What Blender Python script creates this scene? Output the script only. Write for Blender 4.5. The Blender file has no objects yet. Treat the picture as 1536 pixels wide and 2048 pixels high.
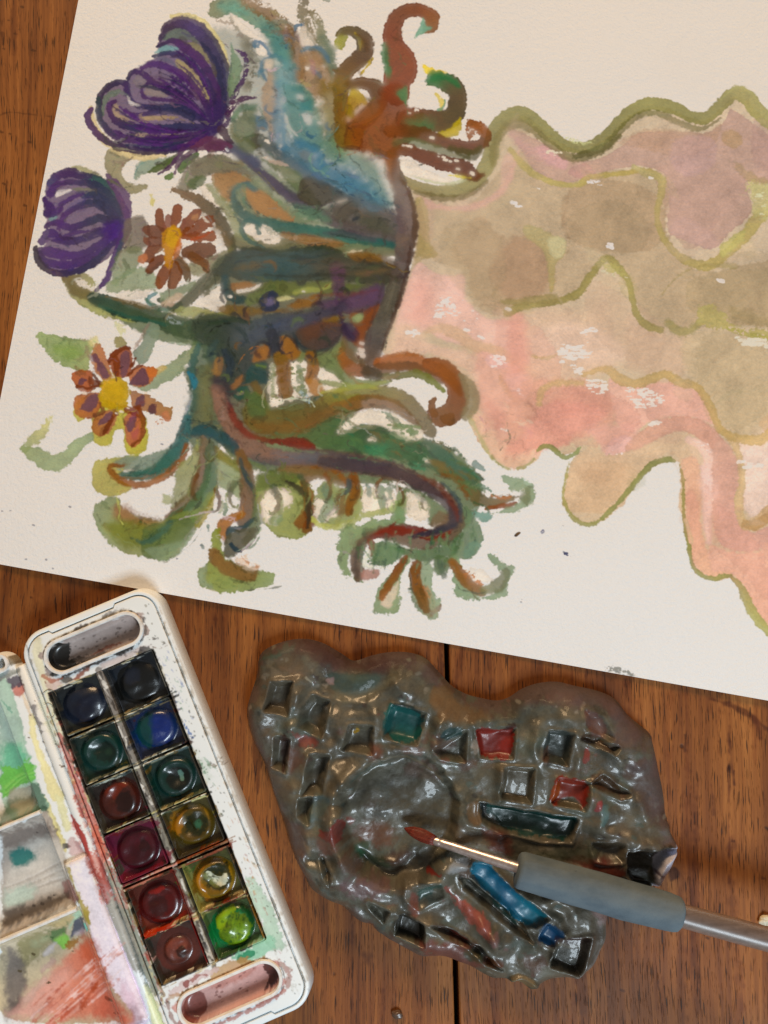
import bpy, bmesh, math, random
import numpy as np
from mathutils import Vector

scene = bpy.context.scene
# ------------------------------------------------------------------ camera, world, lamps, exposure
cam_data = bpy.data.cameras.new('camera')
cam = bpy.data.objects.new('camera', cam_data)
scene.collection.objects.link(cam)
cam_data.sensor_fit = 'VERTICAL'
cam_data.angle = math.radians(60.0)
cam_data.clip_start, cam_data.clip_end = 0.01, 50
cam.rotation_euler = (math.radians(5.0), 0, 0)
_d = 1024 / math.tan(math.radians(30.0)) / 4.0 * .001
cam.location = (0, -_d * math.sin(math.radians(5.0)), _d * math.cos(math.radians(5.0)))
scene.camera = cam

world = bpy.data.worlds.new("World")
scene.world = world
world.use_nodes = True
_bg = world.node_tree.nodes['Background']
_bg.inputs['Color'].default_value = (1.0, 0.88, 0.77, 1)      # warm room light
_bg.inputs['Strength'].default_value = 0.16


def area(name, loc, aim, size, power, col):
    l = bpy.data.lights.new(name, 'AREA')
    l.shape, l.size, l.size_y = 'RECTANGLE', size[0], size[1]
    l.energy, l.color = power, col
    o = bpy.data.objects.new(name, l)
    scene.collection.objects.link(o)
    o.location = loc
    o.rotation_euler = (Vector(aim) - Vector(loc)).to_track_quat('-Z', 'Y').to_euler()
    return o


area('window_light', (.40, -.92, .95), (0, -.05, 0), (.46, .38), 14.4, (.785, .91, 1.0))
area('room_lamp', (-.25, 2.05, 1.0), (0, .1, 0), (1.3, .6), 50.0, (1.0, .67, .37))

scene.view_settings.view_transform = 'Standard'
scene.view_settings.look = 'None'
scene.view_settings.exposure = 0.0
scene.view_settings.gamma = 1.0
# ------------------------------------------------------------------ camera maths shared by all builders (mm)
TILT = math.radians(5.0)
FOV = math.radians(60.0)
FPX = 1024 / math.tan(FOV / 2)
DIST = FPX / 4.0                      # 4 photo pixels per millimetre at the table centre
CAM = np.array([0, -DIST * math.sin(TILT), DIST * math.cos(TILT)])
C_F = np.array([0, math.sin(TILT), -math.cos(TILT)])
C_U = np.array([0, math.cos(TILT), math.sin(TILT)])
C_R = np.array([1.0, 0, 0])


def P(px, py, z=0.0):
    """point of the plane at height z (mm) seen at photo pixel (px, py)"""
    d = C_F * FPX + (px - 768) * C_R - (py - 1024) * C_U
    s = (z - CAM[2]) / d[2]
    q = CAM + d * s
    return q[0], q[1]


def srgb2lin(c):
    c = np.asarray(c, dtype=np.float64)
    return np.where(c <= 0.04045, c / 12.92, ((c + 0.055) / 1.055) ** 2.4)


def hexlin(h):
    return srgb2lin(np.array([int(h[i:i + 2], 16) / 255 for i in (0, 2, 4)]))


def smooth(a, b, x):
    t = np.clip((x - a) / (b - a), 0, 1)
    return t * t * (3 - 2 * t)


def catmull(pts, closed=False, n=6):
    p = np.asarray(pts, dtype=np.float64)
    if len(p) < 3:
        t = np.linspace(0, 1, n + 1)[:, None]
        return p[0] * (1 - t) + p[-1] * t
    if closed:
        q = np.vstack([p[-1], p, p[0], p[1]])
    else:
        q = np.vstack([2 * p[0] - p[1], p, 2 * p[-1] - p[-2]])
    out = []
    t = np.linspace(0, 1, n, endpoint=False)[:, None]
    for i in range(len(q) - 3):
        a, b, c, d = q[i:i + 4]
        out.append(0.5 * (2 * b + (c - a) * t + (2 * a - 5 * b + 4 * c - d) * t ** 2 + (3 * b - a - 3 * c + d) * t ** 3))
    out = np.vstack(out)
    if not closed:
        out = np.vstack([out, p[-1]])
    return out


def noise2(h, w, cell, seed, aspect=(1, 1)):
    """smooth value noise 0..1"""
    r = np.random.default_rng(seed)
    ny, nx = int(h / (cell * aspect[1])) + 3, int(w / (cell * aspect[0])) + 3
    g = r.random((ny, nx)).astype(np.float32)
    y = np.arange(h, dtype=np.float32) / (cell * aspect[1])
    x = np.arange(w, dtype=np.float32) / (cell * aspect[0])
    y0, x0 = y.astype(int), x.astype(int)
    fy, fx = y - y0, x - x0
    fy, fx = fy * fy * (3 - 2 * fy), fx * fx * (3 - 2 * fx)
    rows = g[:, x0] * (1 - fx) + g[:, x0 + 1] * fx
    return rows[y0] * (1 - fy)[:, None] + rows[y0 + 1] * fy[:, None]


class Canvas:
    """A sheet of colour laid out in the millimetres of the thing it belongs to; strokes are put down on it one over the other."""

    def __init__(s, x0, y0, x1, y1, res, z, base, seed=1):
        s.x0, s.y1, s.res, s.z = x0, y1, res, z
        s.W, s.H = int((x1 - x0) * res), int((y1 - y0) * res)
        s.x1, s.y0 = x0 + s.W / res, y1 - s.H / res
        s.base = base                                   # function of canvas rows -> linear rgb
        s.px = np.empty((s.H, s.W, 3), np.float32)
        s.px[:] = base(s)
        s.n1 = noise2(s.H, s.W, 2.2, seed) * .6 + noise2(s.H, s.W, 4.5, seed + 1) * .4
        s.n2 = noise2(s.H, s.W, 9, seed + 2) * .6 + noise2(s.H, s.W, 4, seed + 3) * .4
        s.n3 = noise2(s.H, s.W, 40, seed + 4) * .6 + noise2(s.H, s.W, 17, seed + 5) * .4
        s.nd = noise2(s.H, s.W, 3.2, seed + 6) * .55 + noise2(s.H, s.W, 7, seed + 7, (1.8, .8)) * .45
        s.wm, s.sat, s.dark = 1.0, 1.0, 1.0
        s.view(0, 0, 1)

    def view(s, ox, oy, k=3.0):
        s.ox, s.oy, s.k = ox, oy, k

    def pts(s, txt):
        out = []
        for p in txt.split():
            a, b = p.split(',')
            X, Y = P(s.ox + float(a) / s.k, s.oy + float(b) / s.k, s.z)
            out.append(((X - s.x0) * s.res, (s.y1 - Y) * s.res))
        return np.array(out)

    def put(s, sl, d, t, cols, a, rough, e, dry, dk, var, cross=None, mul=False):
        n1, n2, n3, nd = s.n1[sl], s.n2[sl], s.n3[sl], s.nd[sl]
        q = s.res / 4.0
        if 1.6 < e < 6.5:
            e = 1.4 + (e - 1.4) * .55
        d = d + rough * q * ((n2 - .5) * 2.6 + (n1 - .5) * 1.2) + min(e, 9) * q * (n2 - .5) * 1.1
        al = a * smooth(e * q, -e * q, d)
        if dry > 0:
            th = .28 + dry * .42
            al = al * np.clip(1 - smooth(th + .07, th - .07, 1 - nd) * smooth(-14 * q, -1 * q, d + 6 * dry * q), 0, 1) if dry < .5 else al * smooth(th - .08, th + .08, nd + .12)
        C = np.array([hexlin(c) for c in cols])
        if s.sat != 1:
            g = C @ np.array([.3, .6, .1])
            C = np.clip(g[:, None] + (C - g[:, None]) * s.sat, .003, 1)
        C = C * s.dark if s.dark == 1 else np.where((C.mean(1) < .42)[:, None], C * s.dark, C)
        if len(C) == 1:
            col = np.broadcast_to(C[0], d.shape + (3,)).astype(np.float32)
        else:
            u = np.clip(t, 0, 1) * (len(C) - 1)
            i = np.minimum(u.astype(int), len(C) - 2)
            f = (u - i)[..., None]
            col = C[i] * (1 - f) + C[i + 1] * f
        tone = 1 + var * ((n3 - .5) * 1.7 + (n1 - .5) * 1.15 + (n2 - .5) * .8)
        tone = tone * (1 - dk * smooth(-5.5 * q, -1.0 * q, d))
        col = col * tone[..., None]
        b = s.px[sl]
        if mul:
            s.px[sl] = b * (1 - al[..., None] * (1 - col))
        else:
            s.px[sl] = b + (col - b) * al[..., None]

    def box(s, p, pad):
        i0, i1 = int(max(0, p[:, 1].min() - pad)), int(min(s.H, p[:, 1].max() + pad + 1))
        j0, j1 = int(max(0, p[:, 0].min() - pad)), int(min(s.W, p[:, 0].max() + pad + 1))
        return i0, i1, j0, j1

    def segdist(s, c, r, i0, i1, j0, j1, pad):
        d = np.full((i1 - i0, j1 - j0), 1e3, np.float32)
        tt = np.zeros_like(d)
        n = len(c) - 1
        for k in range(n):
            ax, ay = c[k]
            bx, by = c[k + 1]
            m = max(r[k], r[k + 1]) + pad
            y0, y1 = int(max(i0, min(ay, by) - m)), int(min(i1, max(ay, by) + m + 1))
            x0, x1 = int(max(j0, min(ax, bx) - m)), int(min(j1, max(ax, bx) + m + 1))
            if y1 <= y0 or x1 <= x0:
                continue
            Y = np.arange(y0, y1, dtype=np.float32)[:, None]
            X = np.arange(x0, x1, dtype=np.float32)[None]
            vx, vy = bx - ax, by - ay
            L = vx * vx + vy * vy + 1e-9
            h = np.clip(((X - ax) * vx + (Y - ay) * vy) / L, 0, 1)
            dd = np.hypot(X - ax - h * vx, Y - ay - h * vy) - (r[k] + (r[k + 1] - r[k]) * h)
            v = d[y0 - i0:y1 - i0, x0 - j0:x1 - j0]
            w = tt[y0 - i0:y1 - i0, x0 - j0:x1 - j0]
            hit = dd < v
            v[hit] = dd[hit]
            w[hit] = ((k + h) / n)[hit]
        return d, tt

    def S(s, txt, w, cols, a=.92, rough=1.5, e=1.3, dry=0, dk=.10, var=.22, mul=False):
        """a brush stroke along a curve; w one width or widths along it (view units)"""
        p = s.pts(txt)
        if isinstance(cols, str):
            cols = cols.split()
        c = catmull(p, n=7)
        ws = s.wm * np.atleast_1d(np.array(w, float)) / s.k / 4.0 * s.res / 2
        r = np.interp(np.linspace(0, 1, len(c)), np.linspace(0, 1, len(ws)), ws) if len(ws) > 1 else np.full(len(c), ws[0])
        pad = r.max() + (e + rough + 3) * s.res / 4 + 3
        i0, i1, j0, j1 = s.box(c, pad)
        if i1 <= i0 or j1 <= j0:
            return
        d, t = s.segdist(c, r, i0, i1, j0, j1, (e + rough * 2 + 3) * s.res / 4 + 2)
        s.put((slice(i0, i1), slice(j0, j1)), d, t, cols, a, rough, e, dry, dk, var, mul=mul)

    def region(s, txt, reach, sharp=False):
        """signed distance (canvas pixels, negative inside) to a closed outline, within reach of it"""
        p = s.pts(txt)
        c = np.vstack([p, p[:1]]) if sharp else catmull(p, True, 6)
        if not sharp:
            c = np.vstack([c, c[:1]])
        i0, i1, j0, j1 = s.box(c, reach)
        if i1 <= i0 or j1 <= j0:
            return None
        d, _ = s.segdist(c, np.zeros(len(c)), i0, i1, j0, j1, reach)
        d = np.minimum(d, reach)
        X = np.arange(j0, j1, dtype=np.float32)
        inside = np.zeros((i1 - i0, j1 - j0), bool)
        for (ax, ay), (bx, by) in zip(c[:-1], c[1:]):
            if ay == by:
                continue
            y0, y1 = sorted((ay, by))
            r0, r1 = max(i0, int(math.ceil(y0))), min(i1, int(math.ceil(y1)))
            if r1 <= r0:
                continue
            yy = np.arange(r0, r1)
            xx = ax + (yy - ay) * (bx - ax) / (by - ay)
            inside[r0 - i0:r1 - i0] ^= X[None] > xx[:, None]
        return (i0, i1, j0, j1), np.where(inside, -d, d), inside

    def F(s, txt, cols, a=.92, rough=1.8, e=1.5, dry=0, dk=.10, var=.2, ang=None, sharp=False, mul=False):
        """a filled wash with a closed outline; two or more colours run along direction ang (degrees, 0 = to the right, 90 = down)"""
        if isinstance(cols, str):
            cols = cols.split()
        g = s.region(txt, max(16, (e + rough * 2) * s.res / 4 + 8), sharp)
        if g is None:
            return
        (i0, i1, j0, j1), d, inside = g
        X = np.arange(j0, j1, dtype=np.float32)
        t = 0
        if len(cols) > 1:
            A = math.radians(0 if ang is None else ang)
            Y = np.arange(i0, i1, dtype=np.float32)[:, None]
            u = X[None] * math.cos(A) + Y * math.sin(A)
            ui = u[inside] if inside.any() else u
            t = (u - ui.min()) / (np.ptp(ui) + 1e-6)
            t = t + (s.n3[i0:i1, j0:j1] - .5) * .25
        s.put((slice(i0, i1), slice(j0, j1)), d, t, cols, a, rough, e, dry, dk, var, mul=mul)

    def enrich(s, n, seed, amp, length, width, limits, a=.5, shift=.12):
        """loose streaks of slightly different mixture that follow the strokes already on the sheet"""
        x0, y0, x1, y1 = limits
        (ja, ia), (jb, ib) = [(lambda q: ((q[0] - s.x0) * s.res, (s.y1 - q[1]) * s.res))(P(x, y, s.z)) for x, y in ((x0, y0), (x1, y1))]
        ia, ib, ja, jb = int(max(8, ia)), int(min(s.H - 8, ib)), int(max(8, ja)), int(min(s.W - 8, jb))
        lum = s.px.mean(-1)
        k = np.ones(7) / 7
        sm = np.apply_along_axis(lambda v: np.convolve(v, k, 'same'), 0, lum)
        sm = np.apply_along_axis(lambda v: np.convolve(v, k, 'same'), 1, sm)
        gy, gx = np.gradient(sm)
        base = np.broadcast_to(s.base(s), s.px.shape)
        cover = 1 - (s.px / base).min(-1)
        r = np.random.default_rng(seed)
        done = tries = 0
        sx, sy, kk = s.ox, s.oy, s.k
        keep = s.pts
        store = {}
        s.pts = lambda t: store['p']
        hold = s.sat, s.wm, s.dark
        s.sat, s.wm, s.dark, s.k = 1.0, 1.0, 1.0, 1.0
        while done < n and tries < n * 8:
            tries += 1
            i, j = int(r.integers(ia, ib)), int(r.integers(ja, jb))
            if cover[i, j] < .22:
                continue
            p = [np.array([j, i], float)]
            L = length * (.4 + r.random())
            d0 = None
            for q in range(5):
                jj, ii = int(np.clip(p[-1][0], 2, s.W - 3)), int(np.clip(p[-1][1], 2, s.H - 3))
                d = np.array([-gy[ii, jj], gx[ii, jj]])
                m = np.hypot(*d)
                d = d / m if m > 1e-5 else np.array([1.0, .2])
                if d0 is not None and d @ d0 < 0:
                    d = -d
                if d0 is not None:
                    d = .5 * d + .5 * d0
                d0 = d
                p.append(p[-1] + d * L / 5 * s.res / 4)
            if min(cover[int(np.clip(v[1], 0, s.H - 1)), int(np.clip(v[0], 0, s.W - 1))] for v in p) < .15:
                continue
            store['p'] = np.array(p)
            t = np.clip(s.px[i, j] * (1 + amp * (r.random() * 2 - 1.15)) * (1 + shift * r.standard_normal(3)), .004, .85)
            h = 1.055 * np.clip(t, .0032, 1) ** (1 / 2.4) - .055
            col = '%02x%02x%02x' % tuple(int(np.clip(v, 0, 1) * 255) for v in h)
            w = width * (.4 + 1.2 * r.random() ** 2)
            s.S('', [w * .4, w, w * .9, w * .3], col, a=a * (.5 + .5 * r.random()), rough=1.6, e=1.2 + w * .12, dry=.3 if r.random() < .3 else 0, dk=.12)
            done += 1
        s.pts = keep
        s.sat, s.wm, s.dark = hold
        s.view(sx, sy, kk)

    def bleed(s, limits, amount):
        """neighbouring wet washes run into each other; the outline against bare paper stays"""
        x0, y0, x1, y1 = limits
        (ja, ia), (jb, ib) = [(lambda q: ((q[0] - s.x0) * s.res, (s.y1 - q[1]) * s.res))(P(x, y, s.z)) for x, y in ((x0, y0), (x1, y1))]
        sl = (slice(int(max(0, ia)), int(min(s.H, ib))), slice(int(max(0, ja)), int(min(s.W, jb))))
        a = s.px[sl]
        base = np.broadcast_to(s.base(s), s.px.shape)[sl]

        def blur(v, r):
            k = int(r)
            for ax in (0, 1):
                for _ in (0, 1):
                    c = np.cumsum(np.concatenate([np.repeat(np.take(v, [0], ax), k + 1, ax), v, np.repeat(np.take(v, [-1], ax), k, ax)], ax), ax)
                    n = v.shape[ax]
                    v = (np.take(c, np.arange(2 * k + 1, 2 * k + 1 + n), ax) - np.take(c, np.arange(0, n), ax)) / (2 * k + 1)
            return v
        cover = np.clip((1 - (a / base).min(-1)) * 3, 0, 1)
        near = blur(cover, 5)
        w = smooth(.75, .98, near) * np.clip((s.n3[sl] - .25) * 2.2, 0, 1) * amount
        a = a + (blur(a, 4) - a) * w[..., None]
        w2 = smooth(.6, .95, near) * .25
        s.px[sl] = a + (blur(a, 1) - a) * w2[..., None]

    def D(s, txt, size, col, a=.9):
        """small dabs; size in view units"""
        for i, q in enumerate(txt.split()):
            x, y = map(float, q.split(','))
            g = size * (.6 + .8 * ((i * 37 % 11) / 11))
            s.S('%g,%g %g,%g' % (x - g * .4, y - g * .1, x + g * .4, y + g * .1), g * .7, col, a, rough=1.2, e=.7, dk=0, var=0)

    def scatter(s, txt, n, size, col, seed, a=.9, sx=1.0, rough=1.3):
        """n dry-brush flecks inside a polygon"""
        q = np.array([[float(v) for v in z.split(',')] for z in txt.split()])
        r = np.random.default_rng(seed)
        lo, hi = q.min(0), q.max(0)
        k = 0
        for _ in range(n * 12):
            x, y = lo + (hi - lo) * r.random(2)
            ins = False
            for (ax, ay), (bx, by) in zip(q, np.roll(q, -1, 0)):
                if (ay > y) != (by > y) and x < ax + (y - ay) * (bx - ax) / (by - ay):
                    ins = not ins
            if ins:
                g = size * (.35 + 1.1 * r.random() ** 2)
                s.S('%g,%g %g,%g' % (x - g * .5 * sx, y + g * .2 * (r.random() - .5), x + g * .5 * sx, y), g * .6, col, a, rough=rough, e=.7, dk=0, var=0)
                k += 1
                if k >= n:
                    break


def paper_light(c):
    """what bare paper shows in the photograph, by row (used only to turn seen colours into reflectances)"""
    ys = np.linspace(c.y1, c.y0, c.H)
    s = DIST * 0 + 4.0
    row = 1024 - ys * s
    st = [0, 500, 900, 1300]
    pc = [hexlin('e0cab2'), hexlin('e4d3c0'), hexlin('e2d6cb'), hexlin('dcd7d2')]
    return np.stack([np.interp(row, st, [q[i] for q in pc]) for i in range(3)], -1)[:, None, :]
# ------------------------------------------------------------------ the watercolour: washes and brush strokes on the sheet
def paint_flow(c):
    S, F, D, V = c.S, c.F, c.D, c.view
    V(0, 0, 1)
    # base washes of the pouring ribbon
    F('812,362 835,375 880,388 930,388 968,368 985,322 987,282 1003,248 1032,232 1060,238 1090,264 1130,292 1165,300 1200,285 1232,256 1262,228 1300,215 1340,218 1380,236 1412,240 1440,218 1465,194 1490,199 1510,222 1540,246 1620,300 1800,260 2050,280 2050,1340 1850,1330 1700,1290 1590,1310 1536,1262 1500,1222 1480,1178 1460,1157 1430,1158 1402,1140 1376,1100 1366,1040 1366,980 1360,930 1345,922 1320,928 1290,947 1250,990 1215,1035 1185,1048 1150,1038 1127,1005 1131,965 1138,930 1150,906 1125,908 1090,896 1070,908 1032,936 990,922 960,888 936,838 944,800 920,762 850,715 775,712 768,680 800,590 825,520 830,450 826,400', 'cfae86', dk=.04, rough=1.2)
    # upper tan zone
    F('838,400 930,412 1010,330 1060,300 1150,330 1330,360 1330,460 1400,540 1540,520 1700,500 1700,660 1500,650 1320,655 1260,590 1215,520 1180,560 1130,600 1040,612 990,630 940,600 925,545 850,505', 'c4a47c b8966c', a=.85, e=5, ang=0, dk=.09)
    F('960,430 1000,470 1090,490 1110,560 1090,600 1000,620 945,590 935,540 900,500', 'b78e66', a=.4, e=5, dk=.09)
    F('1150,370 1230,360 1310,390 1330,450 1300,500 1200,500 1140,480 1120,420', 'b28c64', a=.55, e=5, dk=.09)
    F('1040,470 1095,500 1100,560 1080,590 1020,600 980,560 990,510', 'b08460', a=.6, e=8, dk=.09)
    F('1380,560 1480,540 1700,540 1700,640 1540,652 1440,630 1380,620', 'b5966a', a=.6, e=5, dk=.09)
    F('1320,330 1500,360 1440,440 1380,500 1340,450', 'b98a70', a=.5, e=5, dk=.09)
    V(1024, 100)
    F('-20,470 150,540 330,650 500,660 640,590 760,500 1000,490 1150,500 1260,440 1310,360 1440,440 1560,520 1800,560 1800,820 1560,800 1400,800 1440,960 1300,1100 1190,1195 1000,1130 930,1080 940,900 905,745 750,700 480,750 330,800 150,740 50,600', 'c69a80 be917a', a=.9, dk=.08, ang=0, rough=1.5)
    F('640,560 800,480 1000,480 1150,500 1250,450 1200,580 1000,640 800,600', 'bd8e68', a=.5, e=5, dk=.09)
    F('-30,490 130,580 250,590 330,660 300,720 180,680 60,600', 'd29c8c', a=.6, e=8, dk=.05)
    F('130,590 220,580 330,660 310,720 200,670', 'db9f92', a=.7, e=5, dk=.09)
    F('330,740 430,680 520,760 430,780', 'c68c7c', a=.7, e=4, dk=.09)
    F('960,560 1120,510 1220,560 1200,700 1060,760 960,700', 'c8998c', a=.5, e=5, dk=.09)
    F('940,1090 1000,1000 1150,1060 1240,1160 1180,1195 1020,1140', 'ca9c88', a=.5, e=5, dk=.09)
    F('1440,420 1560,450 1560,700 1450,700', 'b98b78', a=.5, e=5, dk=.09)
    F('1260,500 1340,490 1380,560 1330,590 1260,560', 'bc9160', a=.7, e=5, dk=.09)
    # pale margin left of the olive turn
    V(700, 0)
    F('400,1170 520,1220 640,1240 800,1200 900,1120 960,1010 1010,900 1000,980 960,1100 880,1200 740,1260 560,1260 440,1240', 'dba58a', a=.85, e=5, dk=.03)
    F('900,1120 920,960 990,900 1060,1000 990,960 960,1050', 'd9a78c', a=.7, e=5, dk=0)
    # left yellow-olive side of the rim
    F('400,1190 440,1200 470,1310 475,1440 520,1540 400,1540 405,1420 395,1300', 'b8a05c a98a4c', a=.85, e=4, ang=90)
    S('400,1200 430,1330 425,1470 400,1580', [26, 40, 44, 40], 'a88a4e', a=.6, e=5)
    # coral and pink lower ribbon
    V(700, 450)
    F('400,230 480,270 560,300 680,310 690,430 740,500 830,560 950,575 1010,600 1060,700 1080,850 1000,900 820,800 740,740 560,690 440,640 330,720 270,690 280,560 320,420', 'ecb89e ebb29a', a=.92, e=3, ang=0)
    F('380,330 470,330 500,420 490,560 420,600 330,560 330,460', 'e9a48c', a=.75, e=26, dk=0)
    F('540,330 640,330 690,430 700,500 600,520 540,440', 'efb8a0', a=.6, e=12, dk=0)
    F('300,590 400,620 460,680 380,740 240,770 220,720', 'e4b894', a=.8, e=12, dk=0)
    F('220,780 330,690 440,700 560,740 700,760 780,860 760,960 690,860 560,790 440,770 300,770', 'e9b898', a=.8, e=6, dk=0)
    F('760,740 900,760 1080,850 1120,960 1080,1060 1160,1150 1100,1260 1000,1330 900,1260 800,1120 760,1000', 'e8a68c', a=.85, e=10, dk=.03)
    F('720,1140 800,1130 900,1250 1020,1340 1120,1330 1150,1370 1050,1450 960,1465 860,1400 780,1280', 'e9b492', a=.9, e=6, dk=.05)
    S('770,1050 850,1200 930,1290 1020,1330', 60, 'd99880', a=.6, e=9, dk=0)
    F('820,1050 960,1130 1080,1120 1150,1080 1130,1200 1000,1260 880,1220', 'd98f78', a=.65, e=14, dk=0)
    F('930,900 1030,900 1100,1000 1090,1060 990,1020', 'f0b09c', a=.8, e=6, dk=0)
    F('830,780 920,770 950,850 880,860 820,830', 'efb3a2', a=.8, e=5, dk=0)
    S('450,640 540,620 640,650 740,720 860,745 960,800 1080,860 1130,920 1100,1010 1060,1060', [30, 60, 80, 70, 60, 70, 60, 60, 50, 40], 'd8ab80 d6a97c dba77c', a=.75, e=4, dk=.08)
    S('900,900 920,960 980,1040 1080,1080', [26, 30, 34, 20], 'd79a70', a=.7, e=5)
    F('1020,600 1180,520 1400,540 1536,480 1560,640 1536,860 1380,900 1160,920 1070,800', 'e0b594 dcb08c', a=.8, e=14, dk=0)
    V(1024, 500)
    F('20,420 200,350 420,330 560,120 640,180 700,380 760,470 880,500 700,650 600,700 430,740 150,780 60,640', 'e2b494 cfae84', a=.7, e=18, ang=-60, dk=0)
    F('100,520 300,440 560,500 700,640 560,690 300,660 140,620', 'e8bda0', a=.55, e=14, dk=0)
    F('700,400 900,500 1060,480 1060,720 900,740 700,720 690,600', 'd0a684', a=.7, e=14, dk=0)
    F('1020,540 1200,470 1400,540 1560,560 1700,700 1700,1060 1480,1040 1400,1120 1310,1100 1240,1000 1180,880 1060,780', 'cbab80', a=.8, e=10, dk=.03)
    F('-20,380 60,380 90,560 100,690 -20,720', 'ec9f86', a=.75, e=12, dk=0)
    F('60,790 420,780 560,820 620,960 560,1080 300,1160 60,1220 -30,1200 -30,960', 'e0a082', a=.85, e=8, dk=.02)
    F('160,960 260,915 400,915 560,960 500,1050 380,1100 300,1170 180,1180 60,1210 -40,1190 60,1100', 'e59a82 e59c84', a=.9, e=8, dk=.04)
    F('260,900 400,900 560,960 440,1010 300,980', 'dc8a74', a=.6, e=20, dk=0)
    F('-40,1190 60,1130 180,1100 330,1110 300,1170 100,1210 -40,1250', 'eba084', a=.6, e=12, dk=0)
    F('300,840 480,830 620,920 560,960 400,900', 'cf8670', a=.6, e=16, dk=0)
    F('580,770 700,810 900,790 1100,830 1190,950 1240,1060 1100,1010 900,1000 740,1080 640,1060 600,920', 'e8ab92', a=.92, e=5, dk=.04)
    F('440,1080 620,1040 760,1060 700,1200 640,1270 560,1240 500,1140', 'e4a690', a=.85, e=8, dk=.03)
    F('560,1200 620,1120 720,1130 710,1230 640,1270 570,1250', 'eab0a0', a=.85, e=3)
    S('720,1190 850,1090 1000,1040 1120,1070 1210,1160 1260,1290 1280,1420 1270,1560', [90, 100, 90, 110, 120, 120, 120, 120], 'd69c80 d3957c d89e88', a=.9, e=4, dk=.10)
    F('560,1230 760,1190 920,1120 1060,1110 1130,1260 1120,1560 1000,1560 1010,1280 900,1230 740,1400 620,1560 330,1560 310,1420 350,1290 440,1190 500,1150', 'dab48e d6ae84', a=.93, e=4, ang=90, dk=.06)
    F('400,1300 620,1260 700,1330 600,1420 460,1400', 'd5a074', a=.5, e=26, dk=0)
    S('1060,1140 1140,1180 1190,1270 1200,1400 1190,1560', [40, 70, 80, 80, 70], 'efbca6', a=.92, e=4)
    F('1290,1120 1420,1140 1560,1040 1700,1100 1700,1560 1380,1560 1370,1300', 'eac4ac', a=.92, e=5)
    F('1480,1040 1560,970 1700,980 1700,1100 1560,1110', 'cfa274', a=.7, e=6, dk=0)
    V(1024, 850)
    F('1010,220 1110,200 1140,400 1130,600 1160,700 1120,760 1080,800 1040,600 1030,400', 'e5ac88', a=.92, e=4)
    F('1040,420 1110,440 1130,640 1180,760 1300,830 1340,900 1200,920 1110,870 1060,760', 'e9a284 e6ac88', a=.9, e=6, ang=90)
    S('1160,260 1170,420 1170,560 1180,700', [70, 70, 60, 40], 'f0bfae', a=.85, e=6)
    F('1210,120 1290,110 1380,260 1390,420 1380,560 1440,640 1560,600 1560,720 1420,760 1290,740 1210,640 1200,400', 'd9a288 d79c88', a=.92, e=5, ang=90, dk=.06)
    F('1390,150 1560,160 1800,200 1800,560 1480,560 1400,480', 'ecc8b2', a=.9, e=5)
    F('1180,720 1300,760 1460,760 1560,700 1800,760 1800,1400 1620,1320 1536,1220 1450,1100 1380,960 1300,880 1200,870', 'e8ac90 e7a78c', a=.92, e=5, ang=0, dk=.04)
    V(0, 0, 1)
    for txt, col in (('880,470 960,440 1000,480 1010,560 960,600 900,560', 'b0936a'), ('1000,640 1080,660 1120,730 1090,800 1020,790 990,710', 'e49a80'),
                     ('1060,800 1130,770 1230,790 1280,840 1220,890 1120,880', 'd98a74'), ('1180,560 1260,600 1330,660 1300,730 1220,700 1170,640', 'd0a482'),
                     ('1290,760 1380,770 1430,830 1380,860 1300,840', 'dc9c84'), ('1400,680 1480,660 1536,720 1530,820 1450,860 1400,780', 'bfa074'),
                     ('1430,1010 1500,1060 1536,1140 1536,1200 1470,1130 1420,1080', 'e09a82'), ('1180,930 1250,930 1280,960 1220,1010 1160,1020', 'd2a67c'),
                     ('1130,440 1220,400 1290,440 1280,500 1180,500', 'a88a62'), ('1440,520 1536,510 1536,620 1460,630 1400,590', 'ac9068'),
                     ('860,700 930,720 960,790 940,840 900,770', 'e2b08e'), ('1380,940 1420,980 1440,1070 1400,1110 1376,1040', 'e0a282')):
        F(txt, col, a=.28, e=2, rough=4, dk=.16, var=.15)
    V(1024, 850)
    # olive-green outlines
    S('1260,20 1330,110 1370,220 1380,340 1360,470 1390,590 1480,580 1560,500 1700,420', [40, 46, 40, 44, 52, 60, 80, 80, 80], 'd4aa72 d8b47e cf9c62', a=.85, e=3)
    S('1395,590 1450,600 1530,560', [50, 70, 60], 'b98850', a=.7, e=3)
    V(1024, 500)
    S('430,745 560,712 640,772 740,800 830,775 920,745 1000,790 1110,825 1180,920 1240,1060 1310,1115 1420,1140 1500,1130 1560,1090', [30, 44, 70, 60, 60, 50, 60, 50, 46, 46, 46, 60, 70, 60], 'd2a568 c39c58 c69f5c d4aa66', a=.85, e=3)
    S('160,920 180,840 260,800 420,800', [40, 44, 40, 30], 'cda468', a=.75, e=5)
    S('120,640 200,650 260,630', [20, 24, 14], 'c8a060', a=.6, e=4)
    S('-30,375 60,340 160,325 300,300 400,255 480,140 560,50 620,90 690,180 720,290 750,390 820,460 890,480', [60, 50, 40, 44, 50, 46, 44, 50, 40, 40, 46, 48, 40], 'a8904c 9c8840 a49048 a08a44', a=.9, e=3)
    F('530,60 600,70 680,140 640,160 560,120', 'b9a656', a=.8, e=4, dry=.35)
    S('940,440 1000,490 1070,480 1130,420', [50, 60, 50, 40], 'a5924e', a=.8, e=6)
    F('1120,340 1200,330 1290,390 1320,450 1560,490 1560,540 1300,480 1120,450', 'bfa85e b8a356', a=.88, e=3, rough=4, dry=.15)
    F('1300,340 1420,370 1536,400 1700,420 1700,470 1536,470 1330,440', 'a08555', a=.55, e=8, dk=0)
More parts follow.
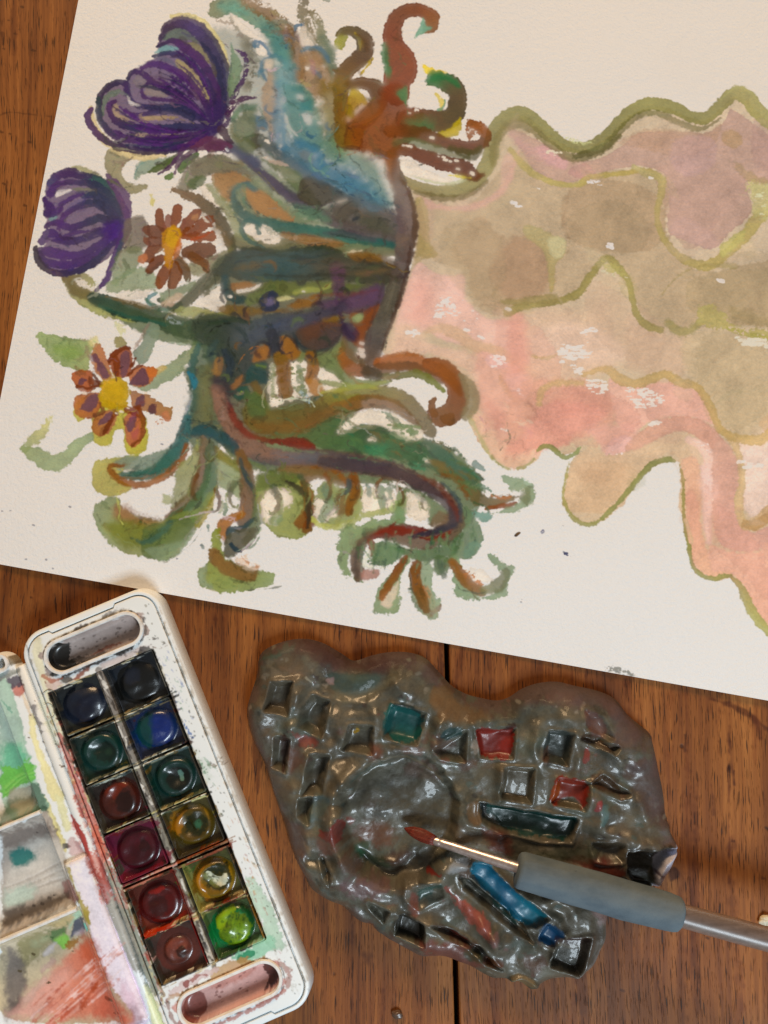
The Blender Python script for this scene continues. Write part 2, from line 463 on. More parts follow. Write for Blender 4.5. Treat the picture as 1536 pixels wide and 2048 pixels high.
    S('1290,470 1420,510 1600,540 1750,560', [20, 30, 34, 40], 'b5a34c', a=.85, e=2.5, dry=.2)
    V(1024, 100)
    S('-60,1510 0,1516 150,1500 250,1490', [30, 40, 50, 60], 'a0884c', a=.8, e=4)
    S('-10,600 70,700 150,760 250,800 380,815 470,765 650,745 790,725 880,760', [40, 50, 40, 36, 34, 40, 30, 34, 40], 'bca25c c0a550 b2923e', a=.85, e=3)
    S('730,700 800,740 890,770 890,860 868,980 885,1090 960,1200 1070,1275 1180,1290 1290,1215 1400,1110 1480,1000 1560,900', [30, 50, 50, 44, 36, 36, 46, 60, 70, 60, 70, 90, 90], 'c4ac6c b69a58 b19650 b5994c bfa658', a=.88, e=3)
    F('1400,790 1480,780 1560,830 1560,1000 1450,1000 1420,880', 'cbb770', a=.85, e=4, dry=.3, rough=3)
    F('1250,1170 1380,1080 1400,1110 1330,1200 1260,1240', 'c0ad5c', a=.85, e=2.5, rough=2.5)
    S('1350,700 1420,760 1536,790 1700,800', [40, 60, 30, 30], 'b08c5c', a=.7, e=6)
    F('70,1060 150,1060 230,1110 310,1140 320,1230 260,1290 250,1440 220,1440 210,1280 170,1190 80,1120', 'bfa76c b69a58', a=.85, e=4, ang=90)
    F('210,1140 270,1115 320,1150 310,1230 250,1250 220,1200', 'd2bd84', a=.9, e=4)
    S('900,1460 980,1370 1080,1310 1200,1290 1330,1300', [8, 12, 16, 24, 40], 'a28a48', a=.6, e=4)
    S('330,1100 340,1180 310,1260', 10, 'a88454', a=.4, e=4)
    S('340,850 320,940 300,1060 330,1130', 14, 'ab8560', a=.4, e=5)
    # upper olive border, light outside and dark inside
    V(0, 0, 1)
    S('800,357 840,376 880,382 925,378 960,352 980,315 984,280 1000,246 1032,228 1062,238 1095,268 1130,292 1165,296 1200,282 1232,252 1262,222 1300,208 1345,216 1382,234 1412,236 1440,212 1466,188 1492,196 1512,222 1560,260 1640,300 1800,260', [18, 24, 26, 30, 32, 34, 34, 34, 34, 32, 28, 26, 26, 26, 26, 28, 30, 26, 26, 26, 28, 34, 34, 34, 40, 44], '9a8450 9b8a4c 93854a 918442 8c7e3c 94863f 8f8040 a39248 a2944c', a=.93, e=1.6, dk=.06)
    S('985,330 988,292 1006,262 1036,248 1066,262 1100,290 1130,312 1160,316 1205,300 1240,272', [14, 16, 18, 20, 18, 16, 20, 20, 16, 10], '84743a 8d7a48 7c6c34 6a5e28', a=.75, e=4)
    S('830,385 880,396 930,392 975,362', [10, 14, 14, 6], '776434', a=.75, e=3)
    S('1150,314 1205,296 1240,262 1275,232 1310,226 1350,242 1385,256 1410,256 1440,236', [14, 16, 16, 14, 12, 14, 12, 8, 6], '62592a 706528 7c6e34 6a5c2a', a=.7, e=3)
    S('820,350 860,362 905,366 945,352', [6, 10, 10, 6], 'c9bf8c', a=.8, e=3)
    S('1130,276 1160,288 1185,284', [8, 10, 6], 'd8ce86', a=.7, e=3, dry=.3)
    S('1440,200 1470,176 1500,186 1520,215', [6, 8, 8, 6], 'b3a45c', a=.6, e=4)
    # lower green outlines
    V(1024, 500)
    S('150,1200 200,1175 250,1200 310,1245 370,1225 410,1185', [14, 30, 30, 28, 22, 14], '98904a 8a8a44 9aa05e', a=.9, e=1.5)
    S('30,1310 80,1295 130,1255', [22, 20, 10], 'a39a58', a=.8, e=2)
    V(700, 450)
    S('710,1150 760,1230 830,1370 900,1440 960,1465', [30, 18, 16, 18, 12], 'b3a868', a=.8, e=3)
    S('850,1380 890,1430 920,1450', 14, '857c3c', a=.7, e=2)
    V(1024, 850)
    S('340,220 325,300 305,400 315,470 360,550 420,590 480,595 540,560', [10, 18, 22, 24, 26, 26, 26, 20], 'b5a25c a39648 8f8c44', a=.9, e=1.5)
    S('540,560 620,480 700,390 780,290 850,230 920,205 970,212', [28, 26, 30, 34, 36, 38, 20], '95914c 87853f 8f8c4a', a=.92, e=1.5)
    S('1005,240 1025,330 1025,430 1030,560 1040,660 1062,740', [10, 20, 22, 20, 18, 22], 'ad8f4c 96883e 9a9044', a=.9, e=1.5)
    S('1055,720 1075,830 1120,890 1200,920 1260,905 1310,905', [26, 22, 26, 26, 30, 20], '98904c 9a924e 958f46', a=.9, e=1.5)
    S('1310,910 1370,970 1410,1060 1450,1140 1536,1240 1640,1330 1800,1370', [20, 44, 60, 60, 50, 50, 50], 'a88c58 b0a85c aaa65a', a=.92, e=2)
    S('1040,570 1060,640 1075,700', 22, 'ddb488', a=.8, e=2)
    # paper showing through: dry flecks
    W = 'e6d3c2'
    c.scatter('270,590 420,575 480,620 440,665 330,660', 70, 24, W, 11, sx=1.3) if False else None
    V(1024, 500)
    c.scatter('290,590 400,572 470,615 420,660 320,655', 60, 26, W, 11, sx=1.4)
    c.scatter('240,560 480,540 500,640 300,680', 26, 12, W, 12, sx=1.4)
    c.scatter('410,460 520,470 500,520 420,505', 12, 18, W, 13, sx=1.6)
    c.scatter('350,690 430,690 420,760 370,730', 24, 18, W, 14)
    c.scatter('410,765 560,770 580,850 500,870 450,820', 40, 17, W, 15, sx=1.4)
    c.scatter('670,820 900,840 900,920 740,970 700,880', 70, 18, W, 16, sx=1.6)
    c.scatter('800,1050 870,1020 900,1040 830,1060', 12, 22, W, 17, sx=1.5)
    c.scatter('1340,520 1560,540 1560,580 1400,570', 26, 24, 'e0cdb0', 18, sx=2)
    c.scatter('1370,1260 1500,1280 1480,1320 1380,1300', 16, 26, W, 19, sx=1.6)
    c.scatter('560,1200 700,1200 690,1240 580,1235', 9, 9, 'f2d2c2', 20)
    c.scatter('1060,1140 1180,1150 1200,1240 1150,1230', 10, 10, 'f4d4c4', 21)
    V(700, 450)
    c.scatter('520,440 600,430 660,530 560,580 510,550', 50, 20, W, 22, sx=1.4)
    c.scatter('340,650 400,620 400,660 350,680', 12, 24, W, 23)
    c.scatter('820,770 900,770 950,830 860,860', 24, 20, 'efd0c0', 24)
    c.scatter('540,410 700,380 830,690 600,600', 22, 9, W, 25)
    c.scatter('960,950 1050,1000 1000,1080', 8, 9, 'f2d0c4', 26)
    D('910,1225 930,1230 945,505 800,680 780,670 700,630', 24, W)
    V(1024, 100)
    c.scatter('190,590 290,620 270,650 210,620', 12, 20, 'e3c9a4', 27)
    c.scatter('460,780 560,790 530,820 470,810', 10, 18, W, 28)
    D('155,835 30,940 10,920 50,940 585,1165 585,1185 830,770 1240,1380 1250,1385', 26, W)
    c.scatter('1410,850 1536,850 1536,990 1450,980', 20, 16, 'ddd09a', 29)
    c.scatter('520,1320 720,1350 680,1370 560,1350', 10, 14, 'd8c49a', 30)


def paint_under(c):
    """the first broad washes that the darker strokes were laid over"""
    F, V = c.F, c.view
    V(0, 0, 1)
    F('420,560 520,500 640,490 780,520 800,560 780,640 745,720 690,740 690,800 650,850 560,880 470,870 440,790 410,720 400,660', '6c6a4a 66624a 6e6848', a=.92, e=6, ang=90, rough=3)
    F('380,690 440,660 450,780 430,860 440,900 390,900 370,860 385,780', '66755c 6f7c62', a=.9, e=5, ang=90)
    F('440,840 520,870 640,860 760,850 860,880 940,930 960,1000 930,1060 880,1080 900,1000 850,960 740,970 620,950 500,940 450,900', '74804f 6c7a54', a=.9, e=5, ang=0, rough=3)
    F('500,830 640,800 720,790 700,850 620,880 540,870', '77724a', a=.9, e=5)
    F('200,590 330,640 440,640 470,600 440,680 360,690 250,650', '6a7a50', a=.85, e=4)
    F('420,60 520,90 570,200 560,360 640,360 770,420 810,470 700,460 560,390 460,310 470,200', '8a9484 7d8c84', a=.55, e=12, ang=60)
    F('470,468 560,476 690,484 800,488 805,515 640,508 490,505', '76704e', a=.92, e=4, rough=3)
    F('430,330 540,340 680,430 800,490 700,500 560,470 470,440', '8a8f68 7c8a66', a=.7, e=8, ang=30)


def paint_curls(c):
    """small hooked brush marks drawn into the damp blue passage and the dark middle"""
    r = np.random.default_rng(17)
    c.view(0, 0, 1)
    spots = [(510, 90), (545, 110), (580, 95), (600, 140), (530, 150), (560, 175), (590, 200), (610, 230), (540, 215), (575, 250), (620, 265), (650, 285), (600, 290), (640, 315), (680, 330), (700, 355), (560, 290), (520, 240), (660, 250), (720, 380)]
    for i, (x, y) in enumerate(spots[::2]):
        a0, R = 6.28 * r.random(), 8 + 9 * r.random()
        pp = [(x + R * (1 - .12 * k) * math.cos(a0 + .62 * k), y + R * (1 - .12 * k) * math.sin(a0 + .62 * k)) for k in range(6)]
        c.S(' '.join('%g,%g' % q for q in pp), [1.5, 4 + 2 * r.random(), 5, 4, 1.5], ['4f7f94', '3f6f88', '5d8896', '3f6a68'][i % 4], a=.75, e=1.6)
    spots = [(460, 590), (500, 620), (540, 660), (600, 650), (570, 690), (480, 690), (430, 720), (640, 620), (690, 590), (720, 560), (600, 560), (540, 540), (470, 640), (520, 700), (650, 690), (450, 760), (620, 720)]
    for i, (x, y) in enumerate(spots):
        a0, R = 6.28 * r.random(), 9 + 12 * r.random()
        pp = [(x + R * (1 - .12 * k) * math.cos(a0 + .6 * k), y + R * (1 - .12 * k) * math.sin(a0 + .6 * k)) for k in range(6)]
        c.S(' '.join('%g,%g' % q for q in pp), [1.5, 5 + 3 * r.random(), 6, 4, 1.5], ['26343a', '3a2e34', '2c3c30', '6f7a50', '2a2c38', '84603c'][i % 6], a=.75, e=1.8)


def paint_creature(c):
    S, F, D, V = c.S, c.F, c.D, c.view
    PW = 'e3d0bb'
    # ---- upper plumes, head and the wet blue passage
    V(400, 0)
    F('50,60 90,0 200,-20 330,60 440,130 520,200 570,300 560,400 520,420 440,330 410,235 300,150 190,85 120,110 60,100', '8e8a66 7fa086 7f9a7c', a=.9, e=3, ang=20, rough=3)
    F('110,30 220,20 300,90 240,100 160,80', '84b097', a=.7, e=12, dk=0)
    S('270,10 340,50 430,100 500,170 560,260', [60, 70, 76, 80, 60], 'a28060 94704c 9a7450', a=.85, e=6, dry=.2, rough=4)
    S('110,120 160,140 190,140', 22, '8a6a4c', a=.5, e=3, dry=.5)
    S('625,-10 615,70 640,170 680,260 720,360', [50, 56, 60, 50, 60], '84745a 8c7a58 9a7c5c', a=.85, e=3, dry=.22, rough=3)
    S('680,80 715,170 740,280 780,400 780,500', [40, 50, 70, 70, 50], '8d7a56 87845f 7d7f5e 8a7a55', a=.85, e=4, dry=.2, rough=4)
    S('740,230 780,300 790,400 770,470', [30, 50, 40, 20], '6f7d66', a=.7, e=8)
    S('720,-10 770,5', 16, '9a9a84', a=.7)
    F('180,90 230,150 300,200 330,260 320,420 300,560 250,540 280,400 250,300 210,190', 'b9aa92 6e6650 8a7d64', a=.75, e=5, ang=70, dry=.3, rough=4)
    F('180,80 260,140 340,215 300,230 230,170', PW, a=.95, e=3)
    S('290,250 330,330 320,430 290,520', [26, 40, 36, 24], '5d5440', a=.6, e=6, dry=.45)
    S('545,190 570,290 590,380 590,460', [60, 80, 90, 70], '93704e 8a6748 946f4c', a=.85, e=8)
    S('380,170 440,220 480,300 500,380', [50, 90, 90, 70], '6d8f80 6a8f7c', a=.8, e=10)
    S('430,270 470,240 490,270 450,300', 30, '5f7a6c', a=.7, e=6)
    F('590,330 700,310 770,430 770,560 660,580 580,480', 'ab8460 a67c56', a=.85, e=10, ang=90)
    F('395,380 440,350 480,520 470,700 440,840 390,720 370,560 400,470', 'c4a68a', a=.9, e=5)
    F('440,400 560,380 570,460 520,540 470,560', '8aa09c', a=.75, e=14, dk=0)
    F('500,540 560,500 640,530 700,640 740,780 740,900 620,900 540,800 505,690', '74947c 6d8f70', a=.9, e=6, ang=90)
    F('600,600 660,590 690,640 650,690 600,670', '4f8270', a=.85, e=5)
    F('550,530 600,520 620,570 590,590', '5d8672', a=.7, e=5)
    F('720,480 860,540 890,700 920,820 840,980 740,900 720,720', '9a7a48 8a7d48 86854e', a=.85, e=16, ang=90, dk=0)
    F('740,840 860,800 900,900 880,1000 760,980 710,900', '829a68', a=.75, e=14, dk=0)
    S('460,500 465,620 455,740 470,860', [24, 30, 34, 30], '8a9aa0 7d97a0', a=.75, e=6)
    S('505,640 500,760 515,900', [14, 26, 40], '5d8492', a=.8, e=5)
    S('420,800 440,880 520,930', [20, 26, 40], '6f8288', a=.7, e=6)
    F('500,870 580,830 640,880 720,950 880,1010 1000,1090 1130,1230 1060,1270 940,1200 800,1140 680,1060 520,960', '50727c 4a7080 5a7f84', a=.88, e=16, ang=40, dk=0)
    F('880,860 960,900 1050,970 1110,1080 1160,1230 1090,1250 1000,1100 900,1000', '8d9272 7a9484 7c9486', a=.85, e=16, ang=60, dk=0)
    S('590,860 640,870 690,900 730,960 730,1010', [30, 40, 40, 36, 24], '3f6f84', a=.75, e=5)
    F('590,920 640,910 680,960 640,980', '8f7f6c', a=.8, e=5)
    F('820,1060 960,1080 1060,1160 1120,1240 1000,1240 860,1160', '4a7486', a=.7, e=18, dk=0)
    F('330,690 400,730 410,790 340,780 290,720', '577884', a=.85, e=4)
    S('310,740 350,770 400,780', 12, 'b09a84', a=.6, e=3)
    S('330,850 400,870 460,930 560,990 680,1060 760,1110', [70, 70, 60, 80, 70, 40], '55564a 45565a 50606a', a=.85, e=7)
    S('340,790 330,860 370,930', [24, 40, 20], '5a5240', a=.7, e=6)
    # blue drawn curls
    S('330,290 325,260 360,255 395,290 420,340', [14, 22, 20, 18, 18], '5e8294', a=.85)
    S('450,340 400,355 370,390 375,440 400,490', [20, 20, 20, 18, 12], '5e8292', a=.8)
    S('430,340 480,350 500,380', [20, 18, 10], '5f8088', a=.7)
    S('570,185 580,160 615,150', [12, 22, 18], '5e8296', a=.85)
    S('610,310 640,290 700,290 740,310 770,370', [18, 28, 28, 26, 20], '6a8890 627f8a', a=.85)
    S('670,410 700,440 720,460', 18, '7d93a0', a=.7, e=4)
    # paper left between the plumes
    F('335,290 370,275 400,310 390,340 345,330', PW, a=.95)
    F('395,370 430,355 440,400 400,440 385,420', 'd9bfa6', a=.9)
    F('450,365 490,390 470,400 450,390', PW)
    F('600,180 640,170 690,270 610,275', 'd8c4ae', a=.9, e=3, rough=3)
    F('630,400 660,405 650,425 635,420', PW)
    F('580,570 615,580 615,605 590,600', PW)
    F('610,690 665,690 665,755 630,740', PW)
    F('500,680 525,700 540,760 590,820 560,810 515,740', PW)
    D('700,720 690,705 715,740 495,595 410,860 400,850 1075,830 1072,850', 16, PW)
    F('360,950 420,950 500,1000 580,1060 520,1040 430,985', PW, rough=3)
    # ---- brown branch curls at the top
    S('880,830 860,740 850,640 845,540 850,470 890,410 950,360 990,300 980,230 920,190 860,190 820,210', [120, 90, 76, 76, 84, 84, 90, 86, 80, 56, 44, 14], '8c6a38 84601f 8a6a32 7a5428 5f3d1e 5a3a20 66502a 6c5a30', a=.94, e=2)
    S('930,200 960,250 960,300', [10, 16, 8], 'd8b548', a=.85)
    F('800,260 830,220 890,215 870,250 855,300 820,285', 'a9a04a', a=.9, e=2)
    S('1035,350 1000,400 960,450', [10, 16, 6], 'dcb84a', a=.9)
    S('1000,300 980,250 940,210', [20, 30, 16], '58371e', a=.7, e=4)
    F('895,560 920,530 980,580 1000,630 940,650 920,740 890,720 875,650', 'd8b640', a=.92)
    F('880,640 920,650 930,730 890,740', '94963a', a=.8, e=4)
    F('930,660 975,625 980,660 940,720 925,700', PW)
    F('880,700 910,720 905,780 885,740', 'dcc0aa')
    S('900,510 960,500 1040,520 1075,580 1050,650 980,720 930,780 920,860', [50, 60, 80, 90, 90, 90, 90, 90], '76521e 6a4218 66401c 74481e 84501f 8a5c2e', a=.94, e=2)
    F('1080,560 1130,500 1230,520 1250,640 1330,660 1330,790 1250,860 1190,900 1170,1040 1160,1140 1120,1060 1090,960 960,900 900,840 960,740 1060,680', '8a4420 8c4a26 95572e 9a6840', a=.93, e=6, ang=110)
    S('1180,560 1180,480 1210,430 1200,360 1170,290 1150,220 1170,130 1220,75 1290,60 1350,75 1390,110 1380,160 1350,190', [130, 140, 150, 150, 110, 90, 84, 76, 70, 70, 76, 70, 20], '8a421c 8a421e 8c4624 8a4222 7f4420 8a4a28 9a5f3c 9a7050', a=.95, e=1.6)
    S('1105,260 1105,330 1125,420 1130,470', [20, 34, 36, 16], '4f7f54 558a5c', a=.85, e=4)
    F('1200,540 1240,520 1250,570 1235,630 1210,600 1180,560', '5a8a5c', a=.88, e=4)
    F('1280,225 1320,150 1335,100 1360,150 1390,170 1330,205', '8fb896', a=.9, e=3)
    F('1335,385 1400,410 1480,430 1460,450 1380,450 1350,440', 'e0c060', a=.9, e=3)
    S('1250,730 1350,720 1450,730 1520,690 1545,620 1540,550 1490,500 1420,480 1360,510', [130, 110, 110, 100, 90, 90, 100, 70, 10], '844420 6e4422 5f4820 56421e 60482a 5a5230 3f7040 3a6a3c', a=.95, e=1.6)
    F('1370,430 1440,425 1520,460 1560,520 1540,520 1460,480 1360,500', '41784a', a=.88, e=4)
    F('1230,730 1340,710 1400,740 1390,800 1290,790', '5f8256', a=.75, e=16, dk=0)
    F('1410,560 1450,590 1470,620 1440,660 1430,610', 'dcc070', a=.85, e=2)
    S('1425,660 1460,640 1470,600', [10, 14, 6], '86b08c', a=.8)
    F('1420,800 1500,770 1560,700 1560,790 1470,830', 'd9bb3c', a=.92, e=2)
    V(700, 0)
    S('240,790 340,790 460,820 560,855 650,880 730,890 790,860 815,820 780,770 720,740', [60, 70, 80, 60, 70, 70, 60, 50, 60, 40], '8a4722 6c4426 74421f 743a1c 70391c 7a4a2e a5613a b0683f', a=.93, e=2, rough=2.5)
    F('700,720 780,730 800,800 760,790 720,835 705,800', 'a2603a', a=.9, rough=4, e=2, dry=.2)
    F('260,840 340,830 500,860 680,930 720,920 710,960 600,950 420,900 280,900', '6f7d54 78704a', a=.75, e=6)
    S('250,930 340,900 440,940 560,980 680,1010 730,1050 800,1055', [50, 60, 70, 80, 80, 70, 20], '805034 7a3e1e 70381c 6c361c 6a3420', a=.94, e=2, rough=2.5)
    S('600,890 720,930 770,900', [30, 60, 40], '55502c', a=.8, e=5)
    D('320,875 345,878 360,880 530,940 560,945 570,960 600,970 640,965 490,830 355,680 400,660 390,665 645,1015 730,1040 740,1050', 15, PW)
    S('360,1000 430,990', 3, '6a6a60')
    S('580,1050 650,1060 720,1070', [6, 14, 6], 'dcc668', a=.8, e=2)
    F('260,980 300,960 300,1040 270,1010', 'b0a89c', a=.8, e=3)
    F('300,970 370,960 430,1010 560,1060 640,1080 560,1100 420,1070 310,1045', PW, rough=2)
    # ---- thistle stem, seed pods, greens in the middle left
    V(400, 0)
    F('130,1020 300,1060 460,1180 620,1300 760,1340 560,1350 380,1320 250,1260 180,1150 90,1100', '8f9272 7f8a66', a=.8, e=8, ang=30, rough=3)
    F('-60,1000 80,930 200,960 330,1060 240,1060 80,1050 -20,1080', '857a68', a=.85, e=6)
    F('70,1050 210,1030 300,1090 200,1130 190,1220 120,1180', 'bd8f68', a=.9, e=4, rough=3)
    F('265,1130 380,1150 480,1240 560,1330 450,1310 340,1280 280,1210', 'c49168', a=.92, e=3, rough=3)
    S('60,890 180,890 270,940 350,1020 450,1110 600,1220 760,1310 900,1370 1050,1410 1200,1440', [50, 56, 60, 50, 54, 60, 60, 60, 60, 40], '5d4a5e 5a4c66 564a5e 5e5060 6d5f5e 6a5d5a 5f5656', a=.92, e=3)
    S('370,960 470,1000 560,1070 640,1170 700,1230', [14, 50, 70, 60, 30], '6f7450 7d8860', a=.85, e=6)
    F('560,1230 680,1250 790,1320 700,1330 580,1290', '6f9070', a=.7, e=8, dk=0)
    F('600,1110 640,1060 720,1080 820,1130 920,1195 800,1215 740,1240 640,1230 585,1180', '5e5444 565048', a=.92, dk=.22, e=2)
    F('760,1240 860,1200 960,1150 1010,1200 1160,1260 1230,1350 1210,1470 1000,1400 820,1340', '6a5d54 635750', a=.88, e=9, ang=0)
    F('800,1260 890,1210 950,1230 900,1310 820,1340', '645a4c', a=.8, dk=.2, e=4)
    F('940,1280 1060,1290 1170,1370 1180,1420 1010,1380 930,1320', '55523f', a=.75, e=12)
    S('920,1320 945,1310 965,1300', [14, 20, 8], '23303a', a=.8)
    S('830,1215 880,1200', 10, PW, a=.8)
    S('330,1140 270,1105 215,1130 200,1180 230,1260 300,1310 420,1350 580,1380 760,1400 900,1430 1050,1455 1190,1475', [30, 26, 24, 30, 44, 54, 62, 66, 60, 50, 44, 30], '5a7c78 567874 4a6a64 3f6a60 376a5c 2f6658 2c5a54', a=.9, e=3)
    S('240,1110 260,1190 300,1250', [16, 26, 20], '6f8a78', a=.6, e=5)
    S('740,1400 900,1410 1040,1440', [20, 40, 26], '5a4c52', a=.6, e=5)
    F('480,1400 700,1420 860,1460 760,1500 560,1450', 'a88058 a4724a', a=.85, e=6)
    F('0,1120 60,1130 180,1300 240,1360 150,1290 40,1190', PW, rough=3)
    S('60,1120 120,1200 180,1290 240,1400 310,1450', [30, 40, 50, 50, 40], '9a9c70 a8a67a', a=.8, e=6, rough=3)
    F('255,1375 320,1345 355,1410 375,1350 440,1375 485,1450 420,1470 340,1440', 'e2d0bc', rough=2.5)
    S('360,1350 310,1325 262,1340 250,1395 300,1450 380,1490', [16, 26, 28, 26, 26, 18], '42706c 4a6a5e', a=.9)
    S('340,1370 355,1400', 18, '42706c', a=.8)
    # brown arched twig behind the daisy
    V(0, 0)
    S('1030,1140 1120,1170 1200,1210 1290,1290 1350,1380 1385,1480 1420,1560', [20, 44, 56, 60, 56, 50, 30], '8a6848 7a5c3c 5c4a30 48432c 47442e', a=.92, e=2, rough=2.5)
    S('1200,1270 1290,1360 1360,1460', [12, 30, 40], '8a6a44', a=.6, e=8)
    # left margin leaf and greens around thistle base
    F('640,900 750,900 830,930 760,980 730,1030 780,1100 880,1110 870,1140 790,1160 720,1120 640,1030', 'b0a07c 9d9068', a=.88, ang=90, e=2.5)
    F('800,1060 830,980 900,940 1010,950 1080,920 1100,960 960,1000 850,1050 820,1080', '8fa084', a=.8, e=3)
    S('805,1070 830,1000 900,950', 10, '7fa59a', a=.7)
    F('890,1030 960,980 1060,930 1050,980 950,1030', '55662e', a=.92)
    F('1060,1010 1110,940 1200,920 1150,980 1090,1040', '54703a', a=.92)
    F('990,1060 1030,1030 1040,1070 1000,1085', '5d7a38', a=.9)
    S('1240,880 1330,860 1420,900 1536,980', [30, 40, 50, 50], '6c6a62 5d6070', a=.8, e=5)
    F('1160,960 1330,930 1460,990 1360,1030 1220,1060 1160,1140 1070,1120', '8a7f6a 94886c', a=.85, e=5, rough=3)
    F('1120,1090 1200,1050 1240,1080 1160,1140', '5e6e48', a=.85, e=3)
    F('1380,760 1440,690 1520,640 1536,760 1480,850 1400,820', '7d8060', a=.8, e=8, rough=4)
    S('1390,720 1440,660 1530,640', [24, 36, 30], '5f7a60', a=.8, e=3)
    F('1380,820 1460,820 1540,880 1500,930 1420,880', '6f7350', a=.8, e=6)


def paint_thistles(c):
    S, F, D, V = c.S, c.F, c.D, c.view
    PW = 'e3cdb6'
    K = '35304a'
    V(0, 0)
    # big thistle: halo, grey-mauve wash, then petals
    S('1030,100 1120,95 1230,150 1330,290 1370,420', [16, 30, 36, 30, 14], 'd6c08c', a=.9, e=2)
    S('545,645 570,760 640,850 740,905 860,935 980,925', [16, 30, 40, 50, 50, 30], 'd6bd90', a=.9, e=3)
    F('1000,150 1100,120 1220,180 1310,310 1350,430 1365,600 1320,760 1250,850 1100,890 880,910 730,880 630,800 590,700 590,600 660,500 750,490 790,430 880,370 950,330 945,260', '826a78 74607a', a=.95, e=3, ang=0)
    F('960,230 1000,170 1090,165 1160,210 1230,270 1100,240 1000,250', '75806a 6c6a66', a=.85, e=4)
    F('930,310 1000,270 1080,290 1010,320 940,325', '8fb0a8', a=.85, e=3)
    F('1110,265 1180,260 1250,320 1260,390 1200,350', '9a8c6a', a=.9, e=3)
    F('1060,355 1140,390 1230,480 1270,570 1280,660 1220,590 1130,480 1060,400', 'b49e76', a=.92, e=2.5)
    F('880,520 930,520 1010,580 900,580 860,555', 'a08c84', a=.9, e=2.5)
    F('820,450 870,460 930,520 850,540 800,500', '8e7d7c', a=.85, e=3)
    F('665,650 700,620 720,680 780,720 720,730 680,700', 'c2a488', a=.92)
    F('840,705 950,695 1070,705 960,725 850,725', 'b89a78', a=.9)
    F('800,800 940,795 1080,805 960,825 830,830', 'ab927a', a=.85)
    F('610,580 700,535 720,560 660,590 630,640 620,700 600,640', '7c8470', a=.85)
    S('960,240 1000,165 1080,135 1180,170 1260,270 1320,390 1345,520 1330,660 1290,770', [20, 40, 52, 70, 76, 72, 64, 60, 50], '4a3750 50384f 574468 4a4058 3b3a52 34304c 382c4c', a=.9, e=1.6)
    S('1200,250 1280,350 1320,470 1325,600', [10, 22, 26, 16], '34344c', a=.8, e=3)
    S('945,280 1030,245 1100,280 1190,350 1260,450 1300,560 1310,690', [12, 26, 46, 44, 38, 36, 30], '3c3048 583560 53305c 4a2c54 4b2a58', a=.92, e=1.4)
    S('915,340 1000,320 1090,340 1170,405 1240,500 1280,600 1285,720', [16, 24, 34, 34, 34, 34, 30], '3f3f52 43395a 3f3055 3c3050 4a2a5a', a=.92, e=1.4)
    S('850,410 920,385 1000,405 1090,450 1170,530 1230,620 1270,720', [20, 30, 34, 36, 34, 30, 26], '5c3a64 57366a 5a3564 552f5e 55305e', a=.92, e=1.4)
    S('930,350 1000,355 1060,400', [10, 22, 10], '6d6a78', a=.6, e=4)
    S('765,470 790,440 840,435 890,470 960,520 1060,580 1160,640 1240,730', [18, 26, 26, 26, 28, 30, 30, 26], '38304a 4a3058 4f2f5a 5a3262 5c3468', a=.92, e=1.4)
    S('960,470 1040,540 1130,590 1210,680', [10, 18, 20, 14], '6a4270', a=.8, e=2)
    S('880,510 850,540 870,585 950,600 1040,610 1130,650 1200,710', [12, 18, 18, 18, 20, 24, 20], '55345f 4f305c 56336a', a=.9, e=1.4)
    S('595,650 600,580 650,520 710,495 755,510 765,560 810,620 900,645 1020,640 1120,665 1220,730', [16, 28, 30, 30, 30, 26, 26, 28, 32, 34, 30], '463055 3c2c46 3a2f4c 48305a 3f2d58 363352 2f3350 35294c', a=.93, e=1.4)
    S('765,580 790,620 840,635', [8, 20, 8], 'd0c0b4', a=.9)
    S('690,610 655,630 665,690 720,740 830,770 980,775 1120,765 1250,770', [16, 24, 28, 34, 40, 44, 44, 40], '54305c 5a3464 4d2d58 352e50 2f3350 2f3050 3a2c50', a=.93, e=1.4)
    S('750,660 800,690 900,680 1050,665 1150,710', [14, 20, 22, 34, 30], '5c3a66 50345c 353550 333350', a=.9, e=1.5)
    S('590,590 588,670 620,750 690,820 800,850', [16, 26, 30, 30, 26], '3a4a4c 3d4150 4a3658 55385f', a=.9, e=1.4)
    S('690,790 790,840 930,850 1080,835 1230,810', [20, 34, 40, 44, 50], '5a3b66 54385c 44304e 4c2f52', a=.92, e=1.5)
    S('550,655 525,695 545,755 610,825 700,875 830,905 980,905 1100,885 1200,860', [20, 34, 32, 32, 34, 34, 34, 34, 34], '582f62 50295a 54305c 42304e 3b2e4a 40304e 52304e', a=.94, e=1.3)
    S('760,870 880,875 1000,870 1100,855', [10, 26, 26, 14], '2f3a50', a=.8, e=2.5)
    F('1220,640 1330,600 1350,720 1300,830 1230,820', '3a2850', a=.85, e=10, dk=0)
    F('1090,870 1200,830 1290,820 1400,880 1320,915 1150,900', '63344c 6a3a50', a=.92, e=3)
    rq = np.random.default_rng(21)
    rim = np.array([(960, 225), (935, 300), (870, 385), (790, 435), (720, 485), (620, 550), (592, 640), (610, 750), (690, 835), (850, 885)], float)
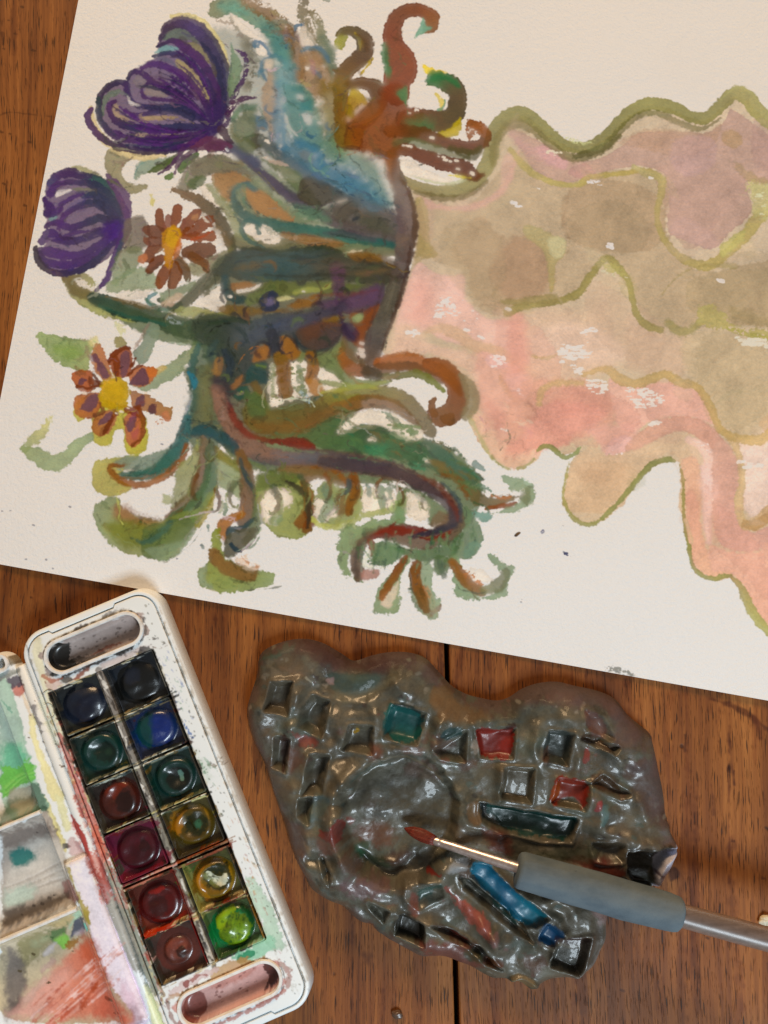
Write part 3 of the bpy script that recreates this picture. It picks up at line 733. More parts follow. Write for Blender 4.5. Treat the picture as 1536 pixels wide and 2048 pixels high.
    for k in range(44):
        t = rq.random() * (len(rim) - 1.001)
        q = rim[int(t)] * (1 - t % 1) + rim[int(t) + 1] * (t % 1)
        e0 = np.array([1280 + 30 * rq.standard_normal() * .5, 770 + 20 * rq.standard_normal()])
        f0, f1 = .10 + .3 * rq.random(), .55 + .4 * rq.random()
        m = np.array([-(e0 - q)[1], (e0 - q)[0]]) * (-.16 if t < 5 else .14)
        pp = [q + (e0 - q) * f + m * 4 * f * (1 - f) for f in np.linspace(f0, f1, 5)]
        S(' '.join('%g,%g' % tuple(v) for v in pp), [3, 9 + 9 * rq.random(), 10, 3], ['43205a', '532a66', '2c2a48', '5e3470', '38204e'][k % 5], a=.8, e=1.2, dry=.2 if k % 4 == 0 else 0)
    # thistle bracts
    F('1385,260 1420,330 1450,400 1425,520 1380,590 1365,500 1385,380', '93a284 7d8a68', a=.92, ang=90)
    S('1410,300 1460,330 1480,390 1465,470 1420,550 1385,630 1350,750', [10, 22, 22, 22, 22, 26, 34], '52305a 4b2b52 45284c', a=.93, dry=.15)
    S('1535,590 1470,595 1410,625 1370,690', [12, 22, 26, 26], '5a3452 522e4c', a=.92, dry=.12)
    S('1330,780 1360,830 1400,860', [40, 30, 12], '4a3240', a=.9)
    S('1100,900 1060,950 1010,1010 950,1045', [24, 22, 16, 6], '5c3458', a=.9)
    S('1170,900 1100,950 1060,1000 1050,1040', [20, 24, 20, 10], '66405c', a=.85)
    D('1340,905 1355,895 1365,905', 10, 'd0c8c0')
    # small thistle
    S('400,1020 470,1010 560,1050 620,1080', [10, 26, 30, 14], 'b3a878', a=.85, e=4)
    F('300,1060 400,1020 520,1050 640,1080 700,1180 740,1300 760,1400 700,1500 620,1570 520,1625 400,1645 290,1615 225,1540 262,1480 290,1380 260,1260 270,1140', '846c80 7a6478', a=.95, e=2.5)
    F('340,1150 430,1140 380,1165 340,1180', 'e0d0c4', a=.9)
    F('430,1130 540,1130 620,1160 520,1170', '8d8672', a=.85)
    F('300,1300 340,1290 330,1330 290,1320', '8fa8a0', a=.8)
    S('300,1100 340,1060 410,1035 500,1060 600,1095 680,1170 730,1270 750,1380', [30, 40, 46, 40, 46, 56, 60, 60], '54506a 50345c 4a3058 3a3a50 34484c 3a3a54 4a3060', a=.92, e=1.5)
    F('560,1060 640,1080 690,1140 700,1220 640,1180 600,1110', '456a5c 4a5a58', a=.75, e=6)
    F('640,1040 720,1100 780,1180 790,1300 760,1330 720,1240 680,1150 640,1090', '6a4a68 63406a', a=.92, e=2)
    S('300,1160 340,1110 420,1095 520,1100 600,1130 660,1200 700,1290', [40, 30, 26, 30, 44, 50, 44], '58386a 5c3a6a 3c3a52 363c50 383a54', a=.92, e=1.4)
    S('265,1190 300,1250 290,1280 340,1270 370,1230 430,1190 500,1165', [20, 44, 40, 30, 24, 24, 10], '4c2d60 452a5a 5c3f70 5c3c6c', a=.92, e=1.5)
    F('480,1190 560,1150 650,1190 720,1300 700,1370 600,1250 560,1200', '353a54', a=.92, e=3)
    S('350,1370 390,1290 470,1240 560,1220 650,1260 710,1340', [20, 30, 30, 36, 44, 40], '66446e 5a3a68 3a3a54 353852 3a3058', a=.92, e=1.4)
    S('270,1360 340,1335 420,1365 500,1345 600,1310 690,1350', [14, 34, 34, 30, 40, 40], '4e2e60 553468 4a3260 353a54 3c2e5c', a=.93, e=1.4)
    S('330,1400 370,1430 440,1400 520,1390 620,1370', [12, 26, 22, 14, 10], '583a6c', a=.9)
    S('250,1450 300,1400 340,1430 420,1450 500,1430 600,1400 700,1370', [34, 50, 44, 36, 36, 36, 40], '50306a 4c2c66 452a60 40305c 3c2d5c 4a2870', a=.93, e=1.4)
    S('230,1500 290,1510 380,1530 480,1530 580,1480 680,1420', [30, 50, 46, 36, 36, 40], '4d3060 553070 4f2c6a 40295c 472a70', a=.93, e=1.4)
    S('230,1510 280,1570 380,1590 480,1575 580,1530 660,1470', [20, 36, 40, 40, 34, 30], '463058 4e2f6a 4c2a66 432860 452a68', a=.93, e=1.4)
    F('620,1350 700,1330 770,1370 750,1460 660,1440', '452070', a=.88, e=8, dk=0)
    S('215,1480 225,1560 290,1620 370,1640 470,1625 560,1580 640,1500 700,1440', [20, 30, 30, 30, 30, 30, 28, 26], '33283c 33263c 38284c 332c50 343454 40285a', a=.95, e=1.3)
    S('745,1400 700,1520 660,1620 640,1680 575,1745', [40, 34, 30, 30, 14], '4d2a66 502f66 4e2a60', a=.94, e=1.3)
    S('740,1560 770,1620 750,1660', [14, 24, 20], '6a4a68', a=.85)
    S('760,1400 720,1480 690,1560', [14, 22, 12], '3b4a58', a=.8)


def paint_daisies(c):
    S, F, D, V = c.S, c.F, c.D, c.view
    PW = 'e3cfba'
    V(0, 400)
    # upper daisy
    F('900,-30 930,0 920,40 905,30', 'd6c27a', a=.85, e=3)
    F('750,130 850,100 900,200 860,300 760,310 740,220', '7a6a5c 6a5a48', a=.85, e=6)
    F('700,320 800,280 860,300 820,420 740,470 700,520 670,480', '7a7a58 8a9a70', a=.8, e=5, ang=90)
    F('700,470 820,400 930,440 960,530 820,540 660,560 640,500', '9aa07a a0aa86', a=.85, e=4, rough=3)
    BR = '7d3f22'
    S('955,70 960,130 985,180', [40, 56, 30], '884628 7c4024', a=.94)
    S('1065,50 1055,110 1040,170', [50, 60, 30], '82401f 8a4a2a', a=.94)
    S('1010,110 1000,160', 40, '955c4a', a=.9)
    S('1180,80 1130,140 1080,200', [50, 70, 40], '8a4c34 824024', a=.93)
    S('1250,130 1170,180 1090,210', [70, 70, 40], '84401f 88482a', a=.93, rough=3)
    S('1275,220 1190,225 1100,225', [50, 56, 30], '8f4a2a 8a4224', a=.93, rough=3)
    F('1090,300 1150,265 1260,255 1300,310 1240,350 1160,370 1100,340', '6f4028 744630', a=.94)
    S('1150,340 1220,380 1240,420', [50, 50, 34], '70401f', a=.93)
    S('1060,350 1110,420 1130,470', [44, 56, 40], '6a4528 5f4428', a=.93)
    S('1050,390 1055,450 1035,510', [50, 70, 50], '7a4424 8a5030', a=.94)
    S('1000,410 975,460 960,510', [50, 66, 46], '86492a 84451f', a=.94)
    S('970,350 930,380 900,420', [50, 64, 44], '7a4026', a=.94)
    S('960,290 910,310 890,350', [40, 60, 60], '7e4428 7a4024', a=.94)
    S('975,200 920,190 880,180', [50, 80, 40], '77442f 7c4a38', a=.94)
    S('970,250 910,250 870,240', [44, 56, 30], '7c4630 84503c', a=.93)
    F('825,350 860,325 890,340 870,380 835,380', 'cf8460', a=.92)
    F('1160,90 1190,85 1180,120 1150,115', 'c08a66', a=.9)
    F('1220,100 1260,140 1230,130', PW)
    F('975,200 1040,155 1090,190 1080,260 1050,320 1030,410 990,390 980,320 970,260', 'd3923c c8873a', a=.96, e=3, ang=90)
    F('1010,180 1070,180 1070,260 1020,290 995,250', 'd9a445', a=.8, e=6, dk=0)
    S('1080,240 1070,290 1045,350', [20, 34, 20], 'cf7440', a=.8, e=3)
    S('1150,240 1220,220 1270,190', [20, 16, 6], 'b5502e', a=.8)
    D('1290,250 1300,240 1285,265 1325,220 1330,235', 12, PW)
    # leaf on the left
    F('215,820 240,785 330,810 440,830 540,840 560,900 540,970 520,1030 440,1020 330,960 270,900', 'a6b276 99a868 a3a86c', a=.9, ang=20, rough=3)
    F('330,870 440,870 500,930 420,960 340,920', '8ea25c', a=.7, e=10, dk=0)
    F('530,840 580,815 590,860 550,880', 'd8c690', a=.8, e=5)
    S('700,740 730,780 730,810', [30, 50, 20], 'd6cc98', a=.7, e=4, dry=.4)
    F('690,825 740,830 760,870 700,890', '93854c', a=.85)
    # stem behind lower daisy
    F('880,740 960,760 940,840 890,960 840,990 800,920 850,850', '87907a 8f987c', a=.88, rough=2.5)
    S('885,750 850,830 810,890', [8, 20, 16], 'b08c76', a=.6, e=3)
    S('1170,890 1100,960 1010,1040 930,1080 870,1120', [40, 70, 80, 80, 60], '9a9c72 8f9a74 a0a884', a=.88, e=2.5, rough=3)
    S('1190,870 1150,1000 1160,1100', [30, 50, 30], '47645a', a=.85, e=4)
    S('1130,1040 1165,1080 1160,1120', [20, 40, 24], '3f7a86', a=.9)
    # lower daisy: yellow halo, petals, violet dabs
    F('440,1260 470,1330 550,1290 560,1440 650,1480 690,1390 740,1380 750,1500 820,1535 880,1480 880,1330 820,1280 640,1200 500,1180', 'cfbf62 c2b440', a=.92, e=2.5)
    F('860,1040 960,1000 1000,1010 930,1060', 'd2b478', a=.85, e=3)
    O, R2, VI = 'b96a42', '7a3a20', '6d4a54'
    F('575,865 620,890 650,970 670,1070 620,1080 570,1020 545,950', 'bb7a50 c07c58', a=.94)
    F('655,930 710,890 760,880 790,920 800,990 770,1060 700,1060 660,1000', '9a4c2c a85c3c', a=.94)
    F('440,1030 540,1025 560,1090 550,1150 480,1140 435,1080', 'c0683c ae5c38', a=.94)
    F('450,1190 520,1160 600,1160 610,1230 560,1300 480,1300 445,1250', 'bf7448 b06844', a=.94)
    F('570,1310 640,1260 710,1260 690,1340 650,1400 590,1420 555,1380', 'b87448 c08060', a=.94)
    F('750,1300 800,1260 840,1300 855,1390 840,1460 780,1480 750,1400', 'c4785c bb6a48', a=.94)
    F('770,1060 800,1010 860,990 940,1020 930,1070 880,1110 800,1120', 'bb704c c47850', a=.94)
    F('780,1150 860,1160 940,1200 1000,1240 1040,1240 1020,1310 960,1290 890,1270 800,1250', 'ae7450 a8743c', a=.92, rough=3)
    F('880,1010 930,1010 940,1060 890,1065', 'd47c4c', a=.92)
    F('975,1280 1010,1270 1020,1320 990,1320', 'cf8a66', a=.9)
    F('545,960 570,920 600,960 580,980', VI, a=.92)
    F('580,990 620,980 660,1040 640,1075 600,1050', VI, a=.92)
    F('725,940 760,905 785,960 760,1050 730,1060', '7a5358', a=.92)
    F('780,1090 850,1010 880,1040 890,1100 790,1115', VI, a=.92)
    F('820,1190 860,1170 870,1220 820,1250', VI, a=.9)
    F('895,1240 935,1225 940,1270 900,1285', '5c3a40', a=.92)
    F('480,1075 520,1080 490,1110 475,1100', VI, a=.9)
    F('540,1060 610,1110 560,1130 530,1110', '743c28', a=.9)
    F('480,1250 530,1180 580,1160 590,1220 540,1270 490,1260', VI, a=.92)
    F('590,1340 640,1280 700,1270 680,1320 610,1350', '75505a', a=.92)
    F('755,1350 790,1300 820,1310 800,1380 770,1390', VI, a=.92)
    F('790,1390 830,1380 830,1440 790,1430', 'b5605c', a=.7, e=5)
    S('660,960 680,930 740,890 780,890', [26, 30, 26, 14], R2, a=.92)
    S('700,1050 700,990 690,950', [24, 40, 30], '84401f', a=.9)
    S('790,1000 815,950', [24, 10], R2, a=.92)
    S('770,1050 810,1010 860,990', [16, 20, 8], R2, a=.92)
    S('460,1120 540,1130 600,1110', [16, 20, 10], R2, a=.9)
    S('560,1050 610,1110', [12, 26], '6a3422', a=.9)
    S('830,1240 860,1330 850,1420 790,1475', [24, 24, 24, 14], '7c3f1c', a=.94)
    S('760,1260 820,1270 840,1290', [40, 50, 30], '843e1e', a=.9)
    S('690,1290 650,1350 625,1400', [20, 30, 16], '803f20', a=.92)
    S('570,1290 620,1270 600,1220', [20, 26, 20], '7a4430', a=.85)
    F('600,1160 620,1090 690,1065 750,1090 780,1160 760,1240 700,1270 640,1250 600,1210', 'caa43e', a=.97, e=4, rough=4, var=.3)
    F('630,1120 700,1090 750,1130 750,1200 680,1240 630,1200', 'cda23a', a=.6, e=10, dk=0)
    D('545,1110 560,1150 510,1160 605,1080 770,1250 730,1270 700,1280 870,1155', 16, PW)
    c.scatter('920,1310 1000,1320 960,1360', 8, 12, 'd0a088', 31)
    # tendril lower left
    V(0, 750)
    S('300,260 260,330 200,390 150,440', [20, 44, 60, 40], 'dcd090 c4be80 a9b07a', a=.85, e=4, rough=4)
    S('140,440 220,480 310,530 390,500 460,430 540,370', [40, 80, 90, 80, 70, 46], 'a4ac7a a6b084 a8b286 a2ae84', a=.9, e=2.5, rough=3)
    D('420,440 415,445', 8, '4a5a40')


def paint_lower(c):
    S, F, D, V = c.S, c.F, c.D, c.view
    PW = 'e2d2c0'
    G1 = '9fa06c'
    # ---- stems from small thistle and the arched trunk
    V(0, 400)
    F('370,460 480,440 560,470 580,560 660,640 820,720 740,730 600,690 470,620 400,540', 'b0a078 b5b070 c4c47c', a=.9, ang=60, e=2.5, rough=2.5)
    F('370,460 460,440 560,560 640,620 560,620 430,560', '7c6a4c 85754c', a=.85, e=4)
    S('560,590 650,620 760,660 900,700 1030,745 1170,775 1330,780', [60, 80, 76, 80, 96, 110, 130], '3f4f42 425846 47573f 4a5a40 4a5840 47503f', a=.94, e=2)
    S('600,640 720,690 860,720 1000,750', [16, 24, 26, 20], '35604f', a=.8, e=4)
    S('640,580 760,610 880,640 960,650', [8, 24, 24, 10], '8a7450', a=.8, e=3)
    F('450,480 500,470 560,510 570,545 490,530', PW, rough=4, dry=.2)
    F('680,560 800,530 910,520 880,580 760,600', PW, rough=3)
    S('940,560 900,580 890,620 930,640', [10, 16, 20, 16], '6a9a9c', a=.8)
    S('880,600 930,640 1000,650 1080,630', [16, 26, 40, 30], '50785f', a=.85, e=3)
    S('960,600 1050,650 1130,600 1200,520 1300,440 1420,370 1536,330', [30, 44, 56, 60, 66, 80, 90], '55604c 5c5c46 585a44 515440', a=.92, e=2)
    F('960,560 1080,520 1180,480 1120,560 1040,610 980,620', '8f9a78 86926c', a=.85, e=4)
    F('960,620 1060,560 1100,570 1020,640', 'd2b49c', a=.7, e=4)
    F('1060,650 1160,640 1340,670 1400,690 1300,720 1080,700', 'c0c088 a89a60', a=.9, e=3)
    F('1170,620 1260,560 1340,500 1350,660 1260,660', PW, rough=3)
    F('1100,400 1180,460 1300,400 1380,330 1400,280 1280,330 1140,380', '8a8458 7a7448', a=.8, e=6)
    # ---- dark central mass
    V(400, 350)
    F('120,500 260,440 420,450 560,440 760,430 900,480 1080,490 1190,560 1190,650 1000,660 860,640 780,640 620,640 480,650 300,640 140,610 60,580', '47483a 3c5250 46483a 4a4436', a=.94, e=4, ang=0)
    F('250,480 460,470 640,480 700,540 560,590 360,590 260,560', '3c5a5a', a=.65, e=24, dk=0)
    S('220,560 300,550 350,540', [20, 34, 20], '7a603c', a=.6, e=8)
    F('640,520 780,500 900,520 920,590 740,600', '5c5244', a=.6, e=16, dk=0)
    S('200,430 320,445 460,460 600,445 760,440 860,470', [10, 14, 14, 16, 22, 10], '36422f', a=.8, e=3)
    F('870,470 960,460 1090,490 1080,520 940,520', '94683c', a=.8, e=4)
    S('860,470 920,462 970,458', [8, 14, 4], 'd8c4a4', a=.9)
    F('1090,490 1160,500 1180,540 1110,540', 'ab9888', a=.7, e=5)
    S('860,600 1000,590 1100,570 1180,570', [10, 30, 30, 14], '8a6c4c', a=.5, e=7)
    F('400,640 560,640 780,640 960,660 1090,640 1080,690 900,710 740,720 700,700 600,720 480,730 380,700', '6c7040 74784a 6a6a3e', a=.9, e=4, ang=0)
    S('560,710 640,690 720,690 800,650', [16, 26, 26, 14], 'b6b470', a=.85, e=3)
    F('170,660 260,640 340,660 240,700 190,690', 'b07f58', a=.9, e=2.5)
    F('220,690 320,670 370,650 330,690 240,710', PW, a=.95)
    S('150,620 160,700 220,750 300,740', [40, 50, 46, 20], '355050 3c504a', a=.92, e=2.5)
    F('280,720 330,690 430,650 460,690 380,740 300,790 270,770', '7d8258 6e7448', a=.9, e=3)
    F('130,780 300,790 380,800 480,800 560,830 420,830 260,850 130,830', '8a6a40', a=.85, e=4)
    F('360,740 420,690 470,730 470,800 420,820 370,800', '2c344c', a=.94, e=2)
    F('390,750 430,735 450,770 420,785 392,775', '7f7288', a=.92, e=3)
    F('465,740 530,730 560,745 480,760', 'd0c494', a=.9)
    F('560,760 700,720 700,780 600,810 520,790', '9a6a3c', a=.88, e=5)
    F('-40,860 120,830 300,870 420,830 560,830 700,780 760,740 900,730 1080,650 1110,700 1090,780 920,830 830,840 850,960 820,1020 760,1060 650,1050 560,1000 500,960 480,1090 430,1080 390,1010 330,1050 280,1250 180,1330 130,1250 60,1240 90,1060 -20,1000', '47503f 4c4e4c 55504c 5a4c54', a=.93, e=5, ang=0)
    F('260,900 400,850 540,840 620,880 520,930 420,960 300,1000 200,1010', '636868 5c6268', a=.75, e=22, dk=0)
    F('700,760 860,730 1060,660 1090,760 920,810 780,830', '654a5c 6a4c60', a=.85, e=10)
    F('780,540 860,540 870,640 860,740 860,860 940,980 900,1000 850,960 830,850 800,740 790,640', '6a4a4c 5c4058 54384a', a=.88, e=4, ang=90)
    S('720,720 830,720 960,710 1060,690', [20, 20, 16, 8], '7a3c34', a=.6, e=5)
    F('900,830 1010,800 1080,780 1040,900 990,960 1000,1060 900,990 930,930 900,880', '8a4a24 94502a', a=.9, e=4)
    F('910,855 960,830 980,850 950,890 920,880', 'a8b080', a=.95, e=2)
    F('860,880 920,900 950,950 900,1000 860,940', '423048', a=.8, e=5)
    F('640,900 820,850 850,950 800,1020 700,1060 620,1020 570,950', '5e4a3c 5a4844', a=.92, dk=.2, e=3)
    F('600,920 700,880 760,880 700,980 620,980', '6c4634', a=.7, e=10)
    F('730,850 840,845 830,880 740,880', '96703c', a=.8, e=4)
    F('640,1050 760,1060 850,990 870,1030 830,1090 760,1230 640,1230 580,1100', '8c9262 7a8458', a=.88, e=5, ang=90)
    F('480,970 540,980 600,1060 560,1110 490,1080', 'b07a4c a8703f', a=.92, e=3)
    F('330,1050 400,1020 420,1060 390,1110 320,1130', 'b0784c', a=.9, e=3)
    F('60,1180 100,1090 140,1100 120,1200', 'ad8258', a=.9, e=3)
    S('200,1270 230,1240 250,1210', [30, 36, 20], 'ab7a55', a=.85, e=4)
    F('310,1130 400,1120 420,1240 330,1260 260,1220', '35524c 2f4a4a', a=.9, e=3)
    S('340,1140 390,1150', 16, '8a9a54', a=.8)
    S('230,1290 270,1280 280,1320 240,1340 210,1330', [24, 30, 30, 30, 24], '355a4c', a=.9, e=2)
    D('240,1310 250,1300', 12, '9aa45c')
    S('150,1060 180,1130 160,1230', [40, 50, 30], '3a4348', e=4)
    S('250,1010 330,960 420,930 500,900 620,870 760,830 860,790', [30, 56, 64, 64, 64, 50, 40], '52565a 5a5c62 545660 4e4854 48404c', a=.75, e=6)
    S('430,950 450,1040 470,1090', [56, 46, 24], '3f3f44', a=.85, e=4)
    S('560,950 600,1030 680,1060 780,1040', [16, 22, 22, 12], '2f3a3c', a=.8)
    S('100,1000 60,1060 70,1150', [30, 40, 24], '4a5a54', a=.75, e=5)
    S('300,880 200,870 60,890', [20, 30, 20], '35452f', a=.7, e=4)
    S('230,500 420,480 640,500 800,470', [8, 14, 16, 8], '2c3c34', a=.7, e=4)
    S('380,600 600,612 800,600 980,625', [8, 14, 14, 8], '2f3226', a=.7, e=3)
    S('700,560 860,540 1000,535', [12, 22, 10], '6a6050', a=.55, e=5)
    S('940,500 1040,540 1150,560', [14, 18, 10], '2f3028', a=.65, e=4)
    S('120,860 240,930 280,1000', [10, 20, 14], '2f3d38', a=.7, e=4)
    S('330,1050 350,1010 390,1000 420,1040 410,1090', [10, 14, 14, 14, 8], '33343a', a=.75)
    S('490,1000 520,965 560,990 590,1050', [10, 14, 14, 8], '3a3634', a=.75)
    S('840,850 870,930 920,990', [20, 30, 16], '33263a', a=.7, e=4)
    S('700,640 730,700 720,760', [10, 16, 10], '4a3a30', a=.7)
    S('60,1230 110,1240 150,1210', [12, 16, 8], '2f3a40', a=.8)
    D('420,1150 470,1330 560,1320 590,1270 620,1210 180,730 620,700', 14, PW)
    # dripping roots below
    F('420,1150 480,1140 600,1120 760,1170 740,1300 640,1330 520,1360 420,1380', PW, a=.97, rough=4)
    c.scatter('420,1150 620,1140 640,1330 430,1370', 46, 26, '9a9a70', 41, sx=.5)
    S('480,1090 500,1180 510,1300', [60, 80, 70], '96703f 8a5c34 8a6038', a=.92, e=3)
    S('660,1080 680,1160 650,1230', [40, 60, 40], 'a06c3c 9a6438', a=.92, e=2.5)
    F('640,1220 720,1230 750,1290 700,1330 650,1290', 'c08650 d09a6c', a=.9, e=4)
    S('685,1030 690,1120 650,1220', [8, 8, 5], '5c4636', a=.7)
    S('590,1150 600,1230 620,1300', [26, 40, 20], '8f9878', a=.75, e=4, dry=.2)
    S('440,1150 430,1230 440,1320', [30, 30, 20], '8a9468', a=.75, e=4, dry=.3)
    S('600,1300 640,1340 660,1390', [16, 26, 12], 'a8b8b8', a=.7, dry=.4)
    S('330,1260 360,1320 390,1400', [40, 40, 30], '7a6440 8a6a44', a=.92, e=2)
    F('280,1340 340,1300 420,1390 400,1440 300,1430', '74804c', a=.8, e=5)
    F('740,1190 790,1175 830,1220 850,1260 780,1310 735,1270', 'e6d4c2', a=.98, e=1.5)
    F('740,1150 830,1090 860,1150 900,1200 1000,1230 1150,1230 1100,1260 900,1260 800,1200', '7f8a60 90985e', a=.88, e=3)
    S('720,1330 690,1340 710,1380', [10, 12, 8], '3f5c50', a=.8)
    # goblet rim: grey-mauve band
    V(400, 0)
    S('1165,930 1180,1050 1215,1180 1240,1300 1245,1400 1225,1520', [20, 60, 90, 100, 100, 90], '8a5a3c 857064 806a60 7a6258 7c665c', a=.92, e=3)
    S('1200,1060 1260,1180 1285,1320 1280,1440 1255,1540', [10, 20, 26, 26, 20], '6a4c34 5c4232', a=.8, e=3)
    S('1190,1250 1190,1340 1200,1430', [40, 50, 40], '6a5a5c', a=.5, e=8)
    V(400, 350)
    S('1225,400 1215,520 1185,650 1140,780 1090,900 1050,1000 1030,1100', [80, 80, 90, 90, 96, 100, 80], '7d685c 6a5850 5a4e42 645a4c 6a6054 5f5450 6a5448', a=.94, e=2.5, var=.35)
    S('1260,440 1240,580 1190,760 1130,920 1090,1040', [12, 18, 18, 14, 8], '54382c', a=.75, e=3)
    S('1110,600 1060,780 1000,960 985,1050', [10, 12, 12, 8], '4a3a34', a=.6, e=4)
    S('1165,660 1140,740 1120,800', [30, 34, 20], '9a8e78', a=.45, e=8)
    D('970,1010 965,1050 960,1080', 30, 'dcc8b8')
    # orange-brown hook at the right
    S('850,1050 860,1110 910,1160 990,1180', [30, 60, 70, 60], 'a5683c 9a5c30 94562c', a=.92, e=2.5)
    S('860,990 890,1060 960,1120', [30, 40, 30], '7a5a3c', a=.7, e=6)
    F('1050,1100 1200,1060 1300,1070 1390,1110 1480,1150 1560,1250 1560,1330 1440,1220 1330,1180 1180,1170 1060,1160', 'b5683a bb7040 a9602f', a=.94, e=2.5, dk=.08)
    S('1000,1180 1120,1160 1240,1150 1360,1180 1450,1240', [50, 60, 50, 50, 26], '7a4c2c 704426 7c4828', a=.85, e=4)
    V(700, 450)
    S('470,830 560,860 620,930 650,1010 640,1080 600,1130 540,1150 490,1130', [60, 90, 100, 100, 110, 110, 96, 50], 'a65f30 995a30 8a5028 855030 8c5a36 875638', a=.95, e=1.5)
    S('500,1130 490,1080 505,1045', [44, 36, 26], '8c5a38', a=.95)
    F('540,1140 620,1130 620,1190 580,1200 545,1180', '8a5836', a=.95)
    S('660,900 710,960 735,1040 720,1110 690,1150', [20, 60, 70, 66, 40], 'a69272 9c8c6c', a=.85, e=4)
    S('170,900 280,905 400,890 480,930 560,990', [20, 34, 40, 40, 20], '6a6238 7c7c40 858a44', a=.92, e=2)
    S('100,880 140,890 160,900', 60, '443a2c', a=.85, e=4)
    # pale second branch
    V(350, 720)
    S('880,290 960,240 1060,200 1160,190 1280,200 1390,250 1470,330 1530,430', [100, 90, 80, 70, 70, 76, 70, 60], '8d7a4c 948a4a 9a9250 8f8448 8a7748 857452 7f7052', a=.9, e=3)
    S('830,340 960,290 1080,260 1200,250 1320,280 1410,350 1480,430', [30, 60, 70, 70, 60, 44, 20], '8a5c34 926438 8f6238 7f5c38 7a5a3c', a=.85, e=5)
    S('880,200 1000,175 1120,155 1220,170', [20, 26, 26, 10], 'c4bb6c', a=.85, e=2.5)
    S('880,130 1000,150 1120,160 1260,130', [26, 30, 20, 10], '98a068 c2c47c', a=.8, e=3)
    # root body: long rosy-grey limb
    F('60,60 200,40 240,180 260,330 340,470 420,600 340,560 240,480 150,440 90,400 100,240', '6f7458 7f7c5c', a=.9, e=5, ang=90)
    S('100,100 110,200 95,320', [30, 50, 50], '4a685c', a=.7, e=8)
    S('200,30 180,200 190,400', [30, 50, 40], '8a8258', a=.5, e=10)
    F('440,250 560,300 700,300 860,270 940,300 900,400 760,440 560,450 450,420 400,330', '7c7046 7a6a42 74643f', a=.9, e=5)
    S('440,380 560,410 720,400 850,350 960,290', [40, 60, 60, 56, 40], '85603a 84623c', a=.75, e=8)
    F('420,180 520,230 540,330 460,340 420,260', '5f7048', a=.8, e=5)
    F('600,440 780,440 920,350 1040,330 1100,370 1240,400 1330,440 1440,480 1536,540 1800,700 1700,740 1500,640 1300,590 1100,560 900,540 760,480', '6f7c54 567048 4c7050 5c7452', a=.92, e=4, ang=0, rough=3)
    F('1080,420 1180,380 1270,420 1260,480 1140,500', '4c5f46', a=.75, e=8)
    F('1160,520 1260,510 1250,570 1160,560', '4f8a64', a=.75, e=9, dk=0)
    F('1390,610 1480,620 1500,660 1420,650', '4a8a66', a=.75, e=5, dk=0)
    F('970,420 1040,350 1150,300 1270,310 1400,370 1490,450 1400,480 1290,420 1200,390 1090,390 1010,440', PW, a=.96, rough=4, e=2)
    c.scatter('1200,350 1460,400 1420,460 1300,420', 26, 26, '8a9a70', 42)
    D('1170,480 1190,475 1500,525 1510,520 1520,610', 30, PW)
    F('215,150 290,160 330,260 380,370 470,450 560,520 700,550 900,560 1100,590 1300,640 1536,740 1536,800 1300,720 1100,690 900,670 700,640 520,620 410,570 300,440 240,300', 'a17866 9a7868 946a5c 7a5a54 5f4c4c 5c4244', a=.94, e=4, ang=25)
    S('320,260 360,360 450,450 600,490 760,500 860,540', [20, 40, 36, 20, 20, 10], '8c4438 86392e 843428', a=.85, e=5)
    F('560,490 680,465 780,475 850,530 760,540 660,515', '84342a', a=.93, e=3)
    S('840,540 980,560 1120,580 1290,620 1450,690 1560,770', [10, 24, 24, 24, 24, 20], '6a3a38 64323a', a=.75, e=4)
    F('400,580 560,590 760,560 900,560 1060,600 900,650 700,620 520,650', '4a5256 505a60', a=.75, e=14, dk=0)
    F('600,560 760,560 860,580 760,600 660,610', '8a8688', a=.55, e=18, dk=0)
    S('1000,600 1200,640 1400,710 1560,790', [40, 56, 60, 60], '44424a 403c48', a=.75, e=8)
    S('90,440 180,420 290,470 360,540 420,600', [40, 60, 56, 50, 30], '33585c 2f5458 305054', a=.9, e=5)
    S('250,130 300,170 330,260', [60, 56, 30], '4a3a40', a=.7, e=8)
    F('620,650 760,630 900,640 1010,680 1060,740 1000,760 860,720 740,760 640,720', '8f6c48 806a48', a=.9, e=5)
    S('820,640 920,645 990,690 1030,750 1020,800', [10, 22, 26, 26, 14], '9a6238', a=.85, e=3)
    # left curling leaves
    V(0, 750)
    F('550,600 570,520 640,500 740,490 840,470 760,560 720,620 800,670 720,720 620,720 560,670', 'cdbf74 c9bd6e', a=.9, e=2.5)
    F('680,530 740,490 860,480 980,450 1060,400 1110,300 1130,200 1150,330 1100,450 1020,560 900,600 780,590 720,560', '9ca08a 8a9a86 8a947c', a=.9, e=4)
    S('1120,250 1100,370 1040,490 950,570 860,600 740,600', [40, 70, 80, 70, 56, 40], '4a7070 47706c 3f6e60 3c6a5a 3a6a5c', a=.92, e=4)
    S('740,545 670,545 660,570 720,630 820,660 920,640 1010,590 1090,510 1120,420', [16, 26, 30, 36, 36, 30, 34, 36, 24], '9a5c30 a06030 a86a3c b0713c a5662f 9a5c30', a=.9, e=3)
    S('750,572 800,570', 10, PW, a=.8)
    F('1050,640 1060,560 1140,480 1190,390 1200,560 1180,680 1080,780 1030,800 1040,720', 'b9b67a a9a878 b9b898', a=.88, e=4, ang=100)
    F('980,720 1020,720 1020,770 975,770', 'b8bc80', a=.7, e=3)
    S('1220,390 1230,480 1220,600 1180,700 1100,790 1010,860', [40, 60, 70, 76, 70, 40], '7a6a50 7d5c44 80624a 7a6a48 846044', a=.88, e=5)
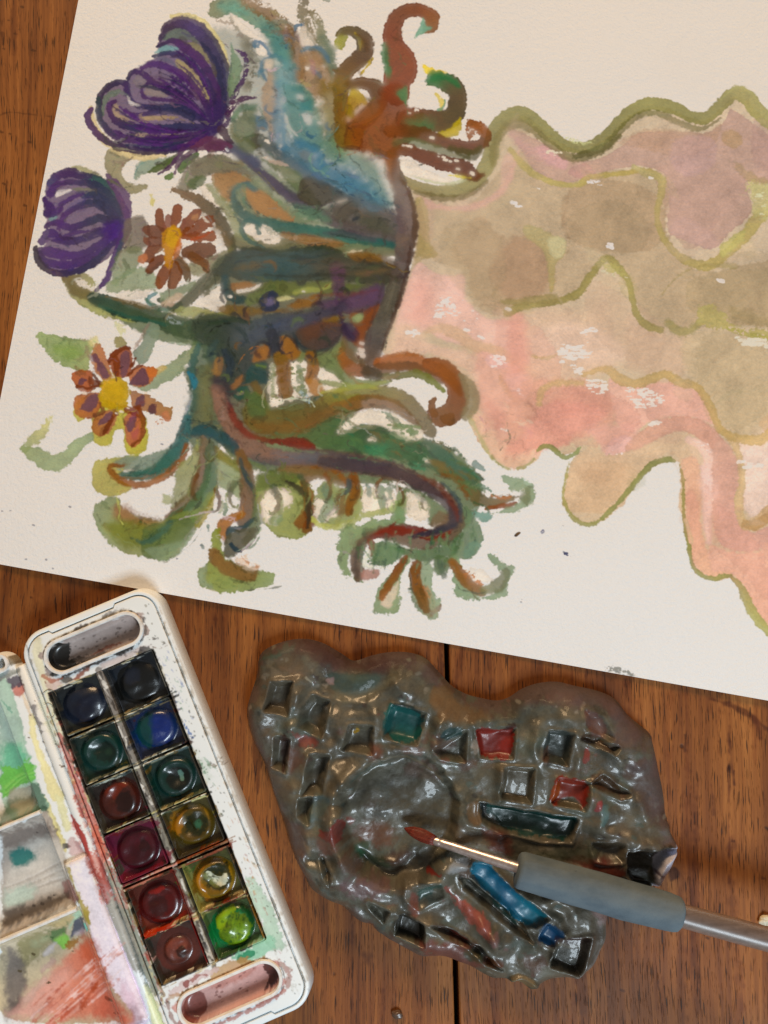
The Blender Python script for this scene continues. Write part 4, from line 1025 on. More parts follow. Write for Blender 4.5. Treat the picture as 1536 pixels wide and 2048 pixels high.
    S('1260,420 1270,560 1240,700 1170,800 1070,870 960,930', [50, 70, 80, 90, 90, 60], '6a7058 5c7858 5a7450 5a7450 56704c', a=.9, e=4)
    F('560,830 600,760 700,730 740,790 830,840 960,870 1060,830 1180,790 1290,670 1300,700 1220,850 1160,920 1080,1060 980,1110 870,1090 740,1060 620,970', 'a0aa80 94985c 8a9458 a0a878', a=.9, ang=0, e=2.5, rough=2.5)
    F('690,790 760,780 830,840 960,870 980,890 860,910 740,880 680,830', 'b07a5c a87450', a=.75, e=10)
    F('620,900 760,870 900,900 1040,860 1100,900 1000,1020 860,1040 720,1010', '84853c 868a44', a=.75, e=10, ang=0)
    F('860,930 1000,880 1100,860 1200,880 1100,1010 1000,1080 865,1095', '6a7c50 74805a', a=.75, dk=.25, e=2)
    S('800,980 860,1000 940,970 1020,890', [8, 24, 40, 34], '4a6c5c', a=.8, e=5)
    F('1170,900 1210,860 1300,660 1280,780 1230,880 1190,920', 'b5a440', a=.8, e=3)
    F('870,1050 980,1020 1090,990 1180,920 1150,980 1070,1080 960,1115', '9aa888', a=.75, e=3)
    S('1090,1060 1160,1000 1210,920', [4, 5, 4], '7a8a80', a=.6, dry=.3)
    # middle hanging leaf
    F('1300,460 1370,480 1440,560 1460,650 1440,750 1390,700 1310,660', 'aab08c a9b286', a=.9, e=3)
    F('1290,420 1360,470 1440,540 1460,620 1400,560 1300,500', '94803c 8a8a4c', a=.85, e=4)
    V(350, 720)
    S('390,560 430,680 440,780 440,880 420,960', [50, 70, 76, 90, 80], '8a6440 7d5c3c 84644a 7d6450', a=.93, e=3)
    S('390,590 420,690 470,770 490,830', [20, 26, 26, 10], '2c4c50 2c4448', a=.93, e=1.5)
    S('490,830 490,930 470,1020 430,1090', [30, 50, 60, 40], '6f7c58 6a7450', a=.88, e=4)
    F('250,980 320,930 400,900 420,940 330,1000 310,1100 260,1050', 'b5783c', a=.92, e=2.5)
    S('320,1060 330,1020 400,1010 460,960', [26, 34, 30, 20], '2f4c50', a=.94, e=1.5)
    F('310,1050 420,1010 490,1010 460,1100 400,1150 310,1190 290,1140', '5f5c48 6a6450', a=.92, e=3)
    S('340,1110 370,1140 400,1150', [20, 26, 10], '26404c', a=.9)
    F('440,1130 500,1080 510,1040 470,1120', '8a9a80', a=.8)
    F('210,1130 230,1030 260,1000 280,1110 300,1180 380,1230 500,1260 600,1280 590,1330 520,1370 360,1390 220,1385 150,1330 140,1260 200,1210', '9aa050 97a25a a0ac78', a=.93, e=2, rough=3, ang=30)
    F('140,1270 190,1220 190,1320 240,1375 180,1360 145,1320', 'a4b094', a=.8, e=3)
    F('205,1140 240,1120 300,1190 400,1240 490,1250 490,1320 380,1320 260,1260 210,1200', '98704a 8f6c48', a=.92, e=4)
    F('360,1190 430,1160 440,1210 500,1220 480,1260 390,1230', 'e0c8b4', a=.85, rough=4, dry=.25)
    S('400,1180 440,1220 490,1240', [12, 10, 10], 'd89870', a=.7, dry=.4)
    S('440,1380 560,1370 660,1350', [4, 5, 2], '75786a', a=.7)
    # row of hanging roots
    F('490,700 640,680 760,720 840,800 820,940 820,1020 740,1070 640,1060 560,1010 510,940 490,840', 'a3a468 a8ac68 a4a860', a=.92, e=2.5, rough=3)
    F('500,680 640,660 760,700 700,750 600,760 500,780', '6a7444', a=.85, e=6)
    F('530,820 600,770 690,800 700,860 640,910 600,990 540,960 520,880', PW, a=.98, e=1.8, rough=4)
    F('560,950 640,930 640,970 590,990', '9aaa84', a=.75, e=3)
    S('770,740 810,830 820,940 790,1010', [40, 50, 50, 50], '9a6438 8a5a38', a=.9, e=3)
    S('670,730 730,760 790,830 800,920 790,1000', [10, 30, 36, 40, 20], '3a3428 40382a 46382a', a=.92, e=2)
    F('710,970 780,910 790,1000 740,1010', '8f5430', a=.85, e=3)
    F('830,840 900,720 1000,770 1100,740 1140,800 1130,900 1060,960 960,1000 880,990 850,920', '9aa26a a4a866', a=.9, e=3, rough=3)
    F('840,840 890,830 940,880 920,960 870,970 840,930', PW, a=.98, e=1.8, rough=4)
    F('930,900 980,870 980,940 930,945', PW, a=.95, rough=3)
    F('880,760 920,740 950,830 900,860', '86967c', a=.85, e=3)
    S('880,950 920,880 960,840', [40, 50, 20], '98a888', a=.8, e=3)
    S('1070,700 1080,790 1050,860 1040,920', [50, 60, 50, 34], '8c5c34 94602c 8c5a2c', a=.94, e=2)
    S('1000,800 990,880 990,930', [40, 50, 30], '8a7050', a=.9, e=3)
    S('1040,730 1040,770 1025,800', [26, 30, 20], '4a5c5c', a=.85)
    F('1130,770 1220,760 1320,800 1330,880 1280,910 1200,930 1130,920', PW, a=.98, rough=4)
    F('1390,830 1480,830 1510,920 1460,960 1390,930', PW, a=.98, rough=4)
    S('1230,770 1240,840 1245,900', [40, 40, 20], '93a488', a=.85, e=2.5)
    S('1160,760 1165,800', 26, '7a9080', a=.7, e=3)
    S('1280,780 1300,830', [30, 12], '96a890', a=.75, e=3)
    S('830,960 900,1000 1020,990 1140,930 1300,900 1350,850', [20, 24, 26, 30, 34, 30], 'c9c67c bfc07a a8ac74', a=.85, e=3, rough=3)
    F('1330,800 1390,790 1380,960 1330,990 1320,900', '8a9860', a=.85, e=4)
    # tail loop at lower right
    V(650, 750)
    F('80,1140 90,930 200,900 280,860 380,860 440,790 480,870 330,960 200,1030 150,1100 160,1200 220,1240 120,1200', '93a676 8a9c68 94ac84', a=.9, e=3, rough=4)
    F('400,660 560,690 700,780 740,860 620,890 600,800 540,740', '6a7c50', a=.88, e=5, rough=3)
    F('490,700 600,760 620,860 560,870 500,840', PW, a=.96, rough=4)
    F('570,540 700,500 800,560 900,570 950,620 860,620 760,580 640,560', '66705a 6a7a64', a=.85, e=4)
    F('600,380 700,420 780,500 860,550 950,620 870,630 760,570 640,500 560,440', '63705c 5c7864 60705f', a=.9, e=4)
    F('620,520 700,520 760,570 820,640 900,680 1000,730 1140,720 1150,740 1020,800 900,780 840,720 760,640', '8a7850 7a6a48 8a7250', a=.92, e=4, rough=3)
    S('700,600 790,610 830,680 850,740', [16, 26, 30, 20], '85542e', a=.75, e=5)
    S('960,800 1060,785 1140,770', [16, 28, 22], '9a5a2c 944f22', a=.94, e=1.5)
    S('1000,720 1060,740 1120,725', [10, 20, 10], 'cf8a60', a=.8, dry=.35, rough=4)
    F('1060,610 1150,610 1230,650 1265,720 1220,790 1120,820 1000,830 1150,770 1200,690 1120,690', 'a2b494 98a880', a=.85, e=3, rough=3)
    F('1180,700 1230,670 1220,780 1170,740', '8a8a68', a=.75, e=3)
    S('900,530 950,570', [34, 20], '93a49a', a=.85)
    F('860,820 940,820 1000,840 980,880 900,860', '7fa896', a=.85, e=3, rough=3)
    F('830,780 900,850 940,950 940,1010 880,1090 780,1110 700,1120 800,1000', '74825e 7a9070', a=.9, e=3, rough=3)
    F('860,1000 940,1010 900,1080 830,1090', '8aa48c', a=.8, e=3)
    F('400,1020 560,1040 720,1010 800,920 830,960 780,1080 700,1100 560,1120 470,1080', '63784c 5c7450', a=.92, e=4)
    F('-20,480 200,520 420,560 560,600 700,680 800,760 840,880 800,960 700,1020 560,1050 430,1010 330,980 260,1010 230,1100 230,1200 190,1240 150,1150 150,1060 200,980 300,920 450,890 620,920 700,880 740,800 700,740 560,680 400,640 200,580 -20,560', '7d6254 76604e 7a6450 7f6858 75604e', a=.94, e=3, ang=0)
    F('640,860 690,820 740,850 720,900 640,910', '8a7058', a=.8, e=4)
    S('-10,520 140,540 300,560 430,590 560,650 680,730 760,800 770,870 720,920 620,950 520,970', [50, 60, 60, 60, 60, 50, 50, 50, 40, 34, 16], '4f4648 4c4048 503c42 4a3a40 4a4048 403c46 44303c', a=.85, e=4)
    S('560,600 680,660 740,740 790,820 800,870', [10, 30, 30, 30, 20], '7a4434 74382f', a=.8, e=5)
    S('690,640 760,700 810,790 810,870', [10, 20, 24, 14], '3f5058', a=.7, e=4)
    F('270,960 360,910 480,905 620,925 560,950 440,965 330,975 280,990', '87321f 803428', a=.94, e=2.5)
    F('560,975 660,960 760,920 740,960 660,995', '80321f', a=.93, e=2.5)
    S('500,970 600,950 700,930 790,900', [10, 22, 24, 20], '3a3a44', a=.85, e=3)
    S('290,960 250,990 200,1050 180,1130 190,1200', [14, 20, 24, 26, 20], '6a4c40 4e4a48 5c4a40', a=.7, e=6)
    S('270,1000 280,1030 275,1075', [36, 34, 20], '8a4226', a=.92)
    F('220,1180 310,1160 330,1200 240,1235', 'c99a8c', a=.9, e=4)
    F('300,1010 420,1000 480,1070 420,1120 340,1150 250,1120 290,1080', '66804f 6c8a60', a=.9, e=3, rough=3)
    F('230,1090 260,1040 265,1090 250,1130 360,1150 300,1160 225,1140', 'e0dccc', a=.9, rough=3)
    # small orange rootlets with green halos
    F('290,1390 310,1290 400,1180 470,1090 520,1100 460,1190 450,1280 440,1400 380,1435 310,1425', '9cac84 94a674', a=.9, e=2.5, rough=3)
    F('340,1350 430,1240 440,1300 400,1380 350,1395', 'dcc8b4 d2c4ac', a=.9, e=3, rough=3)
    S('480,1095 440,1160 400,1230 350,1310 340,1340', [30, 40, 40, 34, 14], '8a5024 96602f a0683c', a=.95, e=1.5)
    S('340,1340 380,1290', [20, 8], 'd88c5c', a=.85, dry=.2)
    F('510,1290 510,1150 560,1120 640,1140 640,1260 660,1340 700,1340 680,1440 640,1460 580,1430 530,1370', 'a6b494 9cae8a', a=.88, e=2.5, rough=3)
    S('548,1140 540,1210 560,1290 590,1360 610,1410', [50, 56, 56, 56, 30], '8a5628 905c2c 8f6034 84603c', a=.95, e=1.6)
    S('600,1270 620,1310 630,1350', [24, 20, 10], 'd08a60', a=.7, dry=.3)
    S('640,1430 680,1400 690,1380', [20, 26, 14], 'a08474', a=.75)
    F('650,1090 740,1090 750,1160 700,1200 660,1190', '63784f', a=.9, e=4)
    S('690,1130 710,1200', [36, 30], '5c6a58', a=.7, e=4)
    F('740,1100 800,1090 830,1200 900,1310 1000,1310 1080,1230 1060,1180 980,1080 1030,1090 1090,1150 1130,1160 1100,1240 1060,1340 900,1350 790,1320 770,1240', '8fa67c 9ab08c a6b494', a=.88, e=2.5, rough=4)
    F('850,1170 940,1170 1000,1240 900,1240 840,1220', 'e2d6c8', a=.7, rough=4)
    S('760,1120 800,1180 860,1250 940,1300', [40, 50, 54, 50], '96602f 96653c 93704c', a=.93, e=2)
    S('850,1190 900,1230 950,1260', [30, 34, 14], 'cf8450', a=.8, dry=.4, rough=4)
    S('960,1290 1040,1260 1080,1190', [50, 60, 44], '8a8a66 93947a', a=.85, e=3)
    V(0, 0, 1)
    r = np.random.default_rng(63)
    for x, y, s_, fl in ((545, 1010, 1, 1), (600, 990, 1, 1), (650, 985, .9, 1), (705, 985, .9, 1), (760, 985, .7, -1), (800, 1000, .6, 1), (850, 1010, .6, -1), (470, 1000, .9, -1), (430, 1010, .8, 1), (395, 985, .9, -1)):
        pts_ = [(0, -38), (9, -22), (12, -4), (7, 12), (-3, 17), (-8, 10)]
        t = ' '.join('%g,%g' % (x + fl * a * s_, y + b * s_) for a, b in pts_)
        S(t, [9 * s_, 10 * s_, 8 * s_, 6 * s_, 4 * s_, 1.5], ['7a4a26 5c3a22 6a7a4a', '4c5c40 6a5a38 8a9458', '8a5228 4a4630'][int(r.integers(0, 3))], a=.8, e=1.6, rough=1.6)
        S(' '.join('%g,%g' % (x + fl * (a + 8) * s_, y + (b + 3) * s_) for a, b in pts_[1:5]), [2, 4, 3, 1], 'a9b07a', a=.6, e=1.6)
    for k in range(46):
        t = r.random()
        x, y = 650 + 300 * t, 820 + 130 * t + 26 * r.standard_normal()
        L = 16 + 26 * r.random()
        S('%g,%g %g,%g %g,%g' % (x, y, x + L * .6, y + L * .2, x + L, y + L * .62), [2, 3 + 6 * r.random(), 1], ['4f6c4a', '6a8458', '3f7a58', '7a7a50', '84704a'][k % 5], a=.7, e=1.5, rough=1.8, dry=.25 if k % 3 == 0 else 0)
    for k in range(40):
        t = r.random()
        x, y = 700 + 250 * t, 1085 + 14 * r.standard_normal() - 40 * max(0, t - .6)
        L = 14 + 22 * r.random()
        S('%g,%g %g,%g' % (x, y, x + 5 * r.standard_normal(), y + L), [5, 2], ['5a7850', '7f9a70', '4c6a54', '94a884'][k % 4], a=.6, e=1.6, rough=1.8, dry=.2 if k % 3 == 0 else 0)
    V(650, 750)
    # drops and specks on the sheet
    F('1135,962 1150,945 1172,942 1165,955 1145,968', '3c2a20', a=.97, rough=.4, e=.8, var=.3)
    S('1150,955 1163,947', 5, '8a6a4c', a=.8)
    S('1295,940 1305,930 1312,938 1300,946', [5, 6, 5, 5], '5c5f86', a=.8)
    D('1440,1075 1450,1080 1445,1070', 12, '2a3560')
    D('1470,1085 1490,1082 1430,1062 1180,1345 1175,1360 1425,903', 5, '55586c', a=.7)
    V(1024, 850)
    F('545,1470 580,1450 640,1455 700,1480 760,1512 700,1505 600,1480', '8a8a84', a=.85, e=3, dry=.25, rough=3)
    V(0, 750)
    D('15,815 65,812 420,790 280,1108 160,1105 205,900 320,1160 1065,1100 1210,1020 1250,915 970,415', 9, '8a8890', a=.75)
    S('1350,770 1355,800 1350,840', [14, 22, 10], '8a9a80', a=.85)
    S('1248,905 1252,930', 14, '93a498', a=.8)
    S('1210,1015 1220,1035', 10, 'a0a8a0', a=.8)


def paint_sheet():
    c = Canvas(-225, -150, 345, 315, 4.0, 0.9, paper_light, seed=7)
    c.sat, c.wm = .94, 1.0
    paint_flow(c)
    c.enrich(150, 5, .10, 60, 26, (800, 180, 1560, 1300), a=.26, shift=.03)
    c.enrich(140, 6, .14, 40, 5, (800, 180, 1560, 1300), a=.28, shift=.03)
    c.sat, c.wm, c.dark = 1.26, 1.28, .66
    paint_under(c)
    paint_creature(c)
    paint_lower(c)
    c.view(400, 0)
    c.F('450,520 560,480 700,700 800,880 960,1000 1120,1220 1000,1250 800,1120 620,1020 500,900', '6f9ca2 5f93a4 6f9a9e', a=.34, e=18, dk=0, ang=40, rough=3)
    c.F('440,200 500,260 560,380 560,500 480,540 430,400', '6fa29a', a=.4, e=14, dk=0)
    c.F('860,600 1050,620 1180,760 1150,980 1050,950 900,860', 'a05c30', a=.5, e=18, dk=0)
    paint_curls(c)
    c.bleed((470, 60, 800, 440), .8)
    c.bleed((60, 0, 1070, 1240), .5)
    c.sat, c.wm, c.dark = 1.22, 1.42, .70
    paint_thistles(c)
    c.sat, c.wm, c.dark = 1.18, 1.15, .80
    paint_daisies(c)
    c.dark = 1.0
    c.bleed((60, 0, 1070, 1240), .15)
    c.enrich(620, 1, .45, 40, 9, (60, 0, 810, 840), a=.50, shift=.14)
    c.enrich(820, 2, .60, 24, 4, (60, 0, 810, 840), a=.45, shift=.10)
    c.enrich(300, 3, .45, 40, 8, (180, 820, 1070, 1240), a=.50, shift=.14)
    c.enrich(420, 4, .60, 24, 4, (180, 820, 1070, 1240), a=.45, shift=.10)
    c.enrich(170, 11, .55, 70, 2.6, (60, 0, 810, 840), a=.75, shift=.10)
    c.enrich(110, 12, .55, 70, 2.6, (180, 820, 1070, 1240), a=.75, shift=.10)
    return c
# ------------------------------------------------------------------ mesh, object and material helpers (geometry given in mm)
COL = scene.collection


def prop(o, label=None, category=None, group=None, kind=None):
    for k, v in (('label', label), ('category', category), ('group', group), ('kind', kind)):
        if v:
            o[k] = v
    return o


def thing(name, loc, label, category, group=None):
    o = bpy.data.objects.new(name, None)
    o.empty_display_size = .01
    COL.objects.link(o)
    o.location = [c * .001 for c in loc]
    return prop(o, label, category, group)


def base_of(parent):
    x = np.zeros(3)
    while parent is not None:
        x = x + np.array(parent.location) * 1000
        parent = parent.parent
    return x


def mesh_obj(name, V, F, mat, parent=None, smooth_=True, canvas=None, origin=None):
    V = np.asarray(V, dtype=np.float64)
    me = bpy.data.meshes.new(name)
    off = base_of(parent) if parent is not None else np.array(origin if origin is not None else (0, 0, 0.0))
    me.from_pydata(((V - off) * .001).tolist(), [], [list(f) for f in F])
    if canvas is not None:
        uv = me.uv_layers.new(name='UVMap')
        idx = np.empty(len(me.loops), np.int32)
        me.loops.foreach_get('vertex_index', idx)
        u = (V[:, 0] - canvas.x0) / (canvas.x1 - canvas.x0)
        v = (V[:, 1] - canvas.y0) / (canvas.y1 - canvas.y0)
        uv.data.foreach_set('uv', np.stack([u[idx], v[idx]], -1).astype(np.float32).ravel())
    if smooth_:
        me.polygons.foreach_set('use_smooth', np.ones(len(me.polygons), bool))
    me.update()
    o = bpy.data.objects.new(name, me)
    COL.objects.link(o)
    if mat:
        me.materials.append(mat)
    if parent is not None:
        o.parent = parent
    elif origin is not None:
        o.location = [c * .001 for c in origin]
    return o


def sharp_by_angle(o, deg=35):
    me = o.data
    bm = bmesh.new()
    bm.from_mesh(me)
    for e in bm.edges:
        if len(e.link_faces) == 2 and e.calc_face_angle(0) > math.radians(deg):
            e.smooth = False
    bm.to_mesh(me)
    bm.free()
    return o


class NT:
    def __init__(s, name):
        s.m = bpy.data.materials.new(name)
        s.m.use_nodes = True
        s.t = s.m.node_tree
        s.b = s.t.nodes['Principled BSDF']

    def n(s, typ, inp=None, **kw):
        x = s.t.nodes.new(typ)
        for k, v in kw.items():
            setattr(x, k, v)
        for k, v in (inp or {}).items():
            s.put(x.inputs[k], v)
        return x

    def put(s, sock, v):
        if isinstance(v, bpy.types.NodeSocket):
            s.t.links.new(v, sock)
        elif isinstance(v, bpy.types.Node):
            s.t.links.new(v.outputs[0], sock)
        else:
            sock.default_value = v

    def math(s, op, a, b=0.0, clamp=False):
        x = s.n('ShaderNodeMath', {0: a, 1: b}, operation=op)
        x.use_clamp = clamp
        return x.outputs[0]

    def noise(s, vec, scale=1.0, detail=3.0, rough=.5, dist=0.0):
        return s.n('ShaderNodeTexNoise', {'Vector': vec, 'Scale': scale, 'Detail': detail, 'Roughness': rough, 'Distortion': dist}).outputs['Fac']

    def scaled(s, v, loc=(0, 0, 0)):
        """object position in mm times v per axis"""
        tc = s.n('ShaderNodeTexCoord').outputs['Object']
        return s.n('ShaderNodeMapping', {'Vector': tc, 'Location': loc, 'Scale': [1000 * q for q in v]}).outputs[0]

    def ramp(s, fac, stops):
        r = s.n('ShaderNodeValToRGB', {'Fac': fac})
        e = r.color_ramp.elements
        while len(e) < len(stops):
            e.new(.5)
        for q, (p, c) in zip(e, stops):
            q.position = p
            q.color = (*c, 1) if len(c) == 3 else c
        return r.outputs[0]

    def step(s, fac, a, b):
        return s.n('ShaderNodeMapRange', {'Value': fac, 'From Min': a, 'From Max': b}, interpolation_type='SMOOTHSTEP').outputs[0]

    def mix(s, fac, a, b, mode='MIX'):
        x = s.n('ShaderNodeMix', data_type='RGBA', blend_type=mode)
        s.put(x.inputs[0], fac)
        s.put(x.inputs[6], a if not isinstance(a, tuple) else (*a, 1)[:4])
        s.put(x.inputs[7], b if not isinstance(b, tuple) else (*b, 1)[:4])
        return x.outputs[2]

    def bump(s, h, strength, dist_mm):
        return s.n('ShaderNodeBump', {'Height': h, 'Strength': strength, 'Distance': dist_mm * .001}).outputs[0]

    def set(s, **kw):
        for k, v in kw.items():
            s.put(s.b.inputs[k.replace('_', ' ')], v if not (isinstance(v, tuple) and len(v) == 3) else (*v, 1))
        return s.m


def canvas_image(c, name, albedo=.80, blend=None):
    """turn seen colours into reflectances (paper white = albedo) and store them as an image generated here"""
    a = c.px / c.base(c) * albedo
    a = np.clip(a, .002, .9)
    a = np.where(a <= .0031308, a * 12.92, 1.055 * a ** (1 / 2.4) - .055)
    rgba = np.ones((c.H, c.W, 4), np.float32)
    rgba[..., :3] = a[::-1]
    im = bpy.data.images.new(name, c.W, c.H, alpha=False)
    im.pixels.foreach_set(rgba.ravel())
    im.update()
    im.pack()
    return im


def flat_light(h):
    c0 = hexlin(h)
    return lambda c: c0[None, None, :]


def rrect(u0, v0, u1, v1, r, n=8, notch=None):
    """closed outline of a rounded rectangle; notch = (ua, ub, depth) steps both short sides inwards"""
    out = []
    for cu, cv, a0 in ((u1 - r, v0 + r, -90), (u1 - r, v1 - r, 0), (u0 + r, v1 - r, 90), (u0 + r, v0 + r, 180)):
        for k in range(n + 1):
            a = math.radians(a0 + 90 * k / n)
            out.append((cu + r * math.cos(a), cv + r * math.sin(a)))
        if notch and a0 == 0:
            ua, ub, d = notch
            out += [(ub, v1), (ub - 1.2, v1 - d), (ua + 1.2, v1 - d), (ua, v1)]
        if notch and a0 == 180:
            ua, ub, d = notch
            out += [(ua, v0), (ua + 1.2, v0 + d), (ub - 1.2, v0 + d), (ub, v0)]
    return out


def loft(loops, close_last=False, close_first=False):
    """loops: lists of equal length of 3-D points"""
    n = len(loops[0])
    V = [p for l in loops for p in l]
    F = []
    for k in range(len(loops) - 1):
        for i in range(n):
            j = (i + 1) % n
            F.append((k * n + i, k * n + j, (k + 1) * n + j, (k + 1) * n + i))
    if close_last:
        F.append(tuple(range((len(loops) - 1) * n, len(loops) * n)))
    if close_first:
        F.append(tuple(reversed(range(n))))
    return V, F


def tube(path, radii, seg=20, squash=1.0):
    path = [np.array(p, float) for p in path]
    loops = []
    for i, p in enumerate(path):
        d = path[min(i + 1, len(path) - 1)] - path[max(i - 1, 0)]
        d /= np.linalg.norm(d)
        side = np.cross(d, (0, 0, 1.0))
        side /= np.linalg.norm(side)
        up = np.cross(side, d)
        loops.append([p + radii[i] * (math.cos(2 * math.pi * k / seg) * side + math.sin(2 * math.pi * k / seg) * up * squash) for k in range(seg)])
    return loft(loops, True, True)
# ------------------------------------------------------------------ the table: two boards with an open joint between them
def make_wood():
    m = NT('oiled_open_grain_wood')
    warp = m.noise(m.scaled((.012, .006, .01)), 1, 2)
    tc = m.scaled((1, 1, 1))
    sep = m.n('ShaderNodeSeparateXYZ', {0: tc})
    x = m.math('ADD', sep.outputs[0], m.math('MULTIPLY', warp, 16.0))
    y, z = sep.outputs[1], sep.outputs[2]

    def vec(sx, sy, o=0.0):
        return m.n('ShaderNodeCombineXYZ', {0: m.math('MULTIPLY', x, sx), 1: m.math('ADD', m.math('MULTIPLY', y, sy), o), 2: m.math('MULTIPLY', z, .05)}).outputs[0]
    broad = m.noise(vec(.045, .0035), 1, 3, .55)
    streak = m.noise(vec(.42, .012, 7), 1, 4, .6)
    fine = m.noise(vec(1.7, .05, 3), 1, 3, .6)
    col = m.ramp(m.math('ADD', m.math('MULTIPLY', broad, .62), m.math('MULTIPLY', streak, .45)),
                 [(.34, (.080, .022, .005)), (.48, (.195, .060, .0125)), (.60, (.315, .108, .022)), (.74, (.46, .176, .042))])
    col = m.mix(m.math('MULTIPLY', m.step(fine, .35, .75), .35), col, (.13, .045, .015))
    # open pores: short dark dashes along the grain, denser in some bands
    band = m.noise(vec(.075, .005, 11), 1, 3, .6)
    p1 = m.noise(vec(1.55, .075, 1), 1, 1.5, .5)
    p2 = m.noise(vec(2.4, .16, 5), 1, 1, .5)
    t1 = m.math('ADD', .685, m.math('MULTIPLY', band, -.16))
    pores = m.math('MULTIPLY', m.math('SUBTRACT', p1, t1), 16.0, True)
    pores2 = m.math('MULTIPLY', m.math('SUBTRACT', p2, .655), 14.0, True)
    por = m.math('MAXIMUM', m.math('MULTIPLY', pores, .85), m.math('MULTIPLY', pores2, .6))
    col = m.mix(por, col, (.022, .009, .005))
    # small dents and drops
    vor = m.n('ShaderNodeTexVoronoi', {'Vector': m.scaled((.055, .045, .05)), 'Scale': 1.0, 'Randomness': 1.0})
    sel = m.math('GREATER_THAN', m.n('ShaderNodeSeparateColor', {0: vor.outputs['Color']}).outputs[0], .62)
    dent = m.math('MULTIPLY', m.step(vor.outputs['Distance'], .075, .03), sel)
    col = m.mix(m.math('MULTIPLY', dent, .75), col, (.035, .012, .008))
    uv = m.n('ShaderNodeTexImage', image=STAIN_SHADE_IMG, extension='EXTEND')
    m.put(uv.inputs[0], m.n('ShaderNodeUVMap').outputs[0])
    col = m.mix(1.0, col, uv.outputs[0], 'MULTIPLY')
    h = m.math('ADD', m.math('MULTIPLY', por, -1.0), m.math('MULTIPLY', fine, .35))
    h = m.math('ADD', h, m.math('MULTIPLY', dent, -1.2))
    rough = m.math('ADD', .46, m.math('MULTIPLY', m.noise(m.scaled((.03, .02, .03)), 1, 4, .6), .22))
    return m.set(Base_Color=col, Roughness=rough, Normal=m.bump(h, .5, .25), Specular_IOR_Level=.22)


stain = Canvas(-210, -275, 210, 275, 2.0, 0.0, flat_light('ffffff'), seed=31)
stain.view(1076, 1400, 3.34)
stain.S('1150,-10 1250,20 1340,60 1430,110 1470,180 1480,250', [10, 26, 30, 34, 30, 14], '8a7068', a=.8, e=6)
stain.S('1430,110 1490,160 1560,210', [24, 24, 24], '8a7068', a=.75, e=6)
stain.F('860,1140 900,1110 940,1140 930,1190 880,1210', '6a4a50', a=.85, e=5)
stain.S('1280,280 1290,420 1310,560', [16, 22, 10], '7a5a50', a=.6, e=6)
stain.S('1150,560 1165,650 1170,760', [10, 20, 12], '7a5a58', a=.6, e=6)
stain.S('1290,910 1310,960 1280,990', [24, 30, 20], '8a6a60', a=.6, e=10)
stain.S('1520,850 1540,860', 20, '3a2a26', a=.8, e=4)
stain.view(1076, 1588, 3.34)
stain.S('1120,955 1135,962', 18, '4a3430', a=.8, e=3)
stain.D('1000,1320 1300,310 560,1310 470,1350 1500,560', 22, '6a443c', a=.6)
stain.view(0, 1150, 3.413)
stain.F('370,150 430,120 460,240 420,330 380,300', '8a7f70', a=.5, e=22)
stain.D('135,430 60,380 300,300 210,150', 14, '4a342c', a=.7)
stain.view(560, 1588, 3.34)
stain.F('550,1060 610,1080 600,1150 560,1140', '7a5a54', a=.6, e=8)
stain.view(0, 0, 3)
stain.S('-10,690 60,670 150,680 250,690 330,700', [6, 8, 8, 8, 4], '6a584c', a=.6, e=3)
stain.D('110,175 20,290 90,200 60,800 5,790 175,850 50,120 130,40 200,300 20,1100 150,1230', 16, '4a342a', a=.6)
_rs = np.random.default_rng(77)
stain.view(0, 0, 1)
for _k in range(260):
    _x, _y, _l = -20 + 1580 * _rs.random(), -60 + 2160 * _rs.random(), 120 + 620 * _rs.random() ** 2
    stain.S('%g,%g %g,%g %g,%g' % (_x, _y, _x + 5 * _rs.standard_normal(), _y + _l / 2, _x + 8 * _rs.standard_normal(), _y + _l), [1, 3 + 22 * _rs.random() ** 2, 1],
            ['b89a88', '9a7a66', 'c0a890', '8a6a58'][_k % 4], a=.30 + .4 * _rs.random(), e=4 + 6 * _rs.random(), dk=0, rough=2)
for _k in range(60):
    _x, _y = -20 + 1580 * _rs.random(), -20 + 2080 * _rs.random()
    stain.S('%g,%g %g,%g' % (_x, _y, _x + 3 * _rs.standard_normal(), _y + 14 + 30 * _rs.random()), 2 + 3 * _rs.random(), '6a4a3c', a=.6, e=2, dk=0)
stain.F('0,1120 130,1130 260,1170 250,1260 120,1280 30,1300 -20,1260', 'a08c80', a=.5, e=26, dk=0)  # soft shade between sheet and paint box, painted into the wood colour
STAIN_SHADE_IMG = canvas_image(stain, 'table_marks_shade', albedo=1.0)
WOOD = make_wood()

gx = [P(893, 1290)[0], P(914, 2048)[0]]
gy = [P(893, 1290)[1], P(914, 2048)[1]]


def groove_x(y):
    return gx[0] + (gx[1] - gx[0]) * (y - gy[0]) / (gy[1] - gy[0])


table = thing('table', (0, 0, -20), 'brown wooden table top with dark open grain under everything', 'table')


def plank(side):
    """one board with an eased top edge along the joint"""
    n = 24
    loops = []
    for k in range(n + 1):
        y = -520 + 1100 * k / n
        g = groove_x(y) + side * 1.15
        far = side * 640
        prof = [(g, -20), (g, -1.0), (g + side * .25, -.3), (g + side * .9, 0), (far, 0), (far, -20)]
        loops.append([(x, y, z) for x, z in prof])
    V = [p for l in loops for p in l]
    F = []
    m = 6
    for k in range(n):
        for i in range(m - 1):
            q = (k * m + i, k * m + i + 1, (k + 1) * m + i + 1, (k + 1) * m + i)
            F.append(q if side < 0 else q[::-1])
    o = mesh_obj('plank', V, F, WOOD, table, smooth_=False, canvas=stain)
    return o


